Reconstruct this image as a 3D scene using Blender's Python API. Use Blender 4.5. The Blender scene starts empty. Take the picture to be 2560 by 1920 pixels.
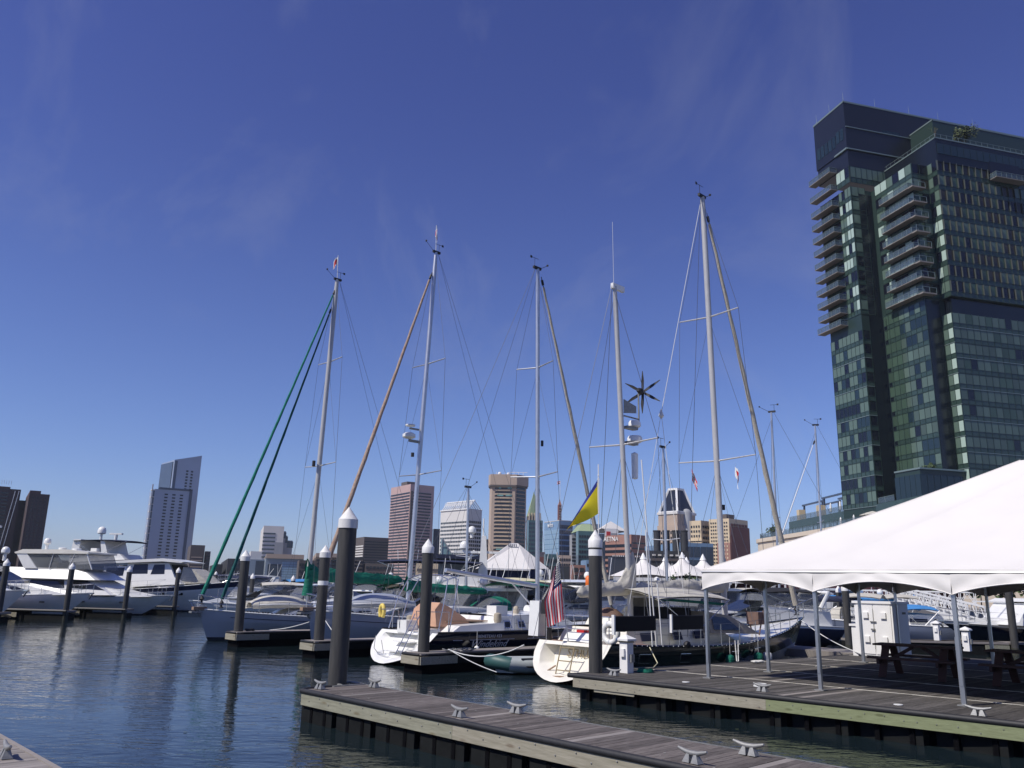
import bpy, bmesh, math, random
from mathutils import Vector, Matrix
random.seed(7)
R = math.radians
sc = bpy.context.scene
col = sc.collection

# ------------------------------------------------------------------ camera
FPX = 2050.0; CXP, CYP = 1280.0, 960.0
TH = math.atan(509 / FPX); RO = 0.0228; ZC = 2.75
fwd = Vector((0, math.cos(TH), math.sin(TH)))
r0 = Vector((1, 0, 0)); u0 = r0.cross(fwd)
cr = r0 * math.cos(RO) + u0 * math.sin(RO)
cu = -r0 * math.sin(RO) + u0 * math.cos(RO)
CAM = Vector((0, 0, ZC))
cd = bpy.data.cameras.new('camera'); cam = bpy.data.objects.new('camera', cd); col.objects.link(cam)
cam.matrix_world = Matrix(((cr.x, cu.x, -fwd.x, 0), (cr.y, cu.y, -fwd.y, 0), (cr.z, cu.z, -fwd.z, ZC), (0, 0, 0, 1)))
cd.sensor_width = 36; cd.lens = 36 * FPX / 2560; cd.clip_start = 0.1; cd.clip_end = 12000
sc.camera = cam

# ------------------------------------------------------------------ sun, sky, exposure
SUNV = Vector((-0.75, -0.43, 1.0)).normalized()
sun_el = math.asin(SUNV.z); sun_az = math.atan2(SUNV.x, SUNV.y)
world = bpy.data.worlds.new('World'); sc.world = world; world.use_nodes = True
nt = world.node_tree; nt.nodes.clear()
def N(t, k, **kw):
    n = t.nodes.new(k)
    for a, b in kw.items(): setattr(n, a, b)
    return n
sky = N(nt, 'ShaderNodeTexSky', sky_type='NISHITA'); sky.sun_disc = False
sky.sun_elevation = sun_el; sky.sun_rotation = sun_az
sky.altitude = 10; sky.air_density = 1.0; sky.dust_density = 0.25; sky.ozone_density = 3.0
bg = N(nt, 'ShaderNodeBackground'); bg.inputs[1].default_value = 0.077
tint = N(nt, 'ShaderNodeMix', data_type='RGBA', blend_type='MULTIPLY'); tint.inputs[0].default_value = 1.0
nt.links.new(sky.outputs[0], tint.inputs[6])
tcs = N(nt, 'ShaderNodeTexCoord'); sx = N(nt, 'ShaderNodeSeparateXYZ'); nt.links.new(tcs.outputs['Generated'], sx.inputs[0])
grad = N(nt, 'ShaderNodeMapRange', interpolation_type='SMOOTHSTEP'); grad.inputs[1].default_value = -0.02; grad.inputs[2].default_value = 0.62
nt.links.new(sx.outputs[2], grad.inputs[0])
gm = N(nt, 'ShaderNodeMix', data_type='RGBA'); gm.inputs[6].default_value = (0.95, 1.05, 1.50, 1); gm.inputs[7].default_value = (0.76, 0.71, 1.34, 1)
nt.links.new(grad.outputs[0], gm.inputs[0]); nt.links.new(gm.outputs[2], tint.inputs[7])
# thin cirrus wisps high in the sky
tc = N(nt, 'ShaderNodeTexCoord'); mp = N(nt, 'ShaderNodeMapping'); mp.inputs['Scale'].default_value = (2.2, 2.2, 1.5); mp.inputs['Rotation'].default_value = (0.3, 0.5, 0.6)
no = N(nt, 'ShaderNodeTexNoise'); no.inputs['Scale'].default_value = 1.9; no.inputs['Detail'].default_value = 7; no.inputs['Roughness'].default_value = 0.62; no.inputs['Distortion'].default_value = 0.7
rp = N(nt, 'ShaderNodeMapRange'); rp.inputs[1].default_value = 0.55; rp.inputs[2].default_value = 0.85; rp.inputs[3].default_value = 0; rp.inputs[4].default_value = 0.2
nt.links.new(tc.outputs['Generated'], mp.inputs[0]); nt.links.new(mp.outputs[0], no.inputs[0]); nt.links.new(no.outputs[0], rp.inputs[0])
cm = N(nt, 'ShaderNodeMix', data_type='RGBA'); cm.inputs[7].default_value = (5.2, 5.6, 6.8, 1)
nt.links.new(rp.outputs[0], cm.inputs[0]); nt.links.new(tint.outputs[2], cm.inputs[6])
nt.links.new(cm.outputs[2], bg.inputs[0])
wo = N(nt, 'ShaderNodeOutputWorld'); nt.links.new(bg.outputs[0], wo.inputs[0])
sl = bpy.data.lights.new('sun', 'SUN'); sl.energy = 4.4; sl.angle = R(0.53); sl.color = (1, 0.95, 0.87)
so = bpy.data.objects.new('sun', sl); col.objects.link(so); so.rotation_euler = SUNV.to_track_quat('Z', 'Y').to_euler()
sc.view_settings.view_transform = 'Standard'; sc.view_settings.look = 'None'
sc.view_settings.exposure = 0.0; sc.view_settings.gamma = 1.0; sc.view_settings.use_curve_mapping = False
sc.render.engine = 'CYCLES'
sc.cycles.max_bounces = 6; sc.cycles.transparent_max_bounces = 12; sc.cycles.caustics_reflective = False; sc.cycles.caustics_refractive = False

# ------------------------------------------------------------------ pixel <-> place
def ray(x, y): return fwd * FPX + cr * (x - CXP) + cu * (CYP - y)
def Pz(x, y, z):
    d = ray(x, y); return CAM + d * ((z - ZC) / d.z)
def Py(x, y, Y):
    d = ray(x, y); return CAM + d * (Y / d.y)
def projx(p):
    d = Vector(p) - CAM; return CXP + FPX * d.dot(cr) / d.dot(fwd)
AF = R(43.5)
FD = Vector((math.cos(AF), math.sin(AF), 0)); SD = Vector((-math.sin(AF), math.cos(AF), 0))
def W(t, s, z=0.0): return FD * t + SD * s + Vector((0, 0, z))
def TS(p): return p.dot(FD), p.dot(SD)
def pls(x, y, s):
    d = ray(x, y); p = CAM + d * ((s - CAM.dot(SD)) / d.dot(SD)); return p.dot(FD), p.z
DZ = 0.62

# ------------------------------------------------------------------ materials
MATS = {}
def mat(name, c, rough=0.5, metal=0.0, spec=0.5, var=0.0, vs=3.0, bump=0.0, bs=20.0, rnd=0.0, alpha=1.0, stretch=(1, 1, 1), emit=None, coat=0.0, c2=None, obj_off=False, det=5, thr=None):
    if name in MATS: return MATS[name]
    m = bpy.data.materials.new(name); m.use_nodes = True; t = m.node_tree
    b = t.nodes['Principled BSDF']
    b.inputs['Base Color'].default_value = (*c, 1); b.inputs['Roughness'].default_value = rough
    b.inputs['Metallic'].default_value = metal; b.inputs['Specular IOR Level'].default_value = spec
    b.inputs['Coat Weight'].default_value = coat
    if alpha < 1: b.inputs['Alpha'].default_value = alpha
    if emit: b.inputs['Emission Color'].default_value = (*emit[0], 1); b.inputs['Emission Strength'].default_value = emit[1]
    src = None
    co = N(t, 'ShaderNodeTexCoord'); mpp = N(t, 'ShaderNodeMapping'); mpp.inputs['Scale'].default_value = stretch
    t.links.new(co.outputs['Object'], mpp.inputs[0])
    if rnd or obj_off:
        oi = N(t, 'ShaderNodeObjectInfo')
        if obj_off:
            mu = N(t, 'ShaderNodeMath', operation='MULTIPLY'); mu.inputs[1].default_value = 173.0
            t.links.new(oi.outputs['Random'], mu.inputs[0]); cx = N(t, 'ShaderNodeCombineXYZ')
            for i in range(3): t.links.new(mu.outputs[0], cx.inputs[i])
            t.links.new(cx.outputs[0], mpp.inputs['Location'])
    if var or c2:
        n = N(t, 'ShaderNodeTexNoise'); n.inputs['Scale'].default_value = vs; n.inputs['Detail'].default_value = det; n.inputs['Roughness'].default_value = 0.6
        t.links.new(mpp.outputs[0], n.inputs[0])
        mr = N(t, 'ShaderNodeMapRange'); lo, hi = thr or (0.3, 0.7); mr.inputs[1].default_value = lo; mr.inputs[2].default_value = hi
        t.links.new(n.outputs[0], mr.inputs[0])
        mx = N(t, 'ShaderNodeMix', data_type='RGBA')
        d = c2 or tuple(v * (1 - var) for v in c); e = c if c2 else tuple(min(1, v * (1 + var)) for v in c)
        mx.inputs[6].default_value = (*e, 1); mx.inputs[7].default_value = (*d, 1)
        t.links.new(mr.outputs[0], mx.inputs[0]); src = mx.outputs[2]
    if rnd:
        mr2 = N(t, 'ShaderNodeMapRange'); mr2.inputs[3].default_value = 1 - rnd; mr2.inputs[4].default_value = 1 + rnd
        t.links.new(oi.outputs['Random'], mr2.inputs[0])
        mm = N(t, 'ShaderNodeMix', data_type='RGBA', blend_type='MULTIPLY'); mm.inputs[0].default_value = 1
        if src: t.links.new(src, mm.inputs[6])
        else: mm.inputs[6].default_value = (*c, 1)
        t.links.new(mr2.outputs[0], mm.inputs[7]); src = mm.outputs[2]
    if src: t.links.new(src, b.inputs['Base Color'])
    if bump:
        n2 = N(t, 'ShaderNodeTexNoise'); n2.inputs['Scale'].default_value = bs; n2.inputs['Detail'].default_value = 4
        t.links.new(mpp.outputs[0], n2.inputs[0]); bp = N(t, 'ShaderNodeBump'); bp.inputs['Strength'].default_value = 1.0; bp.inputs['Distance'].default_value = bump
        t.links.new(n2.outputs[0], bp.inputs['Height']); t.links.new(bp.outputs[0], b.inputs['Normal'])
    MATS[name] = m; return m
M = {}
M['gel'] = mat('white_gelcoat', (0.78, 0.775, 0.74), 0.28, var=0.05, vs=2, coat=0.2)
M['cream'] = mat('cream_gelcoat', (0.76, 0.73, 0.64), 0.3, var=0.05, vs=2, coat=0.2)
M['hullgrey'] = mat('grey_and_shaded_white_paint', (0.40, 0.42, 0.45), 0.25, var=0.06, vs=1.2, coat=0.3)  # on the white hulls this grey puts their shade into the colour
M['navy'] = mat('navy_gelcoat', (0.008, 0.012, 0.028), 0.12, coat=0.6, var=0.3, vs=1)
M['black'] = mat('black_rubber', (0.018, 0.018, 0.02), 0.6, var=0.2, vs=8, bump=0.002, bs=60)
M['boot'] = mat('dark_antifouling', (0.015, 0.02, 0.03), 0.7, var=0.3, vs=4)
M['green_stripe'] = mat('dark_green_gelcoat', (0.012, 0.024, 0.026), 0.2, coat=0.5)
M['alu'] = mat('mast_aluminium', (0.55, 0.56, 0.58), 0.35, metal=0.75, var=0.08, vs=3)
M['mastw'] = mat('painted_mast', (0.46, 0.455, 0.45), 0.35, metal=0.1, var=0.06, vs=3)
M['steel'] = mat('stainless_steel', (0.6, 0.6, 0.6), 0.25, metal=0.9)
M['wire'] = mat('rigging_wire', (0.10, 0.11, 0.14), 0.5, metal=0.3)
M['wirew'] = mat('pale_rope', (0.6, 0.6, 0.58), 0.8)
M['darkglass'] = mat('tinted_window', (0.012, 0.014, 0.018), 0.06, spec=0.6)
M['vinyl'] = mat('clear_vinyl', (0.20, 0.21, 0.22), 0.12, alpha=0.52)
M['canvas_tan'] = mat('tan_canvas', (0.40, 0.35, 0.27), 0.85, var=0.12, vs=3, bump=0.03, bs=3.0)
M['canvas_cream'] = mat('pale_canvas', (0.50, 0.475, 0.41), 0.85, var=0.1, vs=3, bump=0.04, bs=5.0)
M['canvas_green'] = mat('green_canvas', (0.0, 0.135, 0.085), 0.8, var=0.25, vs=4, bump=0.04, bs=5.0, stretch=(1, 1, 2.5))
M['canvas_navy'] = mat('navy_canvas', (0.012, 0.018, 0.05), 0.85, var=0.2, vs=3, bump=0.02, bs=4.0)
M['canvas_blue'] = mat('blue_canvas', (0.05, 0.22, 0.5), 0.85, var=0.15, vs=3, bump=0.02, bs=4.0)
M['canvas_black'] = mat('black_canvas', (0.015, 0.015, 0.018), 0.85, var=0.2, vs=3, bump=0.02, bs=4.0)
M['canvas_yellow'] = mat('pale_yellow_canvas', (0.62, 0.58, 0.38), 0.85, var=0.1, vs=3, bump=0.02, bs=4.0)
M['canvas_brown'] = mat('brown_canvas', (0.16, 0.10, 0.08), 0.85, var=0.2, vs=3, bump=0.02, bs=4.0)
M['canvas_peach'] = mat('peach_canvas', (0.50, 0.29, 0.19), 0.85, var=0.1, vs=3, bump=0.02, bs=3.0)
M['sail_tan'] = mat('furled_tan_sailcloth', (0.46, 0.38, 0.30), 0.85, c2=(0.30, 0.17, 0.12), vs=2.5, stretch=(6, 6, 1.2), bump=0.03, bs=6)
M['sail_grey'] = mat('furled_grey_sailcloth', (0.48, 0.44, 0.36), 0.85, var=0.15, vs=2.5, stretch=(6, 6, 1.2), bump=0.03, bs=6)
M['sail_green'] = mat('furled_green_sailcloth', (0.0, 0.16, 0.11), 0.85, var=0.25, vs=4, bump=0.02, bs=6)
M['sail_dgreen'] = mat('furled_dark_green_sailcloth', (0.0, 0.075, 0.075), 0.85, var=0.25, vs=4, bump=0.02, bs=6)
M['pile'] = mat('dark_piling_sleeve', (0.040, 0.039, 0.037), 0.6, c2=(0.068, 0.064, 0.058), thr=(.42, .72), vs=3.5, stretch=(3, 3, 0.35), bump=0.004, bs=8)
M['weed'] = mat('weedy_waterline', (0.028, 0.032, 0.02), 0.9, c2=(0.05, 0.05, 0.04), vs=14, bump=0.01, bs=30)
M['cap'] = mat('white_piling_cap', (0.78, 0.78, 0.76), 0.4, var=0.04, vs=5)
M['capd'] = mat('weathered_piling_cap', (0.74, 0.73, 0.70), 0.5, c2=(0.50, 0.48, 0.43), thr=(.5, .85), vs=5, stretch=(4, 4, .6))
M['galv'] = mat('galvanised_metal', (0.27, 0.27, 0.26), 0.55, metal=0.5, var=0.2, vs=12, bump=0.002, bs=40)
M['plank'] = mat('weathered_brown_planks', (0.185, 0.163, 0.150), 0.85, spec=.3, c2=(0.068, 0.057, 0.052), vs=6, stretch=(0.7, 9, 9), rnd=0.32, obj_off=True, bump=0.004, bs=14)
M['plankg'] = mat('weathered_grey_planks', (0.130, 0.120, 0.112), 0.88, spec=.2, c2=(0.048, 0.045, 0.043), vs=6, stretch=(0.6, 9, 9), rnd=0.36, obj_off=True, bump=0.004, bs=14)
M['plankl'] = mat('bleached_planks', (0.30, 0.27, 0.245), 0.82, c2=(0.2, 0.18, 0.165), vs=6, stretch=(0.6, 9, 9), rnd=0.2, obj_off=True, bump=0.004, bs=14)
def woodmat(name, a, b_, c_):
    m = mat(name, a, 0.8, c2=b_, vs=3.0, stretch=(9, 0.7, 9), obj_off=True, bump=0.003, bs=10)
    t = m.node_tree; b = t.nodes['Principled BSDF']; lk = b.inputs['Base Color'].links[0]; old = lk.from_socket
    co = N(t, 'ShaderNodeTexCoord'); mp_ = N(t, 'ShaderNodeMapping'); mp_.inputs['Scale'].default_value = (6, 1.6, 6)
    t.links.new(co.outputs['Object'], mp_.inputs[0])
    v = N(t, 'ShaderNodeTexVoronoi'); v.inputs['Scale'].default_value = 1.0; t.links.new(mp_.outputs[0], v.inputs[0])
    r_ = N(t, 'ShaderNodeMapRange'); r_.inputs[1].default_value = 0.10; r_.inputs[2].default_value = 0.22; r_.inputs[3].default_value = 0.75; r_.inputs[4].default_value = 0.0
    t.links.new(v.outputs['Distance'], r_.inputs[0])
    wv = N(t, 'ShaderNodeMix', data_type='RGBA'); wv.inputs[7].default_value = (*c_, 1)
    t.links.new(r_.outputs[0], wv.inputs[0]); t.links.new(old, wv.inputs[6]); t.links.new(wv.outputs[2], b.inputs['Base Color'])
    return m
M['fasc_y'] = woodmat('yellow_green_fascia_board', (0.31, 0.305, 0.225), (0.20, 0.195, 0.14), (0.16, 0.13, 0.07))
M['fasc_b'] = woodmat('beige_fascia_board', (0.36, 0.33, 0.255), (0.24, 0.22, 0.16), (0.15, 0.11, 0.07))
M['fasc_g'] = woodmat('green_fascia_board', (0.25, 0.28, 0.15), (0.18, 0.20, 0.10), (0.09, 0.10, 0.04))
M['float'] = mat('dark_casing_and_board_shadow', (0.010, 0.011, 0.011), 0.8, spec=.15, var=0.4, vs=2.5, bump=0.006, bs=5)
M['floatd'] = mat('black_float_and_gap_shade', (0.004, 0.004, 0.005), 0.9, spec=.05)
M['tentw'] = mat('white_tent_vinyl', (0.74, 0.71, 0.665), 0.55, var=0.035, vs=.6)
M['tentp'] = mat('tent_pole_aluminium', (0.42, 0.43, 0.44), 0.35, metal=0.8)
M['solar'] = mat('solar_panel_black', (0.008, 0.009, 0.014), 0.55, spec=.15)
M['redwood'] = mat('dark_red_stained_wood', (0.10, 0.045, 0.035), 0.7, c2=(0.06, 0.028, 0.022), vs=5, stretch=(0.6, 8, 8), bump=0.002, bs=12)
M['teak'] = mat('teak_wood', (0.30, 0.20, 0.13), 0.7, var=0.2, vs=6, stretch=(0.5, 8, 8))
M['cabw'] = mat('white_painted_cabinet', (0.80, 0.79, 0.77), 0.4, var=0.02, vs=2)
M['red'] = mat('red_plastic', (0.5, 0.02, 0.02), 0.5)
M['orange'] = mat('orange_plastic', (0.75, 0.16, 0.02), 0.5)
M['yellow'] = mat('yellow_foam', (0.75, 0.58, 0.14), 0.7, var=0.15, vs=6, bump=0.01, bs=12)
M['greyrub'] = mat('grey_inflatable_rubber', (0.44, 0.48, 0.47), 0.5, var=0.08, vs=4)
M['greenrub'] = mat('green_inflatable_rubber', (0.03, 0.09, 0.085), 0.5)
M['leaf'] = mat('leaf_green', (0.045, 0.075, 0.025), 0.7, rnd=0.2, var=0.4, vs=8)
M['leaf2'] = mat('leaf_olive', (0.075, 0.095, 0.03), 0.7, var=0.4, vs=8)
M['bark'] = mat('tree_bark', (0.10, 0.08, 0.06), 0.9, var=0.3, vs=10)
M['letter'] = mat('dark_lettering', (0.10, 0.09, 0.07), 0.5)
M['lettergrey'] = mat('silver_lettering', (0.62, 0.64, 0.68), 0.4)
M['gold'] = mat('gold_lettering', (0.28, 0.22, 0.12), 0.5)

# ------------------------------------------------------------------ mesh helper
class MB:
    def __init__(s): s.v = []; s.f = []; s.m = []
    def add(s, vs, fs, mi=0):
        o = len(s.v); s.v += [tuple(v) for v in vs]; s.f += [tuple(i + o for i in f) for f in fs]; s.m += [mi] * len(fs); return s
    def box(s, x0, x1, y0, y1, z0, z1, mi=0):
        return s.add([(x0, y0, z0), (x1, y0, z0), (x1, y1, z0), (x0, y1, z0), (x0, y0, z1), (x1, y0, z1), (x1, y1, z1), (x0, y1, z1)],
                     [(0, 3, 2, 1), (4, 5, 6, 7), (0, 1, 5, 4), (1, 2, 6, 5), (2, 3, 7, 6), (3, 0, 4, 7)], mi)
    def bar(s, p0, p1, w, h, mi=0, up=(0, 0, 1)):
        p0 = Vector(p0); p1 = Vector(p1); d = (p1 - p0).normalized(); a = d.cross(Vector(up))
        if a.length < 1e-3: a = d.cross(Vector((0, 1, 0)))
        a.normalize(); b = a.cross(d); a = a * w / 2; b = b * h / 2
        vs = [p0 - a - b, p0 + a - b, p0 + a + b, p0 - a + b, p1 - a - b, p1 + a - b, p1 + a + b, p1 - a + b]
        return s.add(vs, [(0, 1, 2, 3), (7, 6, 5, 4), (0, 4, 5, 1), (1, 5, 6, 2), (2, 6, 7, 3), (3, 7, 4, 0)], mi)
    def tube(s, p0, p1, r, r1=None, n=8, mi=0, sx=1.0):
        return s.path([p0, p1], [r, r if r1 is None else r1], n, mi, sx)
    def path(s, pts, r, n=8, mi=0, sx=1.0, caps=True):
        pts = [Vector(p) for p in pts]; k = len(pts)
        if not isinstance(r, (list, tuple)): r = [r] * k
        o = len(s.v); prev = None
        for i, p in enumerate(pts):
            d = (pts[min(i + 1, k - 1)] - pts[max(i - 1, 0)])
            d = d.normalized() if d.length > 1e-6 else Vector((0, 0, 1))
            if prev is None:
                a = d.cross(Vector((0, 0, 1)))
                if a.length < 0.05: a = d.cross(Vector((0, 1, 0)))
            else: a = prev - d * prev.dot(d)
            a.normalize(); prev = a; b = d.cross(a)
            for j in range(n):
                q = 2 * math.pi * j / n; s.v.append(tuple(p + a * (math.cos(q) * r[i] * sx) + b * (math.sin(q) * r[i])))
        for i in range(k - 1):
            for j in range(n):
                s.f.append((o + i * n + j, o + i * n + (j + 1) % n, o + (i + 1) * n + (j + 1) % n, o + (i + 1) * n + j)); s.m.append(mi)
        if caps:
            s.f.append(tuple(o + j for j in range(n - 1, -1, -1))); s.m.append(mi)
            s.f.append(tuple(o + (k - 1) * n + j for j in range(n))); s.m.append(mi)
        return s
    def lathe(s, prof, c=(0, 0, 0), n=20, mi=0, sy=1.0):
        o = len(s.v); k = len(prof)
        for r, z in prof:
            for j in range(n):
                q = 2 * math.pi * j / n; s.v.append((c[0] + r * math.cos(q), c[1] + r * math.sin(q) * sy, c[2] + z))
        for i in range(k - 1):
            for j in range(n):
                s.f.append((o + i * n + j, o + i * n + (j + 1) % n, o + (i + 1) * n + (j + 1) % n, o + (i + 1) * n + j)); s.m.append(mi)
        s.f.append(tuple(o + j for j in range(n - 1, -1, -1))); s.m.append(mi)
        s.f.append(tuple(o + (k - 1) * n + j for j in range(n))); s.m.append(mi)
        return s
    def grid(s, nx, ny, fn, mi=0):
        o = len(s.v)
        for i in range(nx + 1):
            for j in range(ny + 1): s.v.append(tuple(fn(i / nx, j / ny)))
        for i in range(nx):
            for j in range(ny):
                a = o + i * (ny + 1) + j; s.f.append((a, a + ny + 1, a + ny + 2, a + 1)); s.m.append(mi(i, j) if callable(mi) else mi)
        return s
    def prism(s, poly, z0, z1, mi=0):
        n = len(poly); vs = [(p[0], p[1], z0) for p in poly] + [(p[0], p[1], z1) for p in poly]
        return s.add(vs, [tuple(range(n - 1, -1, -1)), tuple(range(n, 2 * n))] + [(i, (i + 1) % n, n + (i + 1) % n, n + i) for i in range(n)], mi)
    def prof(s, pts, w, mi=0):
        # side profile (x,z) given a half width w (number or function of x,z)
        f = w if callable(w) else (lambda x, z: w)
        n = len(pts); vs = [(x, f(x, z), z) for x, z in pts] + [(x, -f(x, z), z) for x, z in pts]
        return s.add(vs, [tuple(range(n)), tuple(range(2 * n - 1, n - 1, -1))] + [(i, n + i, n + (i + 1) % n, (i + 1) % n) for i in range(n)], mi)
    def ball(s, c, r, n=10, mi=0, sz=1.0):
        k = n // 2; return s.lathe([(r * math.sin(math.pi * i / k) + 1e-4, -r * sz * math.cos(math.pi * i / k)) for i in range(k + 1)], c, n, mi)
    def mesh(s, name, mats, smooth=None):
        me = bpy.data.meshes.new(name); me.from_pydata(s.v, [], s.f)
        for m_ in (mats if isinstance(mats, (list, tuple)) else [mats]): me.materials.append(M[m_] if isinstance(m_, str) else m_)
        if any(s.m): me.polygons.foreach_set('material_index', s.m)
        bm = bmesh.new(); bm.from_mesh(me); bmesh.ops.recalc_face_normals(bm, faces=bm.faces); bm.to_mesh(me); bm.free()
        if smooth:
            me.polygons.foreach_set('use_smooth', [True] * len(me.polygons)); me.set_sharp_from_angle(angle=R(smooth))
        me.update(); return me
def link(name, me, parent=None, loc=None, rz=0, scale=None):
    o = bpy.data.objects.new(name, me); col.objects.link(o)
    if parent: o.parent = parent
    if loc is not None: o.location = loc
    if rz: o.rotation_euler = (0, 0, rz)
    if scale: o.scale = scale
    return o
def tag(o, label, cat, group=None):
    o['label'] = label; o['category'] = cat
    if group: o['group'] = group
    return o
def thing(name, label, cat, loc=(0, 0, 0), rz=0, group=None):
    o = link(name, None, None, loc, rz); o.empty_display_size = 0.2; return tag(o, label, cat, group)
def part(name, mb, mats, parent, smooth=None, label=None, loc=None, rz=0):
    o = link(name, mb.mesh(name, mats, smooth), parent, loc, rz)
    if label: o['label'] = label
    return o
def solo(name, mb, mats, label, cat, smooth=None, loc=(0, 0, 0), rz=0, group=None):
    return tag(link(name, mb.mesh(name, mats, smooth), None, loc, rz), label, cat, group)
def struct(name, mb, mats, smooth=None, loc=(0, 0, 0), rz=0, kind='structure'):
    o = link(name, mb.mesh(name, mats, smooth), None, loc, rz); o['kind'] = kind; return o
def tree_of(o): return [o] + [c for ch in o.children for c in tree_of(ch)]
def dup(root, loc, rz, label, group=None):
    def cp(o, par):
        c = o.copy(); col.objects.link(c); c.parent = par
        for ch in o.children: cp(ch, c)
        return c
    r = cp(root, None); r.location = loc; r.rotation_euler = (0, 0, rz); r['label'] = label
    if group: r['group'] = group
    return r
def text(name, s, size, m, parent, mtx, shear=0.0, ext=0.004, space=1.0):
    cu_ = bpy.data.curves.new(name, 'FONT'); cu_.body = s; cu_.size = size; cu_.extrude = ext; cu_.shear = shear; cu_.align_x = 'CENTER'; cu_.align_y = 'CENTER'; cu_.space_character = space
    cu_.resolution_u = 3
    to = bpy.data.objects.new(name, cu_); col.objects.link(to)
    dg = bpy.context.evaluated_depsgraph_get(); me = bpy.data.meshes.new_from_object(to.evaluated_get(dg)); me.name = name
    bpy.data.objects.remove(to); me.materials.clear(); me.materials.append(M[m])
    o = link(name, me, parent); o.matrix_local = mtx; return o
def frame(origin, xdir, ydir):
    x = Vector(xdir).normalized(); z = x.cross(Vector(ydir)).normalized(); y = z.cross(x)
    return Matrix(((x.x, y.x, z.x, origin[0]), (x.y, y.y, z.y, origin[1]), (x.z, y.z, z.z, origin[2]), (0, 0, 0, 1)))

# ================================================================== WATER, SHORE
def water():
    m = bpy.data.materials.new('harbour_water'); m.use_nodes = True; t = m.node_tree; b = t.nodes['Principled BSDF']
    b.inputs['Base Color'].default_value = (0.010, 0.018, 0.022, 1); b.inputs['Roughness'].default_value = 0.02; b.inputs['IOR'].default_value = 1.333
    co = N(t, 'ShaderNodeTexCoord'); last = None
    big = N(t, 'ShaderNodeTexNoise'); big.inputs['Scale'].default_value = 0.09; big.inputs['Detail'].default_value = 3; t.links.new(co.outputs['Object'], big.inputs[0])
    ruf = N(t, 'ShaderNodeMapRange'); ruf.inputs[1].default_value = .38; ruf.inputs[2].default_value = .62; ruf.inputs[3].default_value = .28; ruf.inputs[4].default_value = .85; t.links.new(big.outputs[0], ruf.inputs[0])
    for sc_, st, dist, rot in ((0.55, (1, 1.7, 1), 0.045, 0.25), (2.3, (1, 2.2, 1), 0.020, -0.15), (8.0, (1, 1.6, 1), 0.0045, 0.1)):
        mp_ = N(t, 'ShaderNodeMapping'); mp_.inputs['Scale'].default_value = st; mp_.inputs['Rotation'].default_value = (0, 0, rot)
        n = N(t, 'ShaderNodeTexNoise'); n.inputs['Scale'].default_value = sc_; n.inputs['Detail'].default_value = 2.5; n.inputs['Distortion'].default_value = 0.4
        t.links.new(co.outputs['Object'], mp_.inputs[0]); t.links.new(mp_.outputs[0], n.inputs[0])
        bp = N(t, 'ShaderNodeBump'); bp.inputs['Distance'].default_value = dist * 1.0; t.links.new(ruf.outputs[0], bp.inputs['Strength'])
        t.links.new(n.outputs[0], bp.inputs['Height'])
        if last: t.links.new(last.outputs[0], bp.inputs['Normal'])
        last = bp
    t.links.new(last.outputs[0], b.inputs['Normal'])
    mb = MB().add([(-2600, -300, 0), (2600, -300, 0), (2600, 3500, 0), (-2600, 3500, 0)], [(0, 1, 2, 3)])
    struct('water', mb, m)
water()
M['quay'] = mat('quay_stone', (0.28, 0.26, 0.24), 0.85, var=0.2, vs=0.4)
mb = MB().prism([(-900, 330), (-60, 330), (-20, 230), (16, 205), (16, 128), (10, 118), (-9, 118), (-9, 112), (30, 96), (38, 84), (90, 90), (500, 100), (2590, 400), (2590, 3490), (-2590, 3490), (-2590, 800)], -3, 1.5)
struct('ground', mb, 'quay')

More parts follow.
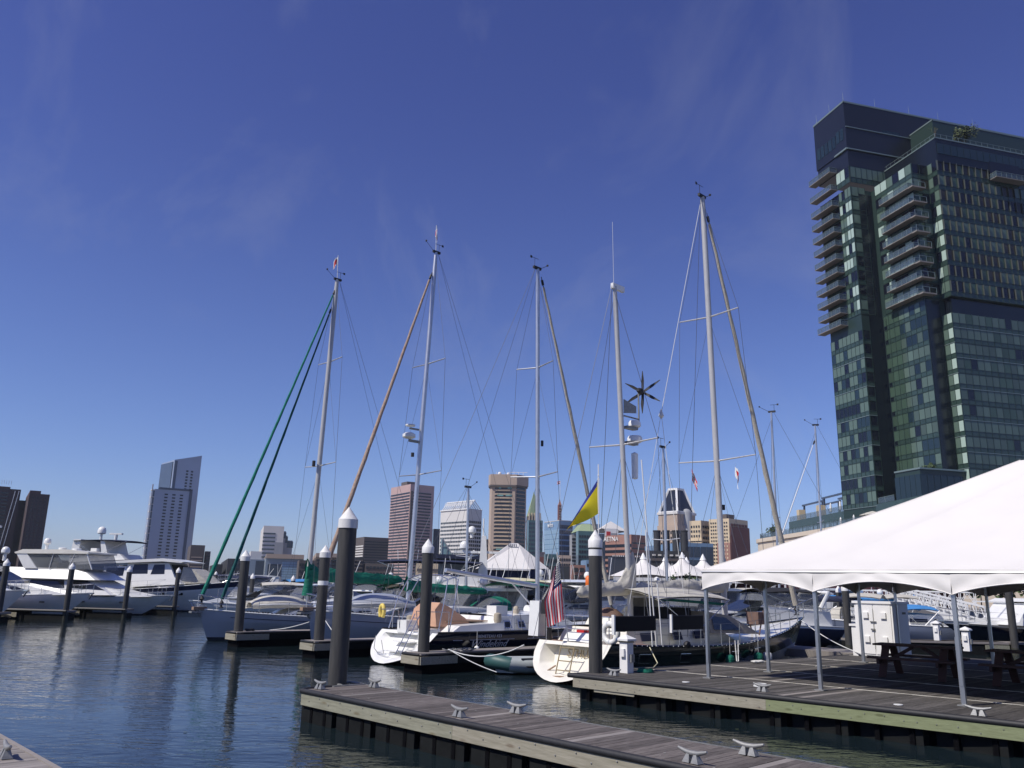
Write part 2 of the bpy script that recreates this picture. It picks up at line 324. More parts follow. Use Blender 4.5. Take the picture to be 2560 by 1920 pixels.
# ================================================================== SKYLINE
def find_len(C, d, xt, lo=0.0, hi=400.0):
    f = lambda l: projx(C + d * l) - xt
    a = f(lo); b = f(hi)
    if a * b > 0: return hi
    for _ in range(40):
        mid = (lo + hi) / 2
        if f(mid) * a > 0: lo = mid
        else: hi = mid
    return (lo + hi) / 2
class Bld:
    def __init__(s, name, label, xl, xc, xr, yt, Y, ang, body, cat='building', z0=1.5):
        s.a = max(R(ang), math.atan((CXP - xr) / FPX) + R(2.5) if xr < 1150 else -9); C = Py(xc, yt, Y); s.top = C.z
        eR = Vector((math.cos(s.a), math.sin(s.a), 0)); eL = Vector((-math.sin(s.a), math.cos(s.a), 0))
        s.wl = find_len(C, eL, xl) if xl < xc - 1 else 25.0
        s.wr = find_len(C, eR, xr) if xr > xc + 1 else 25.0
        s.wl = min(s.wl, 150); s.wr = min(s.wr, 200)
        s.root = thing(name, label, cat, (C.x, C.y, z0), s.a); s.h = s.top - z0; s.k = Y / 2000.0
        s.body = part('wall', MB().box(0, s.wr, 0, s.wl, 0, s.h), body, s.root)
    def strips(s, face, n, z0, z1, u0, u1, m, frac=0.5, name='window', proud=0.25, cols=1, gap=0.15):
        # n window rows (cols per row) on a face: 'R' right/front face, 'L' left face ; z,u are fractions
        w = s.wr if face == 'R' else s.wl
        H = (z1 - z0) * s.h / n; hh = H * frac; U = (u1 - u0) * w / cols; ww = U * (1 - gap) if cols > 1 else U
        b = MB().box(0, ww, -proud, 0.1, 0, hh) if face == 'R' else MB().box(-proud, 0.1, 0, ww, 0, hh)
        big = n * cols > 300
        if big:
            b = MB()
            for i in range(n):
                for j in range(cols):
                    z = z0 * s.h + i * H + (H - hh) / 2; u = u0 * w + j * U + (U - ww) / 2
                    if face == 'R': b.box(u, u + ww, -proud, 0.1, z, z + hh)
                    else: b.box(-proud, 0.1, u, u + ww, z, z + hh)
            o = part('window_rows', b, m, s.root); o['kind'] = 'stuff'; return
        me = b.mesh(name, m)
        for i in range(n):
            for j in range(cols):
                z = z0 * s.h + i * H + (H - hh) / 2; u = u0 * w + j * U + (U - ww) / 2
                link(name, me, s.root, (u, 0, z) if face == 'R' else (0, u, z))
    def box(s, name, m, u0, u1, v0, v1, z0, z1, label=None):   # fractions of wr, wl; z in metres above roof(0)
        return part(name, MB().box(u0 * s.wr, u1 * s.wr, v0 * s.wl, v1 * s.wl, s.h + z0, s.h + z1), m, s.root, label=label)
def bm_(name, c, rough=0.8, **k): M[name] = mat(name, c, rough, **k)
bm_('brick_dark', (0.060, 0.040, 0.040), var=0.2, vs=0.05); bm_('brick_dark2', (0.09, 0.045, 0.04), var=0.2, vs=0.05)
bm_('blue_panel', (0.30, 0.36, 0.47), 0.35, var=0.08, vs=0.06); bm_('blue_dark', (0.055, 0.075, 0.12), 0.2, var=0.15, vs=0.05)
bm_('win_dark', (0.015, 0.02, 0.03), 0.15); bm_('win_mid', (0.05, 0.07, 0.09), 0.12); bm_('white_conc', (0.62, 0.60, 0.57), 0.7, var=0.05, vs=0.1)
bm_('brown_conc', (0.10, 0.085, 0.080), var=0.1, vs=0.1); bm_('tan_conc', (0.42, 0.33, 0.26), var=0.06, vs=0.1); bm_('pink_gran', (0.46, 0.32, 0.30), var=0.06, vs=0.1)
bm_('grey_conc', (0.30, 0.31, 0.33), var=0.1, vs=0.1); bm_('grey_glass', (0.20, 0.25, 0.31), 0.15, var=0.2, vs=0.04); bm_('navy_glass', (0.03, 0.045, 0.075), 0.1, var=0.3, vs=0.05)
bm_('green_glass', (0.05, 0.11, 0.12), 0.12, var=0.2, vs=0.06); bm_('blue_glass', (0.16, 0.26, 0.40), 0.12, var=0.25, vs=0.05); bm_('copper', (0.30, 0.38, 0.22), 0.6)
bm_('red_brick', (0.30, 0.16, 0.125), var=0.15, vs=0.1); bm_('red_dk', (0.16, 0.06, 0.05), var=0.15, vs=0.1); bm_('tan_light', (0.58, 0.47, 0.32), var=0.08, vs=0.1)
bm_('blackish_wall', (0.035, 0.038, 0.045), var=0.3, vs=0.1); bm_('teal_curtain', (0.20, 0.42, 0.38), 0.3); bm_('blue_light', (0.25, 0.38, 0.5), 0.3)  # near-black wall colour for low blocks, chimneys and shed trim

def skyline():
    # dark brick twin towers at the far left
    b = Bld('brick_tower', 'dark brick apartment tower cut by the left edge of the picture', -230, -200, 53, 1206, 420, 20, 'brick_dark')
    b.strips('R', 24, 0.02, 0.97, 0.08, 0.92, 'win_dark', 0.45, cols=5, gap=0.5, proud=0.15); b.box('roof_block', 'brick_dark2', .78, .9, .1, .5, 0, 2.4); b.box('connecting_wall', 'brick_dark', .9, 1.13, .1, .9, -b.h, -4.5)
    for i in range(5): part('roof_rail', MB().box(b.wr * .79 + i * 1.1, b.wr * .79 + .15 + i * 1.1, 2, 2.1, b.h + 2.4, b.h + 4.6), 'white_conc', b.root)
    b = Bld('brick_tower', 'dark brown brick tower beside the hazy blank sky, second from the left edge', 50, 74, 125, 1233, 418, 20, 'brick_dark')
    b.strips('R', 24, 0.02, 0.97, 0.1, 0.9, 'win_dark', 0.45, cols=4, gap=0.5, proud=0.15); b.box('roof_block', 'brick_dark2', .05, .6, .1, .5, 0, 2.6)
    # blue slanted hotel tower
    b = Bld('hotel_tower', 'blue panelled high-rise hotel with slanted top left of the green sails', 405, 437, 503, 1150, 560, 42, 'blue_panel')
    part('sloped_parapet', MB().prof([(0, b.h - 0.1), (b.wr, b.h - .1), (b.wr, b.h + 5.2), (0, b.h + 0.2)], lambda x, z: 3.0), 'blue_panel', b.root, loc=(0, 3.02, 0))
    b.strips('R', 9, 0.70, 0.93, 0.42, 0.78, 'win_dark', 0.55, cols=2, gap=0.55); b.strips('L', 9, 0.70, 0.93, 0.3, 0.8, 'win_dark', 0.5, cols=2, gap=0.5)
    part('dark_edge', MB().box(-0.5, 0.3, 2, b.wl, b.h * .66, b.h - 1), 'blue_dark', b.root); part('dark_corner', MB().box(b.wr * .02, b.wr * .11, -0.35, 0.1, b.h * .7, b.h - .4), 'blue_dark', b.root)
    b2 = Bld('hotel_tower', 'lower front block of the blue hotel with white balcony frames down its left edge', 374, 388, 475, 1222, 545, 30, 'blue_panel')
    b2.strips('R', 26, 0.05, 0.965, 0.22, 0.88, 'win_dark', 0.42, cols=3, gap=0.58)
    part('dark_edge', MB().box(b2.wr - 0.2, b2.wr + 1.6, -0.5, 1.0, 0, b2.h + 1.3).box(b2.wr * .1, b2.wr + 1.6, -0.5, 1.0, b2.h, b2.h + 1.3), 'blue_dark', b2.root)
    me = MB().box(-2.0, 0.0, 0.2, 6.0, 0, 0.7).box(-2.0, -1.2, 0.2, 0.9, 0.7, 4).mesh('balcony_frame', 'white_conc')
    for i in range(12): link('balcony_frame', me, b2.root, (0, 0, b2.h - 1 - i * b2.h / 12.6))
    part('balcony_glass', MB().box(-1.1, 0, 0.2, 6, 0, b2.h - 1), 'blue_dark', b2.root)
    # low buildings behind the yachts
    b = Bld('brick_building', 'low brown brick building behind the flybridge yachts', 216, 240, 330, 1384, 400, 15, 'brick_dark2'); b.strips('R', 3, .3, .95, .05, .95, 'win_dark', .4, cols=9, gap=.4)
    b.box('roof_block', 'brick_dark2', -.1, .1, 0, .5, 0, 1.6)
    g = part('sign_panel', MB().box(b.wr * .25, b.wr * .65, -1.2, -1.0, b.h - 8, b.h - 7.8), 'white_conc', b.root)
    text('sign_lettering', 'SVMC', 5.5, 'cap', g, frame((b.wr * .45, -1.3, b.h - 5.2), (1, 0, 0), (0, 0, 1)), ext=.1)
    b = Bld('office_building', 'brown stepped office block right of the blue hotel', 470, 478, 513, 1362, 380, 12, 'brown_conc'); b.strips('R', 5, .3, .72, .1, .9, 'tan_conc', .3, name='sill_band')
    b = Bld('office_building', 'brown low shoulder block beside the stepped office', 512, 514, 527, 1378, 384, 12, 'brown_conc'); b.strips('R', 6, .2, .9, .1, .9, 'win_dark', .4)
    b = Bld('office_building', 'small dark building between the two green furled sails', 524, 540, 557, 1410, 380, 15, 'blackish_wall')
    b = Bld('apartment_building', 'cream balconied apartment block low behind the navy trawler bow', 474, 480, 540, 1434, 180, 8, 'tan_light'); b.strips('R', 3, .1, .9, .05, .95, 'win_dark', .35)
    b = Bld('office_building', 'dark low building left of the glass office under the stepped tower', 553, 570, 622, 1396, 370, 15, 'blackish_wall'); b.strips('R', 5, .1, .9, .1, .9, 'win_mid', .3, cols=5, gap=.4)
    # stepped white tower
    b = Bld('stepped_tower', 'white stepped office tower with stairs of terraces on its right side', 652, 660, 711, 1314, 520, 6, 'white_conc'); b.strips('R', 13, .02, .9, .0, .6, 'win_mid', .38)
    for i, (xr, yt) in enumerate(((716, 1327), (721, 1338), (735, 1350))):
        p = Py(xr, yt, 520); wx = find_len(Py(660, 1314, 520), Vector((math.cos(R(6)), math.sin(R(6)), 0)), xr)
        part('terrace_block', MB().box(b.wr - 1, wx, 1 + i, 30, 0, p.z - 1.5), 'grey_conc', b.root); part('terrace_glass', MB().box(b.wr - .5, wx + .3, .6 + i, 4, p.z - 6, p.z - 2.2), 'navy_glass', b.root)
    part('blank_wall', MB().box(b.wr * .62, b.wr + .3, -.5, 1, 0, b.h * .72), 'grey_conc', b.root)
    b = Bld('glass_office', 'pale grey glass office with dark right side below the stepped tower', 615, 622, 662, 1398, 360, 10, 'grey_glass'); b.strips('R', 1, .05, .97, .45, .98, 'navy_glass', .95, name='glass_face'); b.box('roof_plant', 'white_conc', .1, .8, .1, .6, 0, 3.5)
    b = Bld('glass_office', 'wide mirrored glass office with a tan roof band left of the green boom cover', 660, 666, 760, 1388, 350, 4, 'grey_glass')
    b.box('roof_band', 'tan_conc', 0, 1.0, -.01, 1, -1.2, .6); b.strips('R', 1, .03, .72, .06, .42, 'navy_glass', .97, name='glass_face'); b.strips('R', 9, .03, .80, .43, .98, 'blue_light', .8, cols=9, gap=.08, proud=.12)
    # brown buildings behind the near piling
    b = Bld('office_building', 'brown parking block seen between the two foremost pilings', 775, 790, 850, 1392, 330, 12, 'brown_conc'); b.strips('R', 7, .1, .95, .05, .95, 'win_dark', .45); b.box('roof_band', 'tan_conc', 0, 1, 0, 1, -1, 1.5)
    b = Bld('office_building', 'dark brown low block right of the foremost piling', 850, 865, 910, 1392, 330, 12, 'blackish_wall'); b.strips('R', 7, .1, .95, .05, .95, 'brown_conc', .4)
    b = Bld('banded_tower', 'brown office tower with pale window bands on its sunlit left face', 884, 911, 972, 1342, 480, 28, 'brown_conc')
    b.strips('L', 16, .02, .84, .02, .9, 'white_conc', .5, name='sill_band'); b.strips('R', 17, .02, .93, .02, .98, 'win_dark', .4); 
    # pink tower
    b = Bld('pink_tower', 'tall pink granite tower with banded windows and a dark right side', 978, 1027, 1086, 1210, 600, 33, 'pink_gran')
    b.strips('L', 31, .02, .93, .02, .97, 'win_dark', .42, proud=.3); b.strips('R', 30, .02, .93, .12, .88, 'win_dark', .45, proud=.3)
    part('dark_slot', MB().box(b.wr * .02, b.wr * .1, -.6, .1, 0, b.h - 5), 'brown_conc', b.root); b.box('roof_block', 'brown_conc', .1, .5, .3, .6, 0, 3)
    b = Bld('office_building', 'black glass slab between the pink tower and the white roof frame', 1078, 1084, 1100, 1322, 640, 12, 'navy_glass')
    b = Bld('office_building', 'narrow tan banded building left of the pink tower', 958, 972, 985, 1352, 640, 20, 'tan_conc'); b.strips('L', 12, .05, .9, .05, .95, 'win_dark', .4)
    # white gridded tower with roof truss
    b = Bld('gridded_tower', 'white gridded office tower crowned by an open white roof frame', 1102, 1172, 1205, 1272, 540, 42, 'white_conc')
    b.strips('L', 17, .02, .86, .02, .98, 'win_mid', .45, cols=17, gap=.25, proud=.15); b.strips('R', 17, .02, .86, .04, .96, 'win_dark', .62, cols=6, gap=.3, proud=.2)
    part('arched_crown', MB().box(.5, b.wr - .5, .5, b.wl - .5, b.h - 1, b.h + .2), 'grey_conc', b.root)
    for i in range(14):
        y = b.wl * (i + .5) / 14; part('roof_truss', MB().tube((-.3, y, b.h - .5), (b.wr * .45, y, b.h + 6), .32, n=5).tube((b.wr * .45, y, b.h + 6), (b.wr, y, b.h), .32, n=5).tube((b.wr * .1, y, b.h), (b.wr * .45, y + b.wl / 14, b.h + 6), .22, n=5), 'cap', b.root)
    part('roof_truss_beam', MB().tube((-.3, 0, b.h), (-.3, b.wl, b.h), .45, n=5).tube((b.wr * .45, 0, b.h + 6), (b.wr * .45, b.wl, b.h + 6), .4, n=5).tube((b.wr, 0, b.h + .2), (b.wr, b.wl, b.h + .2), .4, n=5), 'cap', b.root)
    b = Bld('office_building', 'dark brown slab squeezed between the white gridded tower and the tan tower', 1203, 1206, 1222, 1348, 600, 8, 'brown_conc'); b.strips('R', 12, .05, .9, .1, .9, 'win_dark', .5)
    # tan five-sided tower
    b = Bld('tan_tower', 'tan concrete tower with overhanging cap and long dark window bands', 1224, 1230, 1288, 1212, 470, -3, 'tan_conc')
    C = b.root; w = b.wr
    poly = [(0, 0), (w, 0), (w + 6.2, 7), (w + 2, 24), (-1.2, 24), (-1.6, 5)]
    b.body.data = MB().prism(poly, 0, b.h).mesh('wall', 'tan_conc')
    cap = [(-.8, -1.2), (w + 1, -1.2), (w + 7.4, 6.6), (w + 3, 26), (-2, 26), (-2.4, 5)]
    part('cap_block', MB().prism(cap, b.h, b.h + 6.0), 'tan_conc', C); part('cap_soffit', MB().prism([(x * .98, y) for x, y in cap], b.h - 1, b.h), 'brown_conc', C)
    b.strips('R', 25, .06, .985, .13, .87, 'win_dark', .42, proud=.12); b.strips('R', 25, .075, 1.0, .17, .83, 'tan_light', .1, name='ledge', proud=.5)
    for (i, u0, u1) in ((2, .3, .75), (8, .25, .7), (22, .25, .5), (22, .6, .85), (24, .3, .4), (24, .68, .85)):
        part('window_blind', MB().box(w * u0, w * u1, -.3, 0, b.h * (.06 + .925 * i / 25) + 1.0, b.h * (.06 + .925 * i / 25) + 2.2), 'teal_curtain', C)
    ang = math.atan2(7, 6.2); q = math.hypot(6.2, 7)
    me = MB().box(1.2, q - 1.2, -.3, .1, 0, 1.5).mesh('window', 'win_dark')
    for i in range(25): link('window', me, C, (w, 0, b.h * (.06 + .925 * i / 25) + .8), ang)
    rr = MB()
    for i in range(7): rr.tube((2 + i * 2.6, 5, b.h + 6), (2 + i * 2.6, 5, b.h + 8.2), .12, n=4)
    rr.ball((4, 4, b.h + 7), 1.1).ball((9, 4, b.h + 6.9), .9).tube((10, 5, b.h + 8), (20, 5, b.h + 8), .12, n=4)
    part('roof_antennas', rr, 'cap', C)
    # art deco green-roofed tower
    b = Bld('spired_tower', 'stone tower with a steep green copper roof beside the tan tower', 1316, 1322, 1352, 1290, 620, 18, 'brown_conc')
    b.strips('R', 14, .05, .9, .1, .9, 'win_dark', .5, cols=6, gap=.45); p = b.h
    part('copper_roof', MB().add([(0, 0, p), (b.wr, 0, p), (b.wr, b.wl, p), (0, b.wl, p), (b.wr * .5, b.wl * .5, p + 19)], [(0, 1, 4), (1, 2, 4), (2, 3, 4), (3, 0, 4)]), 'copper', b.root)
    for i in range(5): part('turret', MB().box(b.wr * (.0 + .22 * i), b.wr * (.08 + .22 * i), -.8, 1, p - 6, p + 2.5), 'tan_light', b.root)
    b = Bld('glass_office', 'dark teal glass office left of the third mast from the left', 1318, 1322, 1357, 1300, 540, 10, 'green_glass'); b.strips('R', 16, .02, .98, .02, .98, 'navy_glass', .5, cols=5, gap=.12, proud=.1)
    b = Bld('office_building', 'grey building low right of the teal glass office', 1350, 1356, 1362, 1380, 500, 10, 'tan_conc')
    # blue glass
    b = Bld('blue_glass_office', 'pale blue mirrored office with white lettering near its top', 1361, 1398, 1432, 1301, 580, 24, 'blue_glass')
    b.strips('L', 12, .02, .88, .02, .98, 'blue_light', .85, cols=8, gap=.1, proud=.1); b.strips('R', 12, .02, .95, .02, .98, 'navy_glass', .7, cols=6, gap=.1, proud=.1)
    text('sign_lettering', 'wfm', 5.0, 'cap', b.root, frame((-.5, b.wl * .55, b.h * .945), (0, -1, 0), (0, 0, 1)), ext=.1)
    b.box('roof_frame', 'white_conc', 0, 1, 0, 1, -.3, .3)
    b = Bld('blue_glass_office', 'second blue glass wing behind the yellow and blue flag', 1432, 1440, 1500, 1308, 590, 15, 'blue_glass'); b.strips('R', 12, .02, .95, .02, .98, 'navy_glass', .5, cols=7, gap=.1, proud=.1)
    # slim brick campanile with flag
    b = Bld('brick_campanile', 'slim red brick clock tower with pointed top flying a small flag', 1394, 1397, 1404, 1262, 640, 10, 'red_dk')
    part('pointed_roof', MB().add([(0, 0, b.h), (b.wr, 0, b.h), (b.wr, 3, b.h), (0, 3, b.h), (b.wr / 2, 1.5, b.h + 4.5)], [(0, 1, 4), (1, 2, 4), (2, 3, 4), (3, 0, 4)]), 'red_brick', b.root)
    b.strips('R', 22, .3, .98, .15, .85, 'tan_conc', .3, name='brick_ledge'); part('flagpole', MB().tube((1.3, 1.5, b.h + 4), (1.3, 1.5, b.h + 19), .14, n=5), 'cap', b.root)
    part('flag', MB().grid(6, 3, lambda u, v: (1.3 - u * 2.4, 1.5 + .3 * math.sin(u * 6), b.h + 18.8 - v * 2.2 - u * .8), lambda i, j: j % 2), ['red', 'cap'], b.root)
    # stone and striped buildings
    b = Bld('stone_building', 'weathered stone building below the blue glass office', 1394, 1398, 1428, 1388, 430, 8, 'tan_conc'); b.strips('R', 6, .1, .95, .05, .95, 'win_dark', .5, cols=6, gap=.45)
    b = Bld('office_building', 'grey floors of an office with a cream stair edge beside the green-roofed block', 1424, 1430, 1445, 1336, 520, 8, 'grey_conc'); b.strips('R', 14, .05, .95, 0, .85, 'win_dark', .5)
    b = Bld('office_building', 'office block with a pale green hipped roof left of the second-nearest piling', 1440, 1446, 1492, 1327, 500, 6, 'green_glass'); b.strips('R', 11, .02, .95, .02, .98, 'win_dark', .5, cols=7, gap=.25)
    part('hipped_roof', MB().add([(0, 0, b.h), (b.wr, 0, b.h), (b.wr, 25, b.h), (0, 25, b.h), (b.wr * .25, 4, b.h + 4.5), (b.wr * .75, 4, b.h + 4.5), (b.wr * .75, 18, b.h + 4.5), (b.wr * .25, 18, b.h + 4.5)], [(0, 1, 5, 4), (1, 2, 6, 5), (2, 3, 7, 6), (3, 0, 4, 7), (4, 5, 6, 7)]), 'copper', b.root)
    b = Bld('office_building', 'dark slab with a white rooftop sign bearing a red mark', 1490, 1504, 1570, 1334, 560, 10, 'navy_glass')
    part('sign_panel', MB().box(b.wr * .12, b.wr * .62, -.8, 0, b.h - 4, b.h + 3.5), 'cap', b.root); part('red_mark', MB().box(b.wr * .17, b.wr * .32, -1.0, -.7, b.h - 1.5, b.h + 1.5), 'red', b.root); part('grey_lettering', MB().box(b.wr * .35, b.wr * .56, -1.0, -.7, b.h - .6, b.h + .5), 'grey_conc', b.root)
    part('hipped_roof', MB().add([(0, 0, b.h + 3.5), (b.wr, 0, b.h + 2), (b.wr, 25, b.h + 2), (0, 25, b.h + 2), (b.wr * .45, 6, b.h + 9)], [(0, 1, 4), (1, 2, 4), (2, 3, 4), (3, 0, 4)]), 'white_conc', b.root)
    # red banded offices
    b = Bld('red_office', 'red brick office with dark bands and white letters on its top left corner', 1513, 1578, 1616, 1336, 420, 38, 'red_brick')
    b.strips('L', 8, .08, .86, 0, 1, 'win_dark', .5, proud=.2); b.strips('R', 9, .05, .9, .02, .98, 'win_dark', .25, proud=.2)
    text('sign_lettering', 'AETNA', 3.3, 'cap', b.root, frame((-.5, b.wl * .75, b.h * .93), (0, -1, 0), (0, 0, 1)), ext=.1)
    b = Bld('office_building', 'low dark glass waterfront hall with a dotted roof line behind the wind generator boat', 1520, 1530, 1612, 1392, 260, 6, 'navy_glass'); 
    for i in range(16): part('roof_lamp', MB().box(b.wr * (i + .3) / 16, b.wr * (i + .6) / 16, -.3, 0, b.h + .1, b.h + .5), 'cap', b.root)
    # colourful low waterfront houses
    b = Bld('waterfront_house', 'red brick house with two rows of windows behind the stars and stripes', 1425, 1430, 1464, 1412, 240, 8, 'red_brick'); b.strips('R', 2, .45, .95, .05, .95, 'win_dark', .6, cols=2, gap=.3)
    b = Bld('waterfront_house', 'blue glazed waterfront house left of the banded piling', 1452, 1466, 1490, 1400, 246, 8, 'blue_glass'); b.strips('R', 4, .1, .95, .05, .95, 'win_dark', .4)
    b = Bld('waterfront_house', 'dark green low house right of the white pavilion roof', 1360, 1364, 1396, 1385, 300, 8, 'green_glass'); b.strips('R', 3, .2, .95, .05, .95, 'win_dark', .4, cols=3, gap=.3)
    b = Bld('waterfront_house', 'dark long quayside building behind the navy-sided pavilion', 1340, 1344, 1430, 1414, 250, 5, 'blackish_wall')
    b = Bld('waterfront_house', 'small dull red house between the pavilion roof and the green house', 1340, 1345, 1364, 1392, 320, 8, 'red_dk')
    # hotel with chamfered glass crown
    b = Bld('crowned_hotel', 'stone hotel with a white-framed sloping black glass crown', 1643, 1694, 1742, 1312, 520, 40, 'tan_conc')
    b.strips('L', 11, .02, .93, .03, .97, 'win_dark', .5, cols=8, gap=.45, proud=.12); b.strips('R', 11, .02, .93, .03, .97, 'win_dark', .5, cols=6, gap=.45, proud=.12)
    h = b.h; wr, wl = b.wr, b.wl; a = .05
    part('upper_storeys', MB().box(wr * a, wr * .985, wl * a, wl * .985, h, h + 7), 'tan_conc', b.root); part('cornice', MB().box(wr * a - .6, wr * .985 + .6, wl * a - .6, wl * .985 + .6, h + 7, h + 8.5), 'white_conc', b.root)
    x0, x1, y0, y1 = wr * a, wr * .985, wl * a, wl * .985; cx, cy = (x0 + x1) / 2, (y0 + y1) / 2
    def fr(k, z): return [(cx + (x0 - cx) * k, cy + (y0 - cy) * k, z), (cx + (x1 - cx) * k, cy + (y0 - cy) * k, z), (cx + (x1 - cx) * k, cy + (y1 - cy) * k, z), (cx + (x0 - cx) * k, cy + (y1 - cy) * k, z)]
    A, B = fr(.95, h + 8.5), fr(.40, h + 23.5)
    part('glass_crown', MB().add(A + B, [(0, 1, 5, 4), (1, 2, 6, 5), (2, 3, 7, 6), (3, 0, 4, 7), (4, 5, 6, 7)]), 'win_dark', b.root)
    fm = MB()
    for i in range(4): fm.bar(Vector(A[i]), Vector(B[i]), 1.3, 1.3); fm.bar(Vector(B[i]), Vector(B[(i + 1) % 4]), 1.3, 1.3); fm.bar(Vector(A[i]), Vector(A[(i + 1) % 4]), 1.3, 1.0)
    part('crown_frame', fm, 'cap', b.root)
    part('arched_bay', MB().lathe([(3.4, 0), (3.4, h + 8), (2.8, h + 9.6), (1.5, h + 10.6), (.1, h + 10.9)], (wr * .55, 1.2, 0), 14), 'grey_conc', b.root, smooth=40)
    # tan and red apartments
    b = Bld('apartment_tower', 'tan over red brick apartment tower left of the tallest mast', 1724, 1752, 1776, 1301, 440, 40, 'tan_light'); b.strips('L', 10, .3, .95, .06, .94, 'win_dark', .45, cols=4, gap=.5)
    part('brick_base', MB().box(-.3, b.wr + .3, -.3, b.wl + .3, 0, b.h * .55), 'red_brick', b.root); part('cornice', MB().box(-.6, b.wr + .6, -.6, b.wl + .6, b.h * .72, b.h * .74), 'tan_light', b.root); b.strips('R', 12, .05, .95, .1, .9, 'win_dark', .5, cols=3, gap=.4, proud=.45)
    b = Bld('apartment_tower', 'tall tan and red brick apartment tower right of the tallest mast', 1772, 1822, 1869, 1296, 430, 42, 'tan_light'); b.strips('L', 14, .3, .97, .06, .94, 'win_dark', .4, cols=8, gap=.5)
    part('brick_base', MB().box(-.3, b.wr + .3, -.3, b.wl * .62, 0, b.h * .68), 'red_brick', b.root); b.strips('L', 12, .04, .66, .04, .58, 'tan_light', .5, cols=4, gap=.6, proud=.5, name='window_surround'); b.strips('R', 15, .02, .95, .05, .95, 'red_dk', .5, cols=6, gap=.35, proud=.4)
    b.box('roof_block', 'brown_conc', .1, .5, .2, .6, 0, 2.5); part('shaded_side', MB().box(.5, b.wr + .5, -.55, -.31, 0, b.h - 4), 'red_dk', b.root)  # darker brick sheet puts the shade of the right face into colour
    # power plant: stacks and blue hall
    b = Bld('glass_hall', 'blue glazed waterfront hall behind the four black chimneys', 1612, 1700, 1783, 1356, 300, 12, 'blue_glass'); b.strips('R', 3, .2, .95, .0, .6, 'navy_glass', .8, cols=3, gap=.1, proud=.15); b.strips('R', 1, .05, .95, .62, .99, 'navy_glass', .95, name='glass_face')
    b = Bld('power_station', 'dark industrial hall with skylights under the four chimneys', 1612, 1618, 1722, 1376, 262, 4, 'blackish_wall'); b.strips('R', 4, .1, .9, .02, .98, 'brown_conc', .3, name='ledge')
    for i in range(6): part('skylight', MB().box(b.wr * (.12 + .14 * i), b.wr * (.19 + .14 * i), -.5, 0, b.h - 1.6, b.h - 1.1), 'white_conc', b.root)
    for i, (x, nm) in enumerate(((1642, 'leftmost'), (1665, 'second from left'), (1689, 'third from left'), (1710, 'rightmost'))):
        p = Py(x, 1326, 268); solo('chimney', MB().lathe([(1.15, 0), (1.15, p.z - 2), (1.25, p.z - 1.9), (1.25, p.z - 1.5), (1.0, p.z - 1.5)], n=18), 'blackish_wall', nm + ' of the four black chimneys of the power station', 'chimney', 40, (p.x, p.y, 1.5), group='four black chimneys on the dark hall')
    # glass pyramid and quay hall
    C = Py(1106, 1345, 230); root = thing('glass_pyramid', 'slanted green glass gable in front of the white gridded tower', 'building', (C.x, C.y, 1.5), R(8)); h = C.z - 1.5
    part('glass_slope', MB().add([(0, 0, 0), (9, 0, 0), (0, 0, h), (0, 6, 0), (9, 6, 0), (0, 6, h)], [(0, 1, 2), (3, 5, 4), (1, 4, 5, 2), (0, 2, 5, 3)]), mat('pyramid_glass', (.22, .34, .34), .15, var=.3, vs=.6), root)
    fm = MB()
    for i in range(6): fm.bar((i * 1.5, -.1, 0), (i * 1.5, -.1, h * (1 - i / 6)), .12, .12); fm.bar((0, -.1, h * i / 6), (9 * (1 - i / 6), -.1, h * i / 6), .12, .12)
    fm.bar((0, -.1, h), (9, -.1, 0), .3, .3); part('glazing_bars', fm, 'grey_conc', root)
    b = Bld('waterfront_house', 'navy quay hall below the slanted glass gable', 1090, 1096, 1215, 1398, 215, 4, 'navy_glass'); b.box('awning', 'canvas_navy', -.05, .95, -.05, .2, 0, 1.0)
    b = Bld('waterfront_house', 'yellowish brick warehouse behind the two masts with green covers', 1034, 1040, 1150, 1408, 300, 5, 'tan_light'); b.strips('R', 2, .3, .9, .03, .97, 'brown_conc', .3, name='ledge')
    # far-off low rows that fill the skyline
    for x0, x1, yt, nm in ((-250, 60, 1412, 'grey row at the far left behind the yachts'), (60, 220, 1398, 'low grey row right of the dark twin towers'), (300, 380, 1405, 'low dark row left of the blue hotel'), (740, 800, 1400, 'grey low block left of the foremost piling'), (905, 985, 1408, 'low block under the banded tower'), (1560, 1640, 1398, 'low dark block left of the chimneys')):
        b = Bld('office_building', nm, x0, x0 + 8, x1, yt, 330, 4, 'brown_conc'); b.strips('R', 3, .2, .95, .02, .98, 'win_dark', .4, cols=8, gap=.3)
skyline()

# ================================================================== GLASS TOWER
M['t_core'] = mat('tower_green_frame', (0.022, 0.042, 0.036), 0.35)
M['t_navy'] = mat('tower_dark_cladding', (0.008, 0.012, 0.018), 0.22, var=0.2, vs=0.1)
M['t_line'] = mat('tower_bright_mullion', (0.20, 0.26, 0.25), 0.35, metal=0.3)
M['t_curt'] = mat('pane_grey_curtain', (0.085, 0.125, 0.10), 0.12, rnd=0.28)
M['t_green'] = mat('pane_green_tint', (0.05, 0.085, 0.06), 0.08, rnd=0.2)
M['t_brown'] = mat('pane_brown_dim_room', (0.035, 0.030, 0.020), 0.07, rnd=0.25)
M['t_dark'] = mat('pane_dark_open', (0.008, 0.010, 0.018), 0.05)
M['t_blue'] = mat('pane_blue_tint', (0.015, 0.03, 0.04), 0.06, rnd=0.2)
M['t_bright'] = mat('pane_sunlit_bright', (0.36, 0.46, 0.40), 0.15, rnd=0.15)  # bright panes: sun on the left-facing glass put into the colour
M['t_span'] = mat('tower_spandrel', (0.035, 0.062, 0.052), 0.12, var=0.2, vs=0.3)
M['t_slab'] = mat('balcony_concrete', (0.21, 0.19, 0.175), 0.8, var=0.05, vs=0.5)
M['t_rail'] = mat('balcony_glass', (0.10, 0.14, 0.17), 0.08, alpha=0.45)
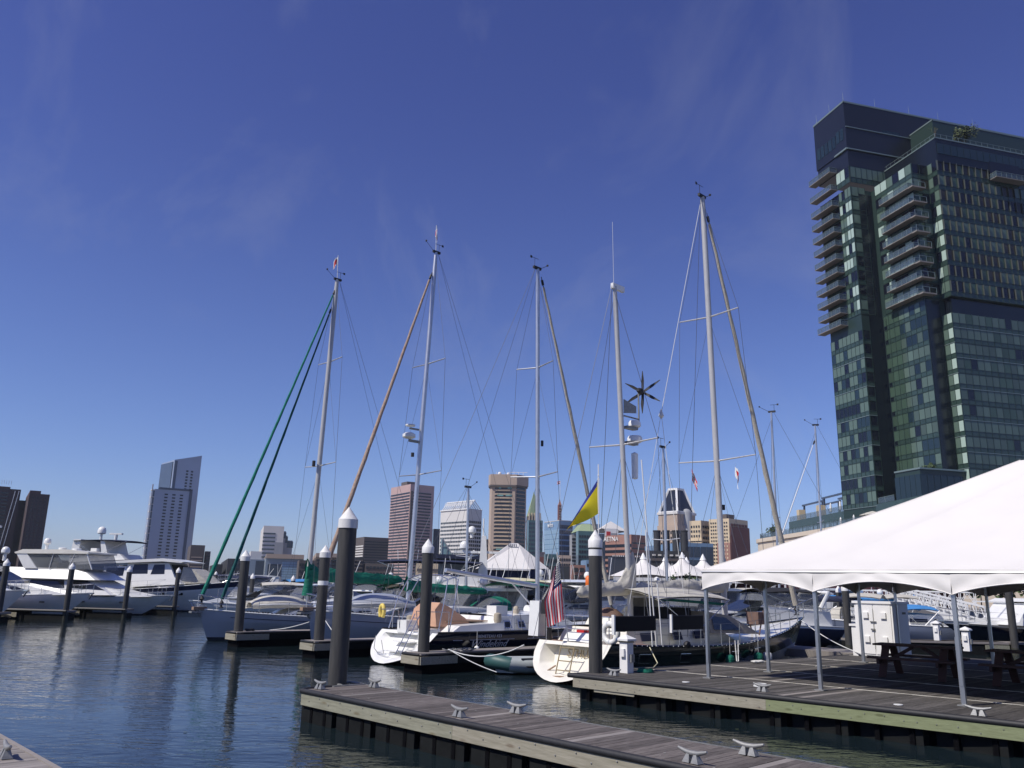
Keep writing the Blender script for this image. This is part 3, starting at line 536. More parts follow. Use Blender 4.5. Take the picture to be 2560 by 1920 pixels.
def tower():
    rnd = random.Random(3); aT = R(15.2)
    T = thing('glass_tower', 'tall dark green glass apartment tower with two stacks of balconies', 'tower', (73.78, 165.0, 0), aT)
    part('core', MB().box(0, 60, 0, 10.5, 1, 90.0).box(5.3, 60, -12.3, 8, 1, 89.9).box(9.3, 60, -14.9, 8, 60.8, 89.8).box(8.9, 60, -14.9, 7, 1, 57.2).box(10.6, 60, -13.6, 7, 57.2, 60.8), 't_core', T)
    part('crown', MB().box(-0.25, 60, -0.25, 10.7, 99.6, 111.4).box(-.05, 60, -.1, 10.5, 95.5, 99.6), mat('tower_crown_cladding', (0.012, 0.015, 0.025), 0.3, var=.15, vs=.1), T)
    part('penthouse', MB().box(17.2, 60, -7.1, 0, 90, 106), 't_core', T); part('parapet', MB().box(9.4, 60, -15.15, 0, 90.2, 95.6), 't_navy', T)
    part('mechanical_band', MB().box(9.9, 60, -14.2, 0, 57.3, 60.7), 't_navy', T)
    part('dark_cladding', MB().box(1.9, 5.25, -0.06, 0, 20, 89).box(5.35, 8.6, -12.38, -12.3, 20, 60.5).box(5.25, 5.3, -1.2, 8, 1, 60), 't_navy', T)
    part('roof_edge', MB().box(-.35, 60, -.35, -.2, 111.2, 111.6).box(-.35, -.2, -.35, 10.8, 111.2, 111.6).box(9.3, 60, -15.25, -15.1, 95.5, 95.75).box(9.3, 9.45, -15.25, 0, 95.5, 95.75).box(17.1, 17.3, -7.2, 0, 105.8, 106.1).box(17.1, 60, -7.2, -7.05, 105.8, 106.1), 't_line', T)
    up = [60.9 + 3.3 * k for k in range(9)]; lo = [20.3 + 3.09 * k for k in range(12)]
    nobj = [0]; rest = {}; span = MB(); lines = MB(); mull = MB(); meshes = {}
    def face(axis, c, a0, a1, zs, h, n, pick, vis=0.66, prio=True, line=2, proud=.05):
        # axis 'x': plane x=c facing -x, runs along y ; axis 'y': plane y=c facing -y, runs along x
        w = (a1 - a0) / n
        for k, z in enumerate(zs):
            for j in range(n):
                u0 = a0 + j * w + .06; u1 = a0 + (j + 1) * w - .06; m = pick(k, j, n); z0 = z + h * (1 - vis) - .05; z1 = z + h - .12
                if prio and nobj[0] < 300:
                    key = (axis, round(u1 - u0, 3), round(z1 - z0, 3), m)
                    if key not in meshes:
                        b = MB().box(-proud, 0, 0, u1 - u0, 0, z1 - z0) if axis == 'x' else MB().box(0, u1 - u0, -proud, 0, 0, z1 - z0)
                        meshes[key] = b.mesh('window_pane', m)
                    link('window_pane', meshes[key], T, (c - .002, u0, z0) if axis == 'x' else (u0, c - .002, z0)); nobj[0] += 1
                else:
                    b = rest.setdefault(m, MB())
                    if axis == 'x': b.box(c - proud, c, u0, u1, z0, z1)
                    else: b.box(u0, u1, c - proud, c, z0, z1)
                if axis == 'x': span.box(c - .03, c, u0, u1, z + .1, z + h * (1 - vis) - .15)
                else: span.box(u0, u1, c - .03, c, z + .1, z + h * (1 - vis) - .15)
            tgt = lines if (line and k % line == 0) else mull
            e = .14 if tgt is lines else .10
            if axis == 'x': tgt.box(c - e, c, a0 - e, a1, z - .06, z + .06)
            else: tgt.box(a0, a1, c - e, c, z - .06, z + .06)
            mz = z + h * (1 - vis) - .1
            if axis == 'x': mull.box(c - .08, c, a0, a1, mz - .04, mz + .04)
            else: mull.box(a0, a1, c - .08, c, mz - .04, mz + .04)
        for j in range(n + 1):
            u = a0 + j * w
            if axis == 'x': mull.box(c - .09, c, u - .04, u + .04, zs[0], zs[-1] + h)
            else: mull.box(u - .04, u + .04, c - .09, c, zs[0], zs[-1] + h)
    from mathutils import noise
    def pk_hotel(k, j, n):
        q = .5 + .5 * noise.noise(Vector((j * .55, k * .8, 3.1))) + rnd.uniform(-.16, .16); return 't_dark' if q < .27 else ('t_green' if q < .42 else 't_curt')
    def pk_side(k, j, n):
        q = rnd.random(); return 't_dark' if q < .2 else ('t_blue' if q < .36 else 't_curt')
    def pk_B(k, j, n):
        if j > n * .62: return 't_green'
        q = rnd.random(); return 't_blue' if q < .35 else ('t_dark' if q < .42 else 't_curt')
    rowb = [rnd.random() for _ in range(30)]
    def pk_up(k, j, n):
        q = .5 + .5 * noise.noise(Vector((j * .22, k * .9, 7.7))) + rnd.uniform(-.08, .08)
        return 't_curt' if q > .56 else ('t_brown' if q > .45 else ('t_green' if q > .36 else 't_dark'))
    def pk_br(k, j, n):
        q = rnd.random(); return 't_bright' if q < .4 else ('t_curt' if q < .75 else 't_dark')
    face('y', -14.9, 8.9, 28.1, lo[1:], 3.09, 12, pk_hotel)
    face('y', -14.9, 9.3, 28.5, up, 3.3, 12, pk_up, line=0)
    face('x', 5.3, -12.3, -.3, lo[4:] + [57.4], 3.09, 8, pk_B, line=0, prio=True)
    face('x', 5.3, -12.3, -.3, lo[:4], 3.09, 8, pk_B, line=0, prio=False)
    face('y', -14.9, 28.1, 44.1, lo[1:], 3.09, 10, pk_hotel, prio=False); face('y', -14.9, 28.5, 44.5, up, 3.3, 10, pk_up, prio=False, line=0)
    face('x', 5.3, -12.3, -1.2, up, 3.3, 6, pk_br, prio=False, line=0)
    face('x', 0, 0, 10.5, lo, 3.09, 8, pk_side, prio=False); face('x', 0, 0, 4.0, up, 3.3, 4, pk_br, prio=False, line=0)
    face('x', 0, 4.0, 10.5, up, 3.3, 2, lambda k, j, n: 't_dark', prio=False, line=0)
    face('y', 0, .1, 1.8, lo, 3.09, 1, lambda k, j, n: 't_dark', prio=False); face('y', 0, .1, 3.6, up, 3.3, 2, pk_side, prio=False, line=0)
    face('y', -12.3, 5.4, 9.2, up, 3.3, 2, pk_up, prio=False, line=0); face('x', 9.3, -14.9, -12.4, up, 3.3, 2, pk_br, prio=False, line=0)
    face('x', 8.9, -14.9, -12.4, lo, 3.09, 2, lambda k, j, n: 't_bright' if j == 0 else 't_curt', prio=False)
    face('y', 0, .2, 14.6, [91.6], 4.0, 10, pk_side, prio=False, line=0); face('x', 0, 0, 4.4, [91.6], 4.0, 3, pk_br, prio=False, line=0)
    face('y', -14.9, 9.6, 60, [90.9], 3.6, 30, lambda k, j, n: 't_blue', prio=False, line=0, proud=.35)
    for m, b in rest.items():
        o = part('pane_rows', b, m, T); o['kind'] = 'stuff'
    part('spandrel_panels', span, 't_span', T)['kind'] = 'stuff'; part('mullion_grid', mull, 't_core', T)['kind'] = 'stuff'; part('bright_mullions', lines, 't_line', T)['kind'] = 'stuff'
    fin = MB()
    for j in range(34):
        for z in up: fin.box(9.3 + 1.6 * j - .05, 9.3 + 1.6 * j + .05, -15.25, -14.9, z + .9, z + 3.1)
    part('vertical_fins', fin, mat('fin_metal', (.075, .085, .075), .45, metal=.2), T)['kind'] = 'stuff'
    # balconies : left block
    def balcony(x0, x1, y0, y1, z, wrap=None, dark=False):
        b = part('balcony', MB().box(x0, x1, y0, y1, -.15, 0), 't_slab', T, loc=(0, 0, z))
        g = MB().box(x0 + .04, x0 + .08, y0 + .05, y1 - .05, .08, 1.08).box(x0 + .1, x1, y0 + .04, y0 + .08, .08, 1.08)
        part('rail_glass', g, 't_rail', b)
        r = MB(); n = max(2, int((y1 - y0) / 1.3))
        for i in range(n + 1):
            y = y0 + .05 + (y1 - y0 - .1) * i / n; r.box(x0, x0 + .06, y - .03, y + .03, 0, 1.15)
        m_ = max(1, int((x1 - x0) / 1.2))
        for i in range(m_ + 1):
            x = x0 + (x1 - x0) * i / m_; r.box(x - .03, x + .03, y0, y0 + .06, 0, 1.15)
        r.box(x0 - .01, x0 + .07, y0, y1, 1.1, 1.17).box(x0, x1, y0 - .01, y0 + .07, 1.1, 1.17)
        part('railing', r, 't_line', b); return b
    zl = [62.3, 65.4, 68.5, 71.7, 74.9, 78.1, 81.3, 84.5, 87.7, 91.6, 95.9]
    for i, z in enumerate(zl): balcony(-1.9, -.06, 4.1, 11.8, z)
    balcony(-1.9, -.06, 4.3, 12.4, 59.6)
    zb = [61.4, 64.7, 68.0, 71.3, 74.6, 77.9, 81.2, 84.5]
    for i, z in enumerate(zb): balcony(3.6, 5.24, -12.6, -4.0 if i else -3.2, z); 
    for i, z in enumerate(zb): part('balcony_return', MB().box(3.6, 6.9, -13.9, -12.6, z - .28, z), 't_slab', T); part('return_railing', MB().box(3.6, 6.9, -13.9, -13.84, z + 1.08, z + 1.15).box(3.6, 3.66, -13.9, -13.84, z, z + 1.1).box(5.2, 5.26, -13.9, -13.84, z, z + 1.1).box(6.84, 6.9, -13.9, -13.84, z, z + 1.1), 't_line', T)
    balcony(22.5, 30.5, -16.8, -15, 88.2)
    part('loggia', MB().box(22.6, 30.4, -15.3, -15.1, 88.6, 92.4), 't_dark', T)
    # roof terrace railing and lightning rods
    rr = MB().box(9.5, 60, -15.1, -15.04, 96.6, 96.66).box(9.5, 9.56, -15.1, 0, 96.6, 96.66)
    for i in range(12): rr.box(9.5, 9.55, -15 + i * 1.3, -14.95 + i * 1.3, 95.7, 96.7)
    for i in range(26): rr.box(9.5 + i * 1.5, 9.55 + i * 1.5, -15.1, -15.05, 95.7, 96.7)
    part('terrace_railing', rr, 't_line', T)
    me = MB().tube((0, 0, 0), (0, 0, 2.6), .05, .02, n=4).mesh('lightning_rod', M['t_line'])
    for p in ((0, 0), (8.5, 0), (17.8, 0), (26, 0), (36, 0), (0, 5), (0, 9.8)): link('lightning_rod', me, T, (p[0], p[1], 111.4))
    part('crown_window', MB().box(9.6, 14.4, -.31, -.2, 105.2, 106.0), 't_blue', T)
    me = MB().box(-.30, -.1, 0, 1.1, 0, 2.9).mesh('crown_pane', M['t_blue'])
    for i in range(7): link('crown_pane', me, T, (-.02, .5 + i * 1.4, 101.8 if i > 1 else 102.3))
    part('crown_ledge', MB().box(-.2, 60, -.45, -.1, 105.2, 105.0).box(-.45, -.1, -.3, 3.9, 99.5, 99.9).box(-.2, 17.3, -.5, -.2, 99.5, 99.75), 't_line', T)
    # lower glass annex at the foot
    part('annex', MB().box(-1.5, 14, -14, -7.5, 1, 25.8), 't_core', T)
    an = MB()
    for i in range(11): an.box(-1.5 + i * 1.5, -.1 + i * 1.5, -14.06, -14, 16, 24.9)
    for i in range(5): an.box(-1.56, -1.5, -14 + i * 1.35, -12.75 + i * 1.35, 16, 24.9)
    part('annex_panes', an, 't_blue', T)['kind'] = 'stuff'; part('annex_roof_edge', MB().box(-1.7, 14, -14.3, -7.5, 25.8, 26.1), 't_line', T)
    return T
tower()

def leaf_clump(c, rad, n, size, mi=0, seed=1, sz=1.0):
    rn = random.Random(seed); mb = MB()
    for i in range(n):
        v = Vector((rn.gauss(0, 1), rn.gauss(0, 1), rn.gauss(0, 1))).normalized() * (rad * (0.35 + 0.65 * rn.random() ** .5)); v.z *= sz
        v *= 0.75 + .4 * math.sin(v.x * 4 / rad + seed) * math.cos(v.y * 3 / rad + 2 * seed)
        p = Vector(c) + v; a = Vector((rn.uniform(-1, 1), rn.uniform(-1, 1), rn.uniform(-1, 1))).normalized() * size; b = a.orthogonal().normalized() * size * .55
        mb.add([p - a, p - b, p + a, p + b], [(0, 1, 2, 3)], mi)
    return mb
def tree(name, label, p, h, rad, seed, leaf='leaf', n=900, cat='tree', size=.16):
    t = thing(name, label, cat, p)
    tr = MB().path([(0, 0, 0), (.05, 0, h * .35), (0, .06, h * .6)], [.05 * h * .4, .04 * h * .4, .02 * h * .4], 6)
    rn = random.Random(seed)
    for i in range(5): tr.path([(0, 0, h * .35), (rn.uniform(-.6, .6) * rad, rn.uniform(-.6, .6) * rad, h * .72)], [.012 * h, .004 * h], 5)
    part('trunk', tr, 'bark', t)
    part('crown', leaf_clump((0, 0, h * .72), rad, n, size, 0, seed, .75), leaf, t); return t

def podium():
    rr = MATS.get('x'); M['sand'] = mat('sandstone_cladding', (0.62, 0.53, 0.42), 0.8, var=0.05, vs=0.3)
    p1 = Pz(2170, 1300, 16.5); p2 = Pz(1900, 1345, 16.5)
    d = (p2 - p1).normalized(); nrm = Vector((d.y, -d.x, 0)); nrm = nrm if nrm.x > 0 else -nrm
    P = thing('terrace_building', 'curved sandstone terrace building with glass balustrades at the foot of the glass tower', 'building', (p1.x, p1.y, 0), math.atan2(d.y, d.x))
    L = (p2 - p1).length; s = -1
    # local: x along the wall away from the camera ; the building lies on the -y side
    if (Matrix.Rotation(-math.atan2(d.y, d.x), 3, 'Z') @ nrm).y > 0: s = 1
    arc = [(L + 9 * math.sin(q * math.pi / 2 / 8) - 0, s * (9 - 9 * math.cos(q * math.pi / 2 / 8))) for q in range(9)]
    out = [(-60, s * 0)] + [(0, 0)] + arc + [(L + 9, s * 45), (-60, s * 45)]
    part('wall', MB().prism(out, 1, 15.4), mat('sandstone_core', (0.50, 0.43, 0.34), 0.8), P)
    path = [(-12 + i * 2.0, 0) for i in range(int((L + 12) / 2))] + arc
    me = None
    for i in range(len(path) - 1):
        a = Vector((*path[i], 0)); b = Vector((*path[i + 1], 0)); q = b - a; an = math.atan2(q.y, q.x)
        for k in range(4):
            w = q.length - .06
            m_ = MB().box(0, w, -.12 if s > 0 else -.0, .0 if s > 0 else .12, 0, 2.1).mesh('stone_panel', 'sand')
            link('stone_panel', m_, P, (a.x, a.y, 13.2 - 2.16 * k), an)
    cop = MB()
    for i in range(len(path) - 1):
        a = Vector((*path[i], 0)); b = Vector((*path[i + 1], 0)); q = (b - a); n_ = Vector((q.y, -q.x, 0)).normalized() * s
        cop.bar(a + n_ * .15 + Vector((0, 0, 15.8)), b + n_ * .15 + Vector((0, 0, 15.8)), .7, .9)
    part('coping', cop, 'sand', P)
    gl = MB(); po = MB(); wn = MB()
    inn = [(x - (0 if i < len(path) - 9 else .4), y + s * .5) for i, (x, y) in enumerate(path)]
    for i in range(len(inn) - 1):
        a = Vector((*inn[i], 16.3)); b = Vector((*inn[i + 1], 16.3)); gl.bar(a + Vector((0, 0, .6)), b + Vector((0, 0, .6)), .04, 1.1, up=(0, 0, 1)); po.tube(a, a + Vector((0, 0, 1.3)), .05, n=4); po.bar(a + Vector((0, 0, 1.3)), b + Vector((0, 0, 1.3)), .08, .06)
    part('balustrade_glass', gl, 't_rail', P); part('balustrade_posts', po, 't_core', P)
    # set-back upper terrace
    part('upper_storey', MB().prism([(-60, s * 7), (L - 2, s * 7), (L + 2, s * 12), (L + 2, s * 40), (-60, s * 40)], 15.4, 20.6), 't_span', P)
    for i in range(16):
        part('glazed_bay', MB().box(L - 4 - i * 3.2, L - 1.6 - i * 3.2, s * 7 - .1, s * 7 + .1, 16.4, 18.4), 'pyramid' if 'pyramid' in M else 'blue_light', P)
    g2 = MB()
    for i in range(20): g2.tube((L - 2 - i * 2.6, s * 7.3, 20.6), (L - 2 - i * 2.6, s * 7.3, 21.8), .05, n=4)
    g2.bar((L - 2, s * 7.3, 21.8), (L - 55, s * 7.3, 21.8), .08, .08); part('upper_railing', g2, 't_line', P)
    part('upper_rail_glass', MB().box(L - 55, L - 2, s * 7.3 - .03, s * 7.3 + .03, 20.7, 21.7), 't_rail', P)
    for k, x in enumerate((L - 5, L - 17)):
        pg = MB().bar((x + 1, s * 10, 24.6 + k * .6), (x - 12, s * 10, 24.6 + k * .6), .4, .4).bar((x, s * 10, 20.6), (x, s * 10, 24.6 + k * .6), .4, .4).bar((x - 11, s * 10, 20.6), (x - 11, s * 10, 24.6 + k * .6), .4, .4).bar((x - 11, s * 14, 20.6), (x - 11, s * 14, 24.6 + k * .6), .4, .4).bar((x + 1, s * 14, 24.6 + k * .6), (x - 12, s * 14, 24.6 + k * .6), .4, .4)
        part('pergola', pg, 'blue_dark', P); part('stone_pier', MB().box(x - 1, x + .6, s * 9 - .8, s * 9 + .8, 20.6, 23.4), 'tan_light', P)
    mw = P.matrix_basis.copy() if False else (Matrix.Translation(P.location) @ Matrix.Rotation(math.atan2(d.y, d.x), 4, 'Z'))
    # parasols on the terraces
    def parasol(x, y, z, label, open_, m):
        q = mw @ Vector((x, y, z)); t = thing('parasol', label, 'parasol', q); part('pole', MB().tube((0, 0, 0), (0, 0, 2.7), .06, n=6), 't_line', t)
        if open_: part('canopy', MB().lathe([(2.6, 2.1), (2.62, 2.15), (1.3, 2.65), (.05, 3.0)], n=8), m, t)
        else: part('folded_canopy', MB().lathe([(.05, .8), (.32, 1.0), (.28, 1.8), (.2, 2.6), (.04, 3.0)], n=8), m, t)
    parasol(4, s * 3.0, 15.6, 'open cream parasol on the lower terrace beside the glass tower', True, 'canvas_cream')
    for i, x in enumerate((12, 18, 27, 32, 37)): parasol(x, s * (3.0 if i < 2 else 9.5), 15.6 if i < 2 else 20.6, ('folded white parasol nearest the open cream parasol', 'folded white parasol on the lower terrace left of the first folded one', 'folded white parasol under the navy canopy on the upper terrace', 'folded white parasol between the navy canopy and the pergola', 'folded white parasol at the left end by the pergola')[i], False, 'cap')
    c = mw @ Vector((22, s * 12, 20.6)); t = thing('canopy_shelter', 'navy fabric canopy shelter with pale curtains on the upper terrace', 'canopy', c, math.atan2(d.y, d.x))
    b = MB()
    for i in range(4): b.add([(-10 + i * 5, -2.5, 3.2), (-5.2 + i * 5, -2.5, 3.2), (-5.2 + i * 5, 2.5, 3.2), (-10 + i * 5, 2.5, 3.2), (-7.6 + i * 5, 0, 4.4)], [(0, 1, 4), (1, 2, 4), (2, 3, 4), (3, 0, 4)])
    part('roof_cloth', b, 'canvas_navy', t); pp = MB(); cc = MB()
    for i in range(5):
        for y in (-2.5, 2.5): pp.tube((-10 + i * 5, y, 0), (-10 + i * 5, y, 3.2), .1, n=5)
        cc.lathe([(.5, 3.1), (.25, 1.6), (.4, 0)], (-10 + i * 5, -2.5, 0), 6)
    part('posts', pp, 't_core', t); part('curtains', cc, 'canvas_cream', t)
    q = mw @ Vector((L + 5, s * 6, 15.6)); tree('small_tree', 'small green tree at the left corner of the sandstone terrace', q, 4.4, 2.6, 5, n=500, size=.35)
    q = mw @ Vector((2, s * 14, 20.6)); tree('small_tree', 'dark conifer on the upper terrace against the glass tower', q, 8, 2.6, 6, n=500, size=.35)
podium()
q = Matrix.Translation((73.78, 165.0, 0)) @ Matrix.Rotation(R(15.2), 4, 'Z')
tree('roof_tree', 'leafy olive tree on the roof terrace of the glass tower', q @ Vector((20.5, -12.0, 95.6)), 6.5, 3.0, 9, 'leaf2', n=800, size=.3)
tree('roof_tree', 'sparse bare young tree on the roof terrace of the glass tower', q @ Vector((12.5, -12.0, 95.6)), 6.0, 1.6, 10, 'leaf2', n=60, size=.16)

# ================================================================== DOCKS
def piling(label, p, ztop, r=0.2, band=None, cap=.45, group='dark pilings with white conical caps'):
    t = thing('piling', label, 'piling', (p[0], p[1], -1.0), 0, group)
    part('post', MB().lathe([(r, 0), (r, ztop - cap + 1.0)], n=24), 'pile', t, smooth=40)
    part('weed_band', MB().lathe([(r * 1.015, .7), (r * 1.02, 1.26), (r * 1.006, 1.36)], n=24), 'weed', t, smooth=40)
    k = r * 1.09
    part('cap', MB().lathe([(k, ztop - cap + .97), (k, ztop - cap * .62 + 1), (k * .93, ztop - cap * .58 + 1), (.012, ztop + 1)], n=24), 'capd', t, smooth=40)
    if band: part('band', MB().lathe([(r * 1.03, band[0] + 1), (r * 1.03, band[1] + 1)], n=24), 'cap', t, smooth=40)
    return t
def top_of(px, py, base): return Py(px, py, base.y).z
pb = {1: Pz(838, 1712, DZ) + Vector((0, .2, 0)), 2: Pz(1491, 1684, DZ) + Vector((0, .2, 0)), 3: Pz(1057, 1631, DZ) + Vector((0, .2, 0)), 4: Pz(794, 1601, DZ) + Vector((0, .2, 0)), 5: Pz(592, 1579, DZ) + Vector((0, .2, 0))}
piling('large dark piling at the end of the nearest finger dock', pb[1], top_of(868, 1268, pb[1]), .205)
piling('piling with a white band at the corner of the tented pier', pb[2], top_of(1489, 1325, pb[2]), .18, band=(top_of(1490, 1390, pb[2]), top_of(1490, 1374, pb[2])))
piling('piling in front of the navy sailboat stern', pb[3], top_of(1070, 1347, pb[3]), .19)
piling('piling with a pale ring before the green boom cover', pb[4], top_of(810, 1363, pb[4]), .20, band=(top_of(806, 1463, pb[4]), top_of(806, 1452, pb[4])))
piling('piling in front of the sailboat with two green furled sails', pb[5], top_of(612, 1375, pb[5]), .20)

cl = thing('mooring_cleat', 'metal mooring cleat on the nearest dock beside the large piling', 'cleat', W(9.62, 15.70, DZ + .012), AF + 1.57, group='galvanised horn cleats bolted along the dock edges')
b = MB().path([(-.19, 0, .128), (-.16, 0, .118), (-.08, 0, .098), (0, 0, .09), (.08, 0, .098), (.16, 0, .118), (.19, 0, .128)], [.013, .019, .026, .030, .026, .019, .013], 8)
part('horn', b, 'galv', cl, smooth=50)
part('foot', MB().add([(-.105, -.05, 0), (-.012, -.05, 0), (-.012, .05, 0), (-.105, .05, 0), (-.062, -.02, .09), (-.030, -.02, .09), (-.030, .02, .09), (-.062, .02, .09)], [(0, 3, 2, 1), (4, 5, 6, 7), (0, 1, 5, 4), (1, 2, 6, 5), (2, 3, 7, 6), (3, 0, 4, 7)])
     .add([(.105, -.05, 0), (.012, -.05, 0), (.012, .05, 0), (.105, .05, 0), (.062, -.02, .09), (.030, -.02, .09), (.030, .02, .09), (.062, .02, .09)], [(0, 1, 2, 3), (7, 6, 5, 4), (4, 5, 1, 0), (5, 6, 2, 1), (6, 7, 3, 2), (7, 4, 0, 3)]), 'galv', cl, smooth=40)
cl.scale = (1.22, 1.22, 1.22)
gc = 'galvanised horn cleats bolted along the dock edges'
for t_, s_, lab in ((10.72, 15.35, 'metal cleat on the far edge of the nearest dock right of the large piling'), (9.58, 11.2, 'metal cleat on the near edge midway along the nearest dock'), (10.68, 10.95, 'metal cleat on the far edge midway along the nearest dock'),
                    (9.55, 6.55, 'metal cleat closest to the camera at the bottom of the picture'), (10.62, 6.38, 'metal cleat on the far edge of the nearest dock close to the bottom right'), (17.25, 14.15, 'metal cleat at the foot of the white power pedestal'),
                    (17.5, 10.1, 'pale cleat on the tented pier between two front tent legs'), (17.62, 5.72, 'pale cleat at the foot of the right front tent leg'), (3.02, 11.9, 'metal cleat on the dock corner at the bottom left')):
    dup(cl, W(t_, s_, DZ + .012), AF + 1.57 + random.uniform(-.1, .1), lab)

def plank_mesh(l, w, name='plank', m='plank', th=.04):
    b = MB(); e = .004
    b.add([(0, 0, -th), (l, 0, -th), (l, w, -th), (0, w, -th), (0, 0, -e), (l, 0, -e), (l, w, -e), (0, w, -e), (e, e, 0), (l - e, e, 0), (l - e, w - e, 0), (e, w - e, 0)],
          [(0, 3, 2, 1), (0, 1, 5, 4), (1, 2, 6, 5), (2, 3, 7, 6), (3, 0, 4, 7), (4, 5, 9, 8), (5, 6, 10, 9), (6, 7, 11, 10), (7, 4, 8, 11), (8, 9, 10, 11)])
    return b.mesh(name, m)
def near_dock():
    t = thing('finger_dock', 'nearest floating dock of brown planks running to the bottom right', 'dock', W(9.36, 15.92, 0), AF, 'floating finger docks')
    L = 16.0
    me = plank_mesh(1.50, .134); ml = plank_mesh(1.50, .134, m='plankl')
    n = int(L / .14)
    for i in range(n):
        o = link('plank', ml if i in (9, 34, 52, 71) else me, t, (0.02 + random.uniform(-.004, .004), -.14 - i * .14, DZ + random.uniform(-.003, .003)))
    part('rubber_rail', MB().path([(-.02, 0.02, DZ - .03), (-.02, -L, DZ - .03)], .052, 12), 'black', t, smooth=50); part('rubber_rail', MB().path([(-.02, .02, DZ - .03), (.25, .16, DZ - .03), (1.5, .10, DZ - .03)], .05, 12), 'black', t, smooth=50)
    part('edge_trim', MB().box(.018, .03, -L, 0, DZ - .02, DZ + .008).box(1.53, 1.545, -L, 0, DZ - .06, DZ + .008), 'galv', t)
    part('fascia_board', MB().box(-.035, .005, -4.85, 0, DZ - .30, DZ - .075), 'fasc_y', t); part('fascia_board', MB().box(-.035, .005, -L, -4.856, DZ - .30, DZ - .075), 'fasc_b', t, label='greyer knotted fascia board')
    part('fascia_board', MB().box(0, 1.5, .005, .045, DZ - .3, DZ - .075), 'fasc_y', t); part('fascia_board', MB().box(1.545, 1.585, -L, 0, DZ - .3, DZ - .075), 'fasc_b', t)
    bl = MB()
    for i in range(40):
        y = -.3 - i * .38 + random.uniform(-.06, .06); bl.lathe([(.013, 0), (.013, .01), (.004, .014)], (0, 0, 0), 6)
        o = len(bl.v) - 18
        for k in range(o, len(bl.v)):
            v = bl.v[k]; bl.v[k] = (-.035 - v[2], y + v[1], DZ - .16 + v[0] + (.05 if i % 2 else -.04))
    part('fascia_bolts', bl, 'galv', t)
    me = MB().box(.035, 1.44, 0, 1.16, -.25, DZ - .30).mesh('float_tub', M['float']); mk = MB().box(.022, .1, 0, .09, -.2, DZ - .33).mesh('float_bracket', M['floatd']); mg = MB().box(.14, 1.4, 0, .32, -.3, DZ - .06).mesh('gap_shade_block', M['floatd'])  # black blocks between the tubs stand in for the shade of the gaps
    for i in range(12):
        y = -1.1 - i * 1.33
        link('float_tub', me, t, (0, y, 0)); link('float_bracket', mk, t, (0, y + .22, 0)); link('float_bracket', mk, t, (0, y + .72, 0)); link('gap_shade_block', mg, t, (0, y - .3, 0))
    part('frame', MB().box(.03, 1.5, -L, 0, DZ - .12, DZ - .045), 'floatd', t)
    part('pile_guide', MB().path([(1.0, .1, DZ), (1.0, .55, DZ), (1.5, .55, DZ), (1.5, .1, DZ)], .03, 6).box(.75, 1.55, .02, .14, DZ - .1, DZ + .01), 'galv', t)
near_dock()
def corner_dock():
    t = thing('finger_dock', 'weathered pale dock corner at the bottom left of the picture', 'dock', W(0.4, 16.5, 0), AF, 'floating finger docks')
    me = plank_mesh(2.9, .134, m='plankl')
    for i in range(72): link('plank', me, t, (0, -.14 - i * .14, DZ + random.uniform(-.003, .003)))
    part('edge_trim', MB().box(2.9, 2.96, -12, 0, DZ - .08, DZ + .012), 'plankl', t); part('fascia_board', MB().box(2.96, 3.0, -12, 0, DZ - .34, DZ - .03), 'fasc_b', t); part('float', MB().box(.1, 2.85, -12, 0, -.3, DZ - .05), 'float', t)
corner_dock()
PC = W(16.65, 15.02); PA = (FD + SD * -0.055).normalized(); PV = (FD * 0.07 - SD).normalized()
def PP(u, v, z=0.0): return PC + PA * u + PV * v + Vector((0, 0, z))
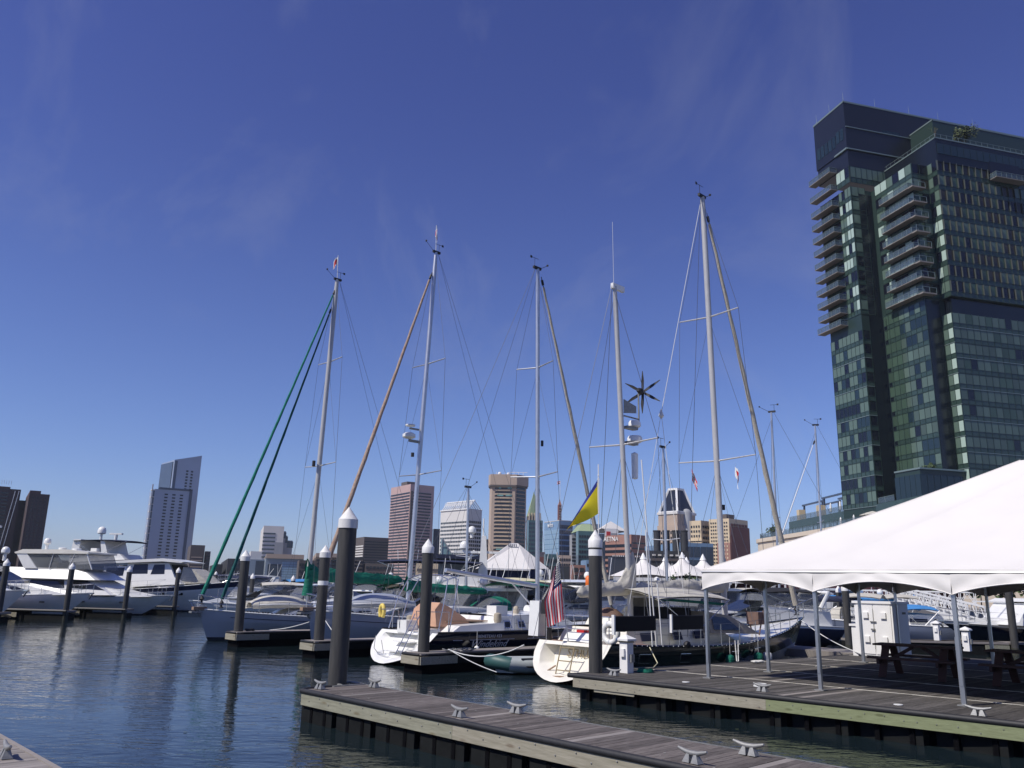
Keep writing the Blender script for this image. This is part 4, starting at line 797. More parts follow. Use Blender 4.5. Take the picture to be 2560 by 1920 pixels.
def main_pier():
    an = math.atan2(PA.y, PA.x); t = thing('tent_pier', 'broad grey planked floating pier carrying the white tent', 'pier', PC, an)
    inv = Matrix.Rotation(-an, 3, 'Z')
    def lo(u, v, z=0.0): q = inv @ (PA * u + PV * v); return Vector((q.x, q.y, z))
    RW = 2.85; me = plank_mesh(RW - .03, .146, m='plankg'); ml = plank_mesh(RW - .03, .146, m='plankl'); pw = .15
    for r in range(4):
        for i in range(75):
            p = lo(r * RW + .05, (i + 1) * pw, DZ + random.uniform(-.003, .003)); link('plank', ml if random.random() < .015 else me, t, p)
    b = MB()
    for r in range(6):
        for i in range(190):
            if r < 4 and i < 75: continue
            p = lo(r * RW + .05, (i + 1) * pw, DZ); b.box(p.x, p.x + RW - .03, p.y, p.y + .146, DZ - .04, DZ)
    o = part('plank_field', b, 'plankg', t); o['kind'] = 'stuff'
    tr = MB()
    for r in range(1, 6): tr.bar(lo(r * RW + .035, 0, DZ - .002), lo(r * RW + .035, 28, DZ - .002), .028, .02)
    part('seam_strip', tr, mat('pale_seam', (.58, .55, .48), .6), t)
    part('rubber_rail', MB().path([lo(-.02, -.12, DZ - .03), lo(-.02, 28, DZ - .03)], .06, 12), 'black', t, smooth=50); part('rubber_rail', MB().path([lo(-.02, -.1, DZ - .03), lo(.3, -.06, DZ - .03), lo(17, -.02, DZ - .03)], .05, 12), 'black', t, smooth=50)
    part('edge_trim', MB().bar(lo(.045, 0, DZ), lo(.045, 28, DZ), .012, .02), 'galv', t)
    def fas(v0, v1, m, lab=None):
        q = MB().bar(lo(-.03, v0, DZ - .19), lo(-.03, v1, DZ - .19), .04, .23).mesh('fascia_board', m); o = link('fascia_board', q, t)
        if lab: o['label'] = lab
    fas(0.05, 5.3, 'fasc_b'); fas(5.304, 28, 'fasc_g', 'green stained fascia board')
    part('lower_board', MB().bar(lo(-.01, .7, DZ - .34), lo(-.01, 1.9, DZ - .34), .03, .06), 'fasc_b', t)
    q = MB().bar(lo(.1, -.045, DZ - .19), lo(17, -.045, DZ - .19), .04, .23); part('fascia_board', q, 'fasc_b', t)
    bo = MB()
    for i in range(70): bo.ball(lo(-.055, .2 + i * .33 + random.uniform(-.1, .1), DZ - .19 + random.choice((-.06, .05, .0))), .012, 6)
    part('fascia_bolts', bo, 'galv', t)
    m1 = MB().box(-.10, 1.1, 0, 1.24, -.25, DZ - .31).mesh('float_tub', M['float']); m2 = MB().box(-.035, .06, 0, .10, -.25, DZ - .34).mesh('float_bracket', M['floatd'])
    for i in range(18):
        link('float_tub', m1, t, lo(.16, 1.3 + i * 1.42)); link('float_bracket', m2, t, lo(.08, .5 + i * 1.42)); link('float_bracket', m2, t, lo(.08, 1.15 + i * 1.42))
    body = MB(); A = [lo(.3, .2), lo(17, .2), lo(17, 28), lo(.3, 28)]; body.prism([(p.x, p.y) for p in A], -.3, DZ - .05); part('float', body, 'floatd', t)
main_pier()
def finger(name_label, t0, t1, s0, s1, lit=True):
    t = thing('finger_dock', name_label, 'dock', W(t0, s1, 0), AF, 'floating finger docks')
    w = s1 - s0; L = t1 - t0; b = MB()
    for i in range(int(L / .15)): b.box(i * .15, i * .15 + .145, -w, 0, DZ - .04, DZ + (.002 if i % 2 else 0))
    part('plank_field', b, 'plankl', t)['kind'] = 'stuff'
    part('rubber_rail', MB().path([(.3, -w - .01, DZ - .03), (-.02, -w + .12, DZ - .03), (-.02, -.1, DZ - .03), (.2, .01, DZ - .03)], .045, 8), 'black', t, smooth=50)
    part('rubber_rail', MB().path([(.3, -w - .01, DZ - .03), (L, -w - .01, DZ - .03)], .045, 8), 'black', t, smooth=50)
    part('fascia_board', MB().box(-.05, -.005, -w + .05, -.05, DZ - .33, DZ - .08), 'fasc_b', t); part('fascia_board', MB().box(-.04, 1.5, -w - .045, -w - .005, DZ - .33, DZ - .08), 'fasc_b', t)
    part('fascia_board', MB().box(1.52, L, -w - .04, -w - .005, DZ - .33, DZ - .08), 'float', t, label='dark weathered fascia board')  # shadow of the boats put into the dark colour of the side board
    part('float', MB().box(.1, L, -w + .05, -.05, -.3, DZ - .05), 'floatd', t)
    return t
finger('finger dock beside the navy sailboat with the coiled rope on it', 17.0, 32, 21.85, 22.9)
finger('finger dock behind the large piling beside the sailboat with the upturned dinghy', 17.0, 32, 28.35, 29.4)
finger('finger dock at the bow of the sailboat with two green furled sails', 17.0, 32, 34.75, 35.8)
mb = MB().box(0, 2.2, -48, 0, DZ - .3, DZ); o = solo('walkway', mb, 'plankl', 'long planked walkway joining the heads of the finger docks', 'dock', loc=W(32, 62, 0), rz=AF)
solo('walkway', MB().box(0, 2.2, -75, 0, DZ - .3, DZ), 'plankl', 'second planked walkway farther behind the masts', 'dock', loc=W(51, 80, 0), rz=AF)

# pilings farther off
def far_pile(px, pyb, pya, dist, label, r=.18):
    Y = dist; base = Py(px, pyb, Y); return piling(label, (base.x, base.y, 0), Py(px, pya, Y).z, r, cap=.42)
far_pile(165, 1525, 1406, 57, 'dark piling in front of the grey express cruiser bow at left'); far_pile(312, 1520, 1414, 62, 'dark piling in front of the large white flybridge yacht'); far_pile(436, 1517, 1418, 71, 'dark piling in front of the navy-striped trawler'); far_pile(2, 1500, 1396, 52, 'dark piling touching the left edge of the picture')
for px, pyb, pya, Y, lab in ((538, 1455, 1428, 110, 'distant piling left of the near green-sail piling'), (628, 1485, 1433, 72, 'distant piling right of the green-sail piling'), (730, 1487, 1438, 70, 'distant piling behind the covered dinghy'), (1350, 1500, 1436, 62, 'distant piling right of the navy boat mast'),
                             (1895, 1500, 1473, 80, 'far piling seen under the tent left of the second leg'), (2144, 1520, 1476, 62, 'far piling with pale cap above the white cabinet left'), (2229, 1510, 1487, 75, 'far piling above the middle of the white cabinet'), (2103, 1573, 1464, 57, 'thin piling with two white rings left of the cabinet'), (2122, 1597, 1455, 43, 'thick piling left of the white cabinet'), (2535, 1595, 1440, 43, 'piling in front of the navy motor yacht at right')):
    far_pile(px, pyb, pya, Y, lab)

# ================================================================== TENT
def tent():
    T0, S0, T1, S1, ZE, ZP = 18.9, 12.5, 31.1, -5.8, 3.32, 6.38
    t = thing('tent', 'large white frame tent with scalloped valance on the right-hand pier', 'tent', W(T0, S0, 0), AF)
    # local x = t-T0 (0..12.2), y = s-S0 (0..-18.3)
    WX, LY, H = 12.2, -18.3, 6.1
    def zz(d): q = d / H; return ZE + (ZP - ZE) * (q + .10 * (q * q - q))
    def patch(a, b, c, d, name):
        # a,b eave corners ; d,c ridge points above a,b
        a, b, c, d = map(Vector, (a, b, c, d))
        def fn(u, v):
            p = (a.lerp(b, u)).lerp(d.lerp(c, u), v); bay = 6 if abs((b - a).y) > 13 else 4
            sag = -.15 * math.sin(math.pi * ((u * bay) % 1.0)) * math.sin(math.pi * min(1, v * 1.02)) ** .6 + .012 * math.sin(u * 60 + v * 9) * v * (1 - v)
            return (p.x, p.y, zz(v * H) + sag)
        part(name, MB().grid(48, 14, fn), 'tentw', t, smooth=30)
    sm = MB()
    for c0 in ((0, 0), (WX, 0)): sm.path([Vector((c0[0] + (H - c0[0]) * k / 8, -H * k / 8, zz(H * k / 8) + .004)) for k in range(9)], .01, 4)
    part('welded_seams', sm, 'tentw', t)
    r1 = (H, -H, 0); r2 = (H, LY + H, 0)
    patch((0, 0, 0), (0, LY, 0), r2, r1, 'roof_panel'); patch((WX, 0, 0), (0, 0, 0), r1, r1, 'roof_panel'); patch((WX, LY, 0), (WX, 0, 0), r1, r2, 'roof_panel'); patch((0, LY, 0), (WX, LY, 0), r2, r2, 'roof_panel')
    def valance(p, q, seed, out):
        p = Vector(p); q = Vector(q); n = Vector(out); rn = random.Random(seed); ph = [rn.uniform(0, 6) for _ in range(4)]
        def fn(u, v):
            drop = .52 - .25 * math.sin(math.pi * u) ** .85
            e = min(u, 1 - u); diag = math.sin((u * 9 + v * 3.0 * (1 if u < .5 else -1)) * 2 + ph[0]) * .022 * math.exp(-e * 3) * v + .012 * math.sin(u * 31 + ph[1] - v * 4) * v * (1 - v * .5)
            c = p.lerp(q, u); return tuple(c + n * (.004 + .02 * v + diag + .03 * v * math.sin(math.pi * u)) + Vector((0, 0, ZE + .012 - v * drop)))
        part('valance', MB().grid(40, 8, fn), 'tentw', t, smooth=60)
        part('valance_hem', MB().path([Vector(fn(i / 20, 1.0)) for i in range(21)], .012, 5), 'tentw', t)
    for i in range(6): valance((0, -i * 3.05, 0), (0, -(i + 1) * 3.05, 0), i, (-1, 0, 0)); valance((WX, -i * 3.05, 0), (WX, -(i + 1) * 3.05, 0), 20 + i, (1, 0, 0))
    for i in range(4): valance((i * 3.05, 0, 0), ((i + 1) * 3.05, 0, 0), 40 + i, (0, 1, 0)); valance((i * 3.05, LY, 0), ((i + 1) * 3.05, LY, 0), 60 + i, (0, -1, 0))
    lm = MB().box(-.04, .04, -.04, .04, DZ + .02, ZE - .02).box(-.055, -.041, -.03, .03, 1.0, 2.2).mesh('leg', M['tentp']); bm2 = MB().box(-.11, .11, -.11, .11, DZ, DZ + .025).tube((.08, .08, DZ), (.08, .08, DZ + .12), .018, n=6).mesh('base_plate', M['galv'])
    lt = MB().tube((.07, .07, DZ + .05), (.07, .07, 1.95), .022, n=8).tube((.07, .07, 1.0), (.05, .05, ZE - .4), .014, n=6).mesh('ratchet_pole', M['tentp'])
    pts = [(0, -i * 3.05) for i in range(7)] + [(WX, -i * 3.05) for i in range(7)] + [(i * 3.05, 0) for i in (1, 2, 3)] + [(i * 3.05, LY) for i in (1, 2, 3)]
    for x, y in pts:
        l = link('leg', lm, t, (min(max(x, .06), WX - .06), min(max(y, LY + .06), -.06), 0)); link('base_plate', bm2, l); link('ratchet_pole', lt, l)
    fr = MB()
    for a, b_ in (((0, 0), (0, LY)), ((WX, 0), (WX, LY)), ((0, 0), (WX, 0)), ((0, LY), (WX, LY))): fr.tube((a[0], a[1], ZE - .06), (b_[0], b_[1], ZE - .06), .03, n=6)
    for a in ((0, 0), (WX, 0)): fr.tube((a[0], a[1], ZE - .1), (H, -H, ZP - .45), .03, n=6)
    for i in range(1, 6): fr.tube((0, -i * 3.05, ZE - .05), (H, max(-i * 3.05, LY + H) if i > 2 else -H, ZP - .6), .025, n=6)
    part('frame', fr, 'tentp', t)
tent()
def cabinet():
    p = W(30.7, 12.45, DZ); t = thing('utility_cabinet', 'white two-door electrical cabinet standing on the pier behind the tent leg', 'cabinet', p, AF - .08)
    part('body', MB().box(0, 1.15, 0, 1.42, 0.06, 2.0), 'cabw', t); part('roof', MB().box(-.06, 1.2, -.05, 1.48, 2.0, 2.09), 'cabw', t); t.scale = (1, 1, .93); part('plinth', MB().box(.03, 1.1, .03, 1.38, 0, .06), 'galv', t)
    part('side_box', MB().box(.05, .8, 1.42, 1.62, 0, 1.12).box(.0, .85, 1.42, 1.68, 1.12, 1.2), 'cabw', t)
    for i in range(2):
        d = part('door', MB().box(-.03, 0, .06 + i * .66, .68 + i * .66, .12, 1.94), 'cabw', t)
        for z in (.55, 1.45): part('vent_hood', MB().box(-.10, -.03, .22 + i * .66, .42 + i * .66, z, z + .22), 'cabw', d)
    part('latch', MB().box(-.09, -.03, .66, .80, 1.0, 1.06).tube((-.05, .7, .3), (-.05, .7, 1.8), .012, n=5).box(-.08, -.03, .6, .82, 1.3, 1.34), 'galv', t)
    part('warning_plate', MB().box(.7, .95, -.012, 0, 1.62, 1.7), 'letter', t)
cabinet()
def picnic(label, t0, s0, rz, first=None):
    if first: return dup(first, W(t0, s0, DZ), rz, label, 'dark red picnic tables under the tent')
    t = thing('picnic_table', label, 'picnic table', W(t0, s0, DZ), rz, 'dark red picnic tables under the tent')
    me = MB().box(-.95, .95, 0, .135, 0, .045).mesh('top_board', M['redwood'])
    for i in range(5): link('top_board', me, t, (0, -.36 + i * .145, .74))
    for y in (-.86, -.71, .58, .73): link('seat_board', MB().box(-.95, .95, 0, .135, 0, .045).mesh('seat_board', M['redwood']), t, (0, y, .44))
    for x in (-.66, .66):
        for sgn in (-1, 1): part('leg', MB().bar((x, sgn * .72, 0), (x, sgn * .26, .74), .06, .17, up=(1, 0, 0)), 'redwood', t)
        part('crossbeam', MB().box(x + .03, x + .08, -.82, .82, .32, .44), 'redwood', t); part('top_support', MB().box(x + .03, x + .08, -.35, .35, .65, .74), 'redwood', t)
        part('brace', MB().bar((x, 0, .38), (x * .15, 0, .73), .08, .05, up=(0, 1, 0)), 'redwood', t)
    return t
p0 = picnic('leftmost dark picnic table in front of the white cabinet', 24.4, 9.3, AF + 1.57 + .1)
p0.scale = (1.12, 1.12, 1.08)
picnic('middle dark picnic table in the tent shade behind the right front leg', 24.6, 6.5, AF + 1.57, p0); picnic('dark picnic table at the right edge near the navy yacht bow', 27.2, 4.6, AF + 1.57 - .15, p0); picnic('dark picnic table nearest the camera at the right edge of the picture', 21.9, 4.3, AF + 1.6, p0)
def pedestal(label, p, rz=AF, s=1.0):
    t = thing('power_pedestal', label, 'power pedestal', p, rz, 'white dockside power pedestals')
    part('post', MB().box(-.13, .13, -.13, .13, 0, .82), 'cabw', t); part('cap', MB().add([(-.2, -.2, .82), (.2, -.2, .82), (.2, .2, .82), (-.2, .2, .82), (-.2, -.2, .87), (.2, -.2, .87), (.2, .2, .87), (-.2, .2, .87), (0, 0, .98)], [(0, 3, 2, 1), (0, 1, 5, 4), (1, 2, 6, 5), (2, 3, 7, 6), (3, 0, 4, 7), (4, 5, 8), (5, 6, 8), (6, 7, 8), (7, 4, 8)]), 'cabw', t)
    part('light_band', MB().box(-.15, .15, -.15, .15, .775, .82), 'canvas_tan', t); part('meter', MB().box(-.04, .1, -.2, -.13, .28, .48), 'galv', t); part('socket', MB().box(-.2, -.13, -.07, .07, .42, .62), 'cabw', t)
    t.scale = (s, s, s); return t
pedestal('white power pedestal beside the banded piling on the tented pier', W(18.15, 14.45, DZ))
pedestal('white power pedestal behind the right of the cabinet', W(38.3, 12.6, DZ), AF); pedestal('white power pedestal farther off just right of the cabinet', W(46, 16.5, DZ), AF)
# ropes on docks
def rope(name, label, pts, r=.018, m='wirew', cat='rope'): return solo(name, MB().path(pts, r, 6), m, label, cat, 60)
def sagp(a, b, sag, n=12): a = Vector(a); b = Vector(b); return [a.lerp(b, i / n) - Vector((0, 0, sag * 4 * (i / n) * (1 - i / n))) for i in range(n + 1)]

# ================================================================== BOATS
def hull(root, L, B, fs, fm, fb, tw=.72, over=1.2, tr=.2, mats=('boot', 'hullgrey', 'hullgrey', 'hullgrey'), cuts=(.06, .5, .9), fl=.12, deck='gel', trans=None, n=22, rail=None, bowl=None, p=2.1, knuckle=0):
    def sheer(u): return fm + (fs - fm) * max(0, 1 - u / .45) ** 1.7 + (fb - fm) * max(0, (u - .45) / .55) ** 1.7
    def f(u, q): return tw + (1 - tw) * math.sin(math.pi / 2 * u / .45) if u < .45 else 1 - ((u - .45) / .55) ** q
    lv = sorted(set([-1, 0, .02, *cuts, .14, .25, .36, .7, .8, .97, 1.0]))
    def pt(u, v, sg):
        S = sheer(u)
        if v < 0: z = -.4; k = .55; vv = 0
        else: z = v * S; k = 1 - fl * (1 - v) ** 1.6 - (.10 * (1 - v) ** 3); vv = v
        w = B / 2 * max(.004, f(u, p if vv > .5 else p - .75 + 1.5 * vv * .5)) * k
        if u < .35:
            g = (1 - u / .35) ** 1.3; rv = max(.02, (1 - (1 - min(1, max(0, (vv if v >= 0 else -.12) + .04) / .92)) ** 2.3)) ** .5; w *= (1 - g) + g * rv
            if v < 0: z = -.4 + g * .45
            elif vv < .3: z = z + g * .09 * (1 - vv / .3)
        x = u * (L - over) + over * (vv ** .8) * u ** 4 + tr * vv * (1 - u) ** 6
        return Vector((x, sg * w, z))
    us = [i / n for i in range(n + 1)]; us = [1 - (1 - u) ** 1.15 for u in us]
    mb = MB(); k = len(lv)
    for sg in (1, -1):
        o = len(mb.v)
        for u in us:
            for v in lv: mb.v.append(tuple(pt(u, v, sg)))
        for i in range(n):
            for j in range(k - 1):
                a = o + i * k + j; mb.f.append((a, a + k, a + k + 1, a + 1)); vm = (max(lv[j], 0) + lv[j + 1]) / 2; mb.m.append(0 if lv[j + 1] <= cuts[0] else 1 if vm < cuts[1] else 2 if vm < cuts[2] else 3)
    h = part('hull', mb, list(mats), root, smooth=35)
    ring = [pt(0, v, 1) for v in lv[::-1]] + [pt(0, v, -1) for v in lv]
    if bowl:
        c = sum(ring, Vector()) / len(ring); c.z = sheer(0) * .56
        tb = MB(); inn = [c + (q - c) * .80 + Vector((.02 * 0, 0, 0)) for q in ring]; out_ = [Vector((q.x - .03, q.y, q.z)) for q in ring]
        dp = [q + Vector((bowl, 0, 0)) for q in [c + (q - c) * .70 for q in ring]]; dp = [Vector((q.x, q.y, max(q.z, .2))) for q in dp]
        m_ = len(ring); tb.add(out_ + inn + dp, [(i, i + 1, m_ + i + 1, m_ + i) for i in range(m_ - 1)] + [(m_ + i, m_ + i + 1, 2 * m_ + i + 1, 2 * m_ + i) for i in range(m_ - 1)] + [(m_ - 1, 0, m_, 2 * m_ - 1), (2 * m_ - 1, m_, 2 * m_, 3 * m_ - 1), tuple(range(2 * m_, 3 * m_))])
        part('transom', tb, trans or 'gel', root, smooth=50)
    else:
        part('transom', MB().add([q - Vector((.01, 0, 0)) for q in ring], [tuple(range(len(ring)))]), trans or mats[1], root)
    dk = MB(); o = 0
    for u in us:
        a = pt(u, 1, 1); b = pt(u, 1, -1); dk.v += [tuple(a - Vector((0, 0, .03))), (a.x, 0, a.z + .03), tuple(b - Vector((0, 0, .03)))]
    for i in range(n): q = i * 3; dk.f += [(q, q + 1, q + 4, q + 3), (q + 1, q + 2, q + 5, q + 4)]; dk.m += [0, 0]
    part('deck', dk, deck, root, smooth=30)
    if rail:
        r = MB()
        for sg in (1, -1): r.path([pt(u, 1, sg) + Vector((0, 0, .02)) for u in us], .035, 6)
        part('toe_rail', r, rail, root)
    return lambda u, v=1.0, sg=1: pt(u, v, sg), sheer
def shapes(root, name, m, *a, smooth=None, label=None): return part(name, a[0], m, root, smooth=smooth, label=label)
def lifelines(root, pt, u0=.06, u1=.93, n=9, h=.62, pulpit=True, sgs=(1, -1)):
    st = MB(); ln = MB()
    for sg in sgs:
        P = [pt(u0 + (u1 - u0) * i / n, 1, sg) * 1 for i in range(n + 1)]
        P = [Vector((q.x, q.y * .96, q.z)) for q in P]
        for q in P: st.tube(q, q + Vector((0, 0, h)), .014, n=5)
        for hh in (.5, 1): ln.path([q + Vector((0, 0, h * hh)) for q in P], .006, 4)
    part('stanchions', st, 'steel', root); part('lifelines', ln, 'wire', root)
    if pulpit:
        a = pt(.93, 1, 1); b = pt(.93, 1, -1); c = pt(1, 1, 1); up = Vector((0, 0, h)); c = Vector((c.x + .12, 0, c.z))
        part('pulpit', MB().path([a, a + up, c + up + Vector((-.1, .22, .05)), c + up + Vector((-.1, -.22, .05)), b + up, b], .018, 6).path([a + up * .5, c + up * .5, b + up * .5], .014, 6).tube(c, c + up, .016, n=6), 'steel', root)
def cabin(root, x0, x1, zb, h, w, m='gel', nose=1.2, tail=.25, win=3, wm='darkglass', x0w=.15, rnd=.85, wz=(.3, .7), name='coachroof', camber=.08):
    # tapered coachroof with dark windows let into the sides
    L = x1 - x0
    def wid(x, z): q = (x - x0) / L; return w * (1 - .45 * max(0, q - .35) ** 1.3 / (.65 ** 1.3)) * (1 - .14 * max(0, (z - zb) / h))
    pts = [(x0, zb - .05), (x1, zb - .05), (x1 - nose * .55, zb + h * .62), (x1 - nose, zb + h * .88), (x0 + L * .5, zb + h + camber), (x0 + tail + L * .1, zb + h), (x0 + tail, zb + h * .97)]
    c = part(name, MB().grid(len(pts) - 2, 6, lambda u, v: (lambda q, t_: (q[0], wid(*q) * (2 * v - 1), q[1] + (camber * (1 - (2 * v - 1) ** 2))))(pts[min(len(pts) - 1, 1 + round(u * (len(pts) - 2)))], 0)).prof(pts, wid), m, root, smooth=28)
    for k in range(win):
        a = x0 + L * (x0w + (.86 - x0w) * (k + .12) / win); b = x0 + L * (x0w + (.86 - x0w) * (k + .88) / win); b = min(b, x1 - nose * .6)
        if b <= a + .05: continue
        z0, z1 = zb + h * wz[0], zb + h * wz[1]
        for sg in (1, -1):
            q = [(a, z0), (b, z0), (b - .05, z1), (a + .03, z1)]
            part('window', MB().add([(x, sg * (wid(x, z) + .012), z) for x, z in q] + [(x, sg * (wid(x, z) - .03), z) for x, z in q], [(0, 1, 2, 3), (0, 1, 5, 4), (1, 2, 6, 5), (2, 3, 7, 6), (3, 0, 4, 7)]), wm, c)
    return wid
def rig(root, xb, zb, xt, zt, r=.10, hb=1.9, fore=None, furl=(), back=None, boom=None, spr=(), m='alu', burgee=True, shroud=True, wr=.009, cover=None, coverm='canvas_green', vang=True, stack=None, top=True):
    ax = lambda z: xb + (xt - xb) * (z - zb) / (zt - zb)
    ms = part('mast', MB().path([(xb, 0, zb), (ax(zb + (zt - zb) * .93), 0, zb + (zt - zb) * .93), (xt, 0, zt)], [r, r, r * .8], 14, sx=1.0), m, root, smooth=40)
    w = MB()
    tips = []
    for (z, hw, sw) in spr:
        x = ax(z)
        for sg in (1, -1): part('spreader', MB().path([(x, 0, z), (x - sw, sg * hw, z + .08)], [.035, .025], 6), m, ms)
        tips.append((x - sw, hw, z + .08))
    if shroud:
        for sg in (1, -1):
            prev = Vector((xt, 0, zt - .2)); 
            for (x, hw, z) in reversed(tips): w.tube(prev, (x, sg * hw, z), wr, n=4); prev = Vector((x, sg * hw, z))
            w.tube(prev, (xb - .1, sg * hb, zb - .5), wr, n=4)
            if len(tips) > 1: w.tube((ax(tips[-1][2] - .2), 0, tips[-1][2] - .2), (tips[0][0], sg * tips[0][1], tips[0][2]), wr * .8, n=4)
            if tips: w.tube((ax(tips[0][2]), 0, tips[0][2] - .3), (xb + .7, sg * hb * .95, zb - .5), wr * .8, n=4); w.tube((ax(tips[0][2]), 0, tips[0][2] - .3), (xb - .8, sg * hb * .95, zb - .5), wr * .8, n=4)
    if back:
        for (x, y, z) in back: w.tube((xt - .15, 0, zt), (x, y, z), wr, n=4)
    if fore: w.tube((xt, 0, fore[2]), (fore[0], 0, fore[1]), wr, n=4)
    if w.v: part('standing_rigging', w, 'wire', root)
    for (x0, z0, x1, z1, rr, mm) in furl:
        a = Vector((x0, 0, z0)); b = Vector((x1, 0, z1)); pts = []; rad = []; N_ = 26
        for i in range(N_ + 1):
            q = i / N_; pts.append(a.lerp(b, q) + Vector((.0, .012 * math.sin(q * 60), 0))); rad.append(rr * (1 - .55 * q) * (1 + .07 * math.sin(q * 95)))
        f = part('furled_headsail', MB().path(pts, rad, 8), mm, root, smooth=60)
        d = (b - a).normalized(); part('furler_drum', MB().lathe([(.11, -.42), (.13, -.40), (.05, -.36), (.05, -.24), (.13, -.2), (.11, -.17), (.03, -.05)], a, 10).tube(a - d * .3, a, .025, n=6), 'black', f); part('swivel', MB().tube(b, b + d * .5, .02, n=6).tube(b + d * .1, b + d * .35, .06, n=8), 'black', f)
    if boom:
        x1, z1, z0 = boom; bm_o = part('boom', MB().path([(xb - .12, 0, z0), (x1, 0, z1)], [.10, .085], 10), m, root, smooth=40)
        if vang: part('vang', MB().path([(xb - .1, 0, zb + .15), (xb + (x1 - xb) * .3, 0, z0 + (z1 - z0) * .3 - .06)], [.035, .035], 6), m, root)
        part('mainsheet', MB().tube((x1 + .5, 0, z1), (x1 + .7, .15, zb - .3), .012, n=4).tube((x1 + .5, 0, z1), (x1 + .7, -.15, zb - .3), .012, n=4), 'wirew', root)
        if cover:
            hgt, up = cover; N_ = 22; rn = random.Random(int(xb * 100))
            secs = []
            ph = rn.uniform(0, 6)
            from mathutils import noise as nz
            def fn(u, v):
                x = xb + .14 - (xb - x1 + .25) * u; zc = z0 + (z1 - z0) * u; hh = hgt * (1 - .5 * u) * (1 + .06 * math.sin(u * 13 + ph) + .035 * math.sin(u * 37) + .05 * math.sin(u * u * 40)) + (up * math.exp(-(u * (xb - x1) / .36) ** 2) if up else 0)
                a_ = 2 * math.pi * v; en = min(1, (1 - u) * 14 + .12); bump = 1 + .05 * math.sin(u * 31 + 3 * math.cos(a_) + ph + 6 * u * u) + .05 * math.sin(u * 23 + a_ * 3)
                wr_ = nz.noise(Vector((u * (xb - x1) * 2.2 + .8 * math.sin(a_), math.cos(a_) * 1.4, ph))) + .5 * nz.noise(Vector((u * (xb - x1) * 5, a_, ph + 4))); bump += .34 * wr_; hh *= 1 + .16 * wr_
                return (x, en * .17 * math.cos(a_) * (1 - .2 * u) * bump * (1 if math.sin(a_) < .4 else .6), zc - .14 * en + (hh + .16) * en * (.5 + .5 * math.sin(a_)) * (1 if math.sin(a_) > 0 else bump))
            part('sail_cover', MB().grid(N_ * 3, 16, fn), coverm, root, smooth=60)
    if stack:
        z0, z1, mm = stack
        part('mast_sail_cover', MB().path([(xb - .02, 0, z0), (ax(z1 * .5) - .06, 0, (z0 + z1) / 2), (ax(z1), 0, z1)], [r + .16, r + .10, r + .03], 12, sx=.8), mm, root, smooth=60)
    if top:
        part('masthead_unit', MB().box(xt - .28, xt + .2, -.05, .05, zt - .02, zt + .1).tube((xt + .15, 0, zt + .05), (xt + .75, .1, zt + .4), .012, n=4).ball((xt + .75, .1, zt + .42), .06, 6).tube((xt - .2, 0, zt + .1), (xt - .2, 0, zt + .5), .012, n=4).tube((xt - .45, 0, zt + .5), (xt + .05, 0, zt + .5), .012, n=4).box(xt - .5, xt - .38, -.005, .005, zt + .44, zt + .56), 'black', ms)
    return ax
def flag_(root, name, p, w, h, cols, fn_m, droop=.5, dirn=(1, 0, 0), nx=14, ny=13, curl=.08, label=None):
    d = Vector(dirn).normalized(); s_ = d.cross(Vector((0, 0, 1)))
    def fn(u, v):
        q = Vector(p) + d * (u * w * (1 - droop * .55)) + s_ * (curl * math.sin(u * 7 + v * 2)) + Vector((0, 0, -v * h - droop * w * u * .8 - .03 * math.sin(u * 9)))
        return tuple(q)
    return part(name, MB().grid(nx, ny, fn, fn_m), cols, root, label=label)
def burgee(root, xt, zt, st=1.2, d=(-.7, -.7, 0)):
    part('burgee_staff', MB().tube((xt, 0, zt), (xt + .05, 0, zt + st), .018, n=5), 'cap', root)
    flag_(root, 'burgee', (xt + .05, 0, zt + st), .5, .5, ['cap', 'red'], lambda i, j: 1 if (2 <= i <= 6 and 2 <= j <= 8) else 0, droop=.9, dirn=d, nx=8, ny=10, curl=.05)
def fenders(root, pts, m='gel', r=.12, h=.5):
    for p in pts: f = part('fender', MB().lathe([(.02, 0), (r * .8, .04), (r, .12), (r, h - .12), (r * .8, h - .04), (.02, h)], p, 12), m, root, smooth=50); part('fender_line', MB().tube((p[0], p[1], p[2] + h), (p[0], p[1], p[2] + h + .55), .01, n=4), 'wirew', f)
def bimini(root, x0, x1, w, z, zb, m, thick=.05, arch=.22, fr=True):
    part('bimini', MB().grid(10, 8, lambda u, v: (x0 + (x1 - x0) * u, w * (2 * v - 1), z + arch * (1 - (2 * v - 1) ** 2) - .10 * (2 * u - 1) ** 2)).grid(10, 8, lambda u, v: (x0 + (x1 - x0) * u, w * (2 * v - 1), z - thick + arch * (1 - (2 * v - 1) ** 2) - .10 * (2 * u - 1) ** 2)), m, root, smooth=40)
    if fr:
        b = MB()
        for x in (x0, x1):
            for sg in (1, -1): b.path([((x0 + x1) / 2 + (x - (x0 + x1) / 2) * .15, sg * w, zb), (x, sg * w, z - .08)], .016, 5)
        part('bimini_frame', b, 'steel', root)
def dodger(root, x0, x1, w, zb, h, m, wm='vinyl'):
    f = lambda u, v: (x0 + (x1 - x0) * (u + (0 if u < 1 else 0)), w * math.sin((v - .5) * math.pi) * (1.0), zb + h * (math.cos((v - .5) * math.pi) ** .5 if 0 < v < 1 else 0) * (1 - .55 * u * u))
    part('dodger', MB().grid(8, 12, f, lambda i, j: 1 if (i >= 3 and 2 <= j <= 9 and j not in (5,)) else 0), [m, wm], root, smooth=50)
def boatroot(label, t_stern, s, fwd_=True, cat='sailboat', group=None, dz=0):
    return thing('sailboat' if cat == 'sailboat' else 'motor_yacht', label, cat, W(t_stern, s, dz), AF if fwd_ else AF + math.pi, group)

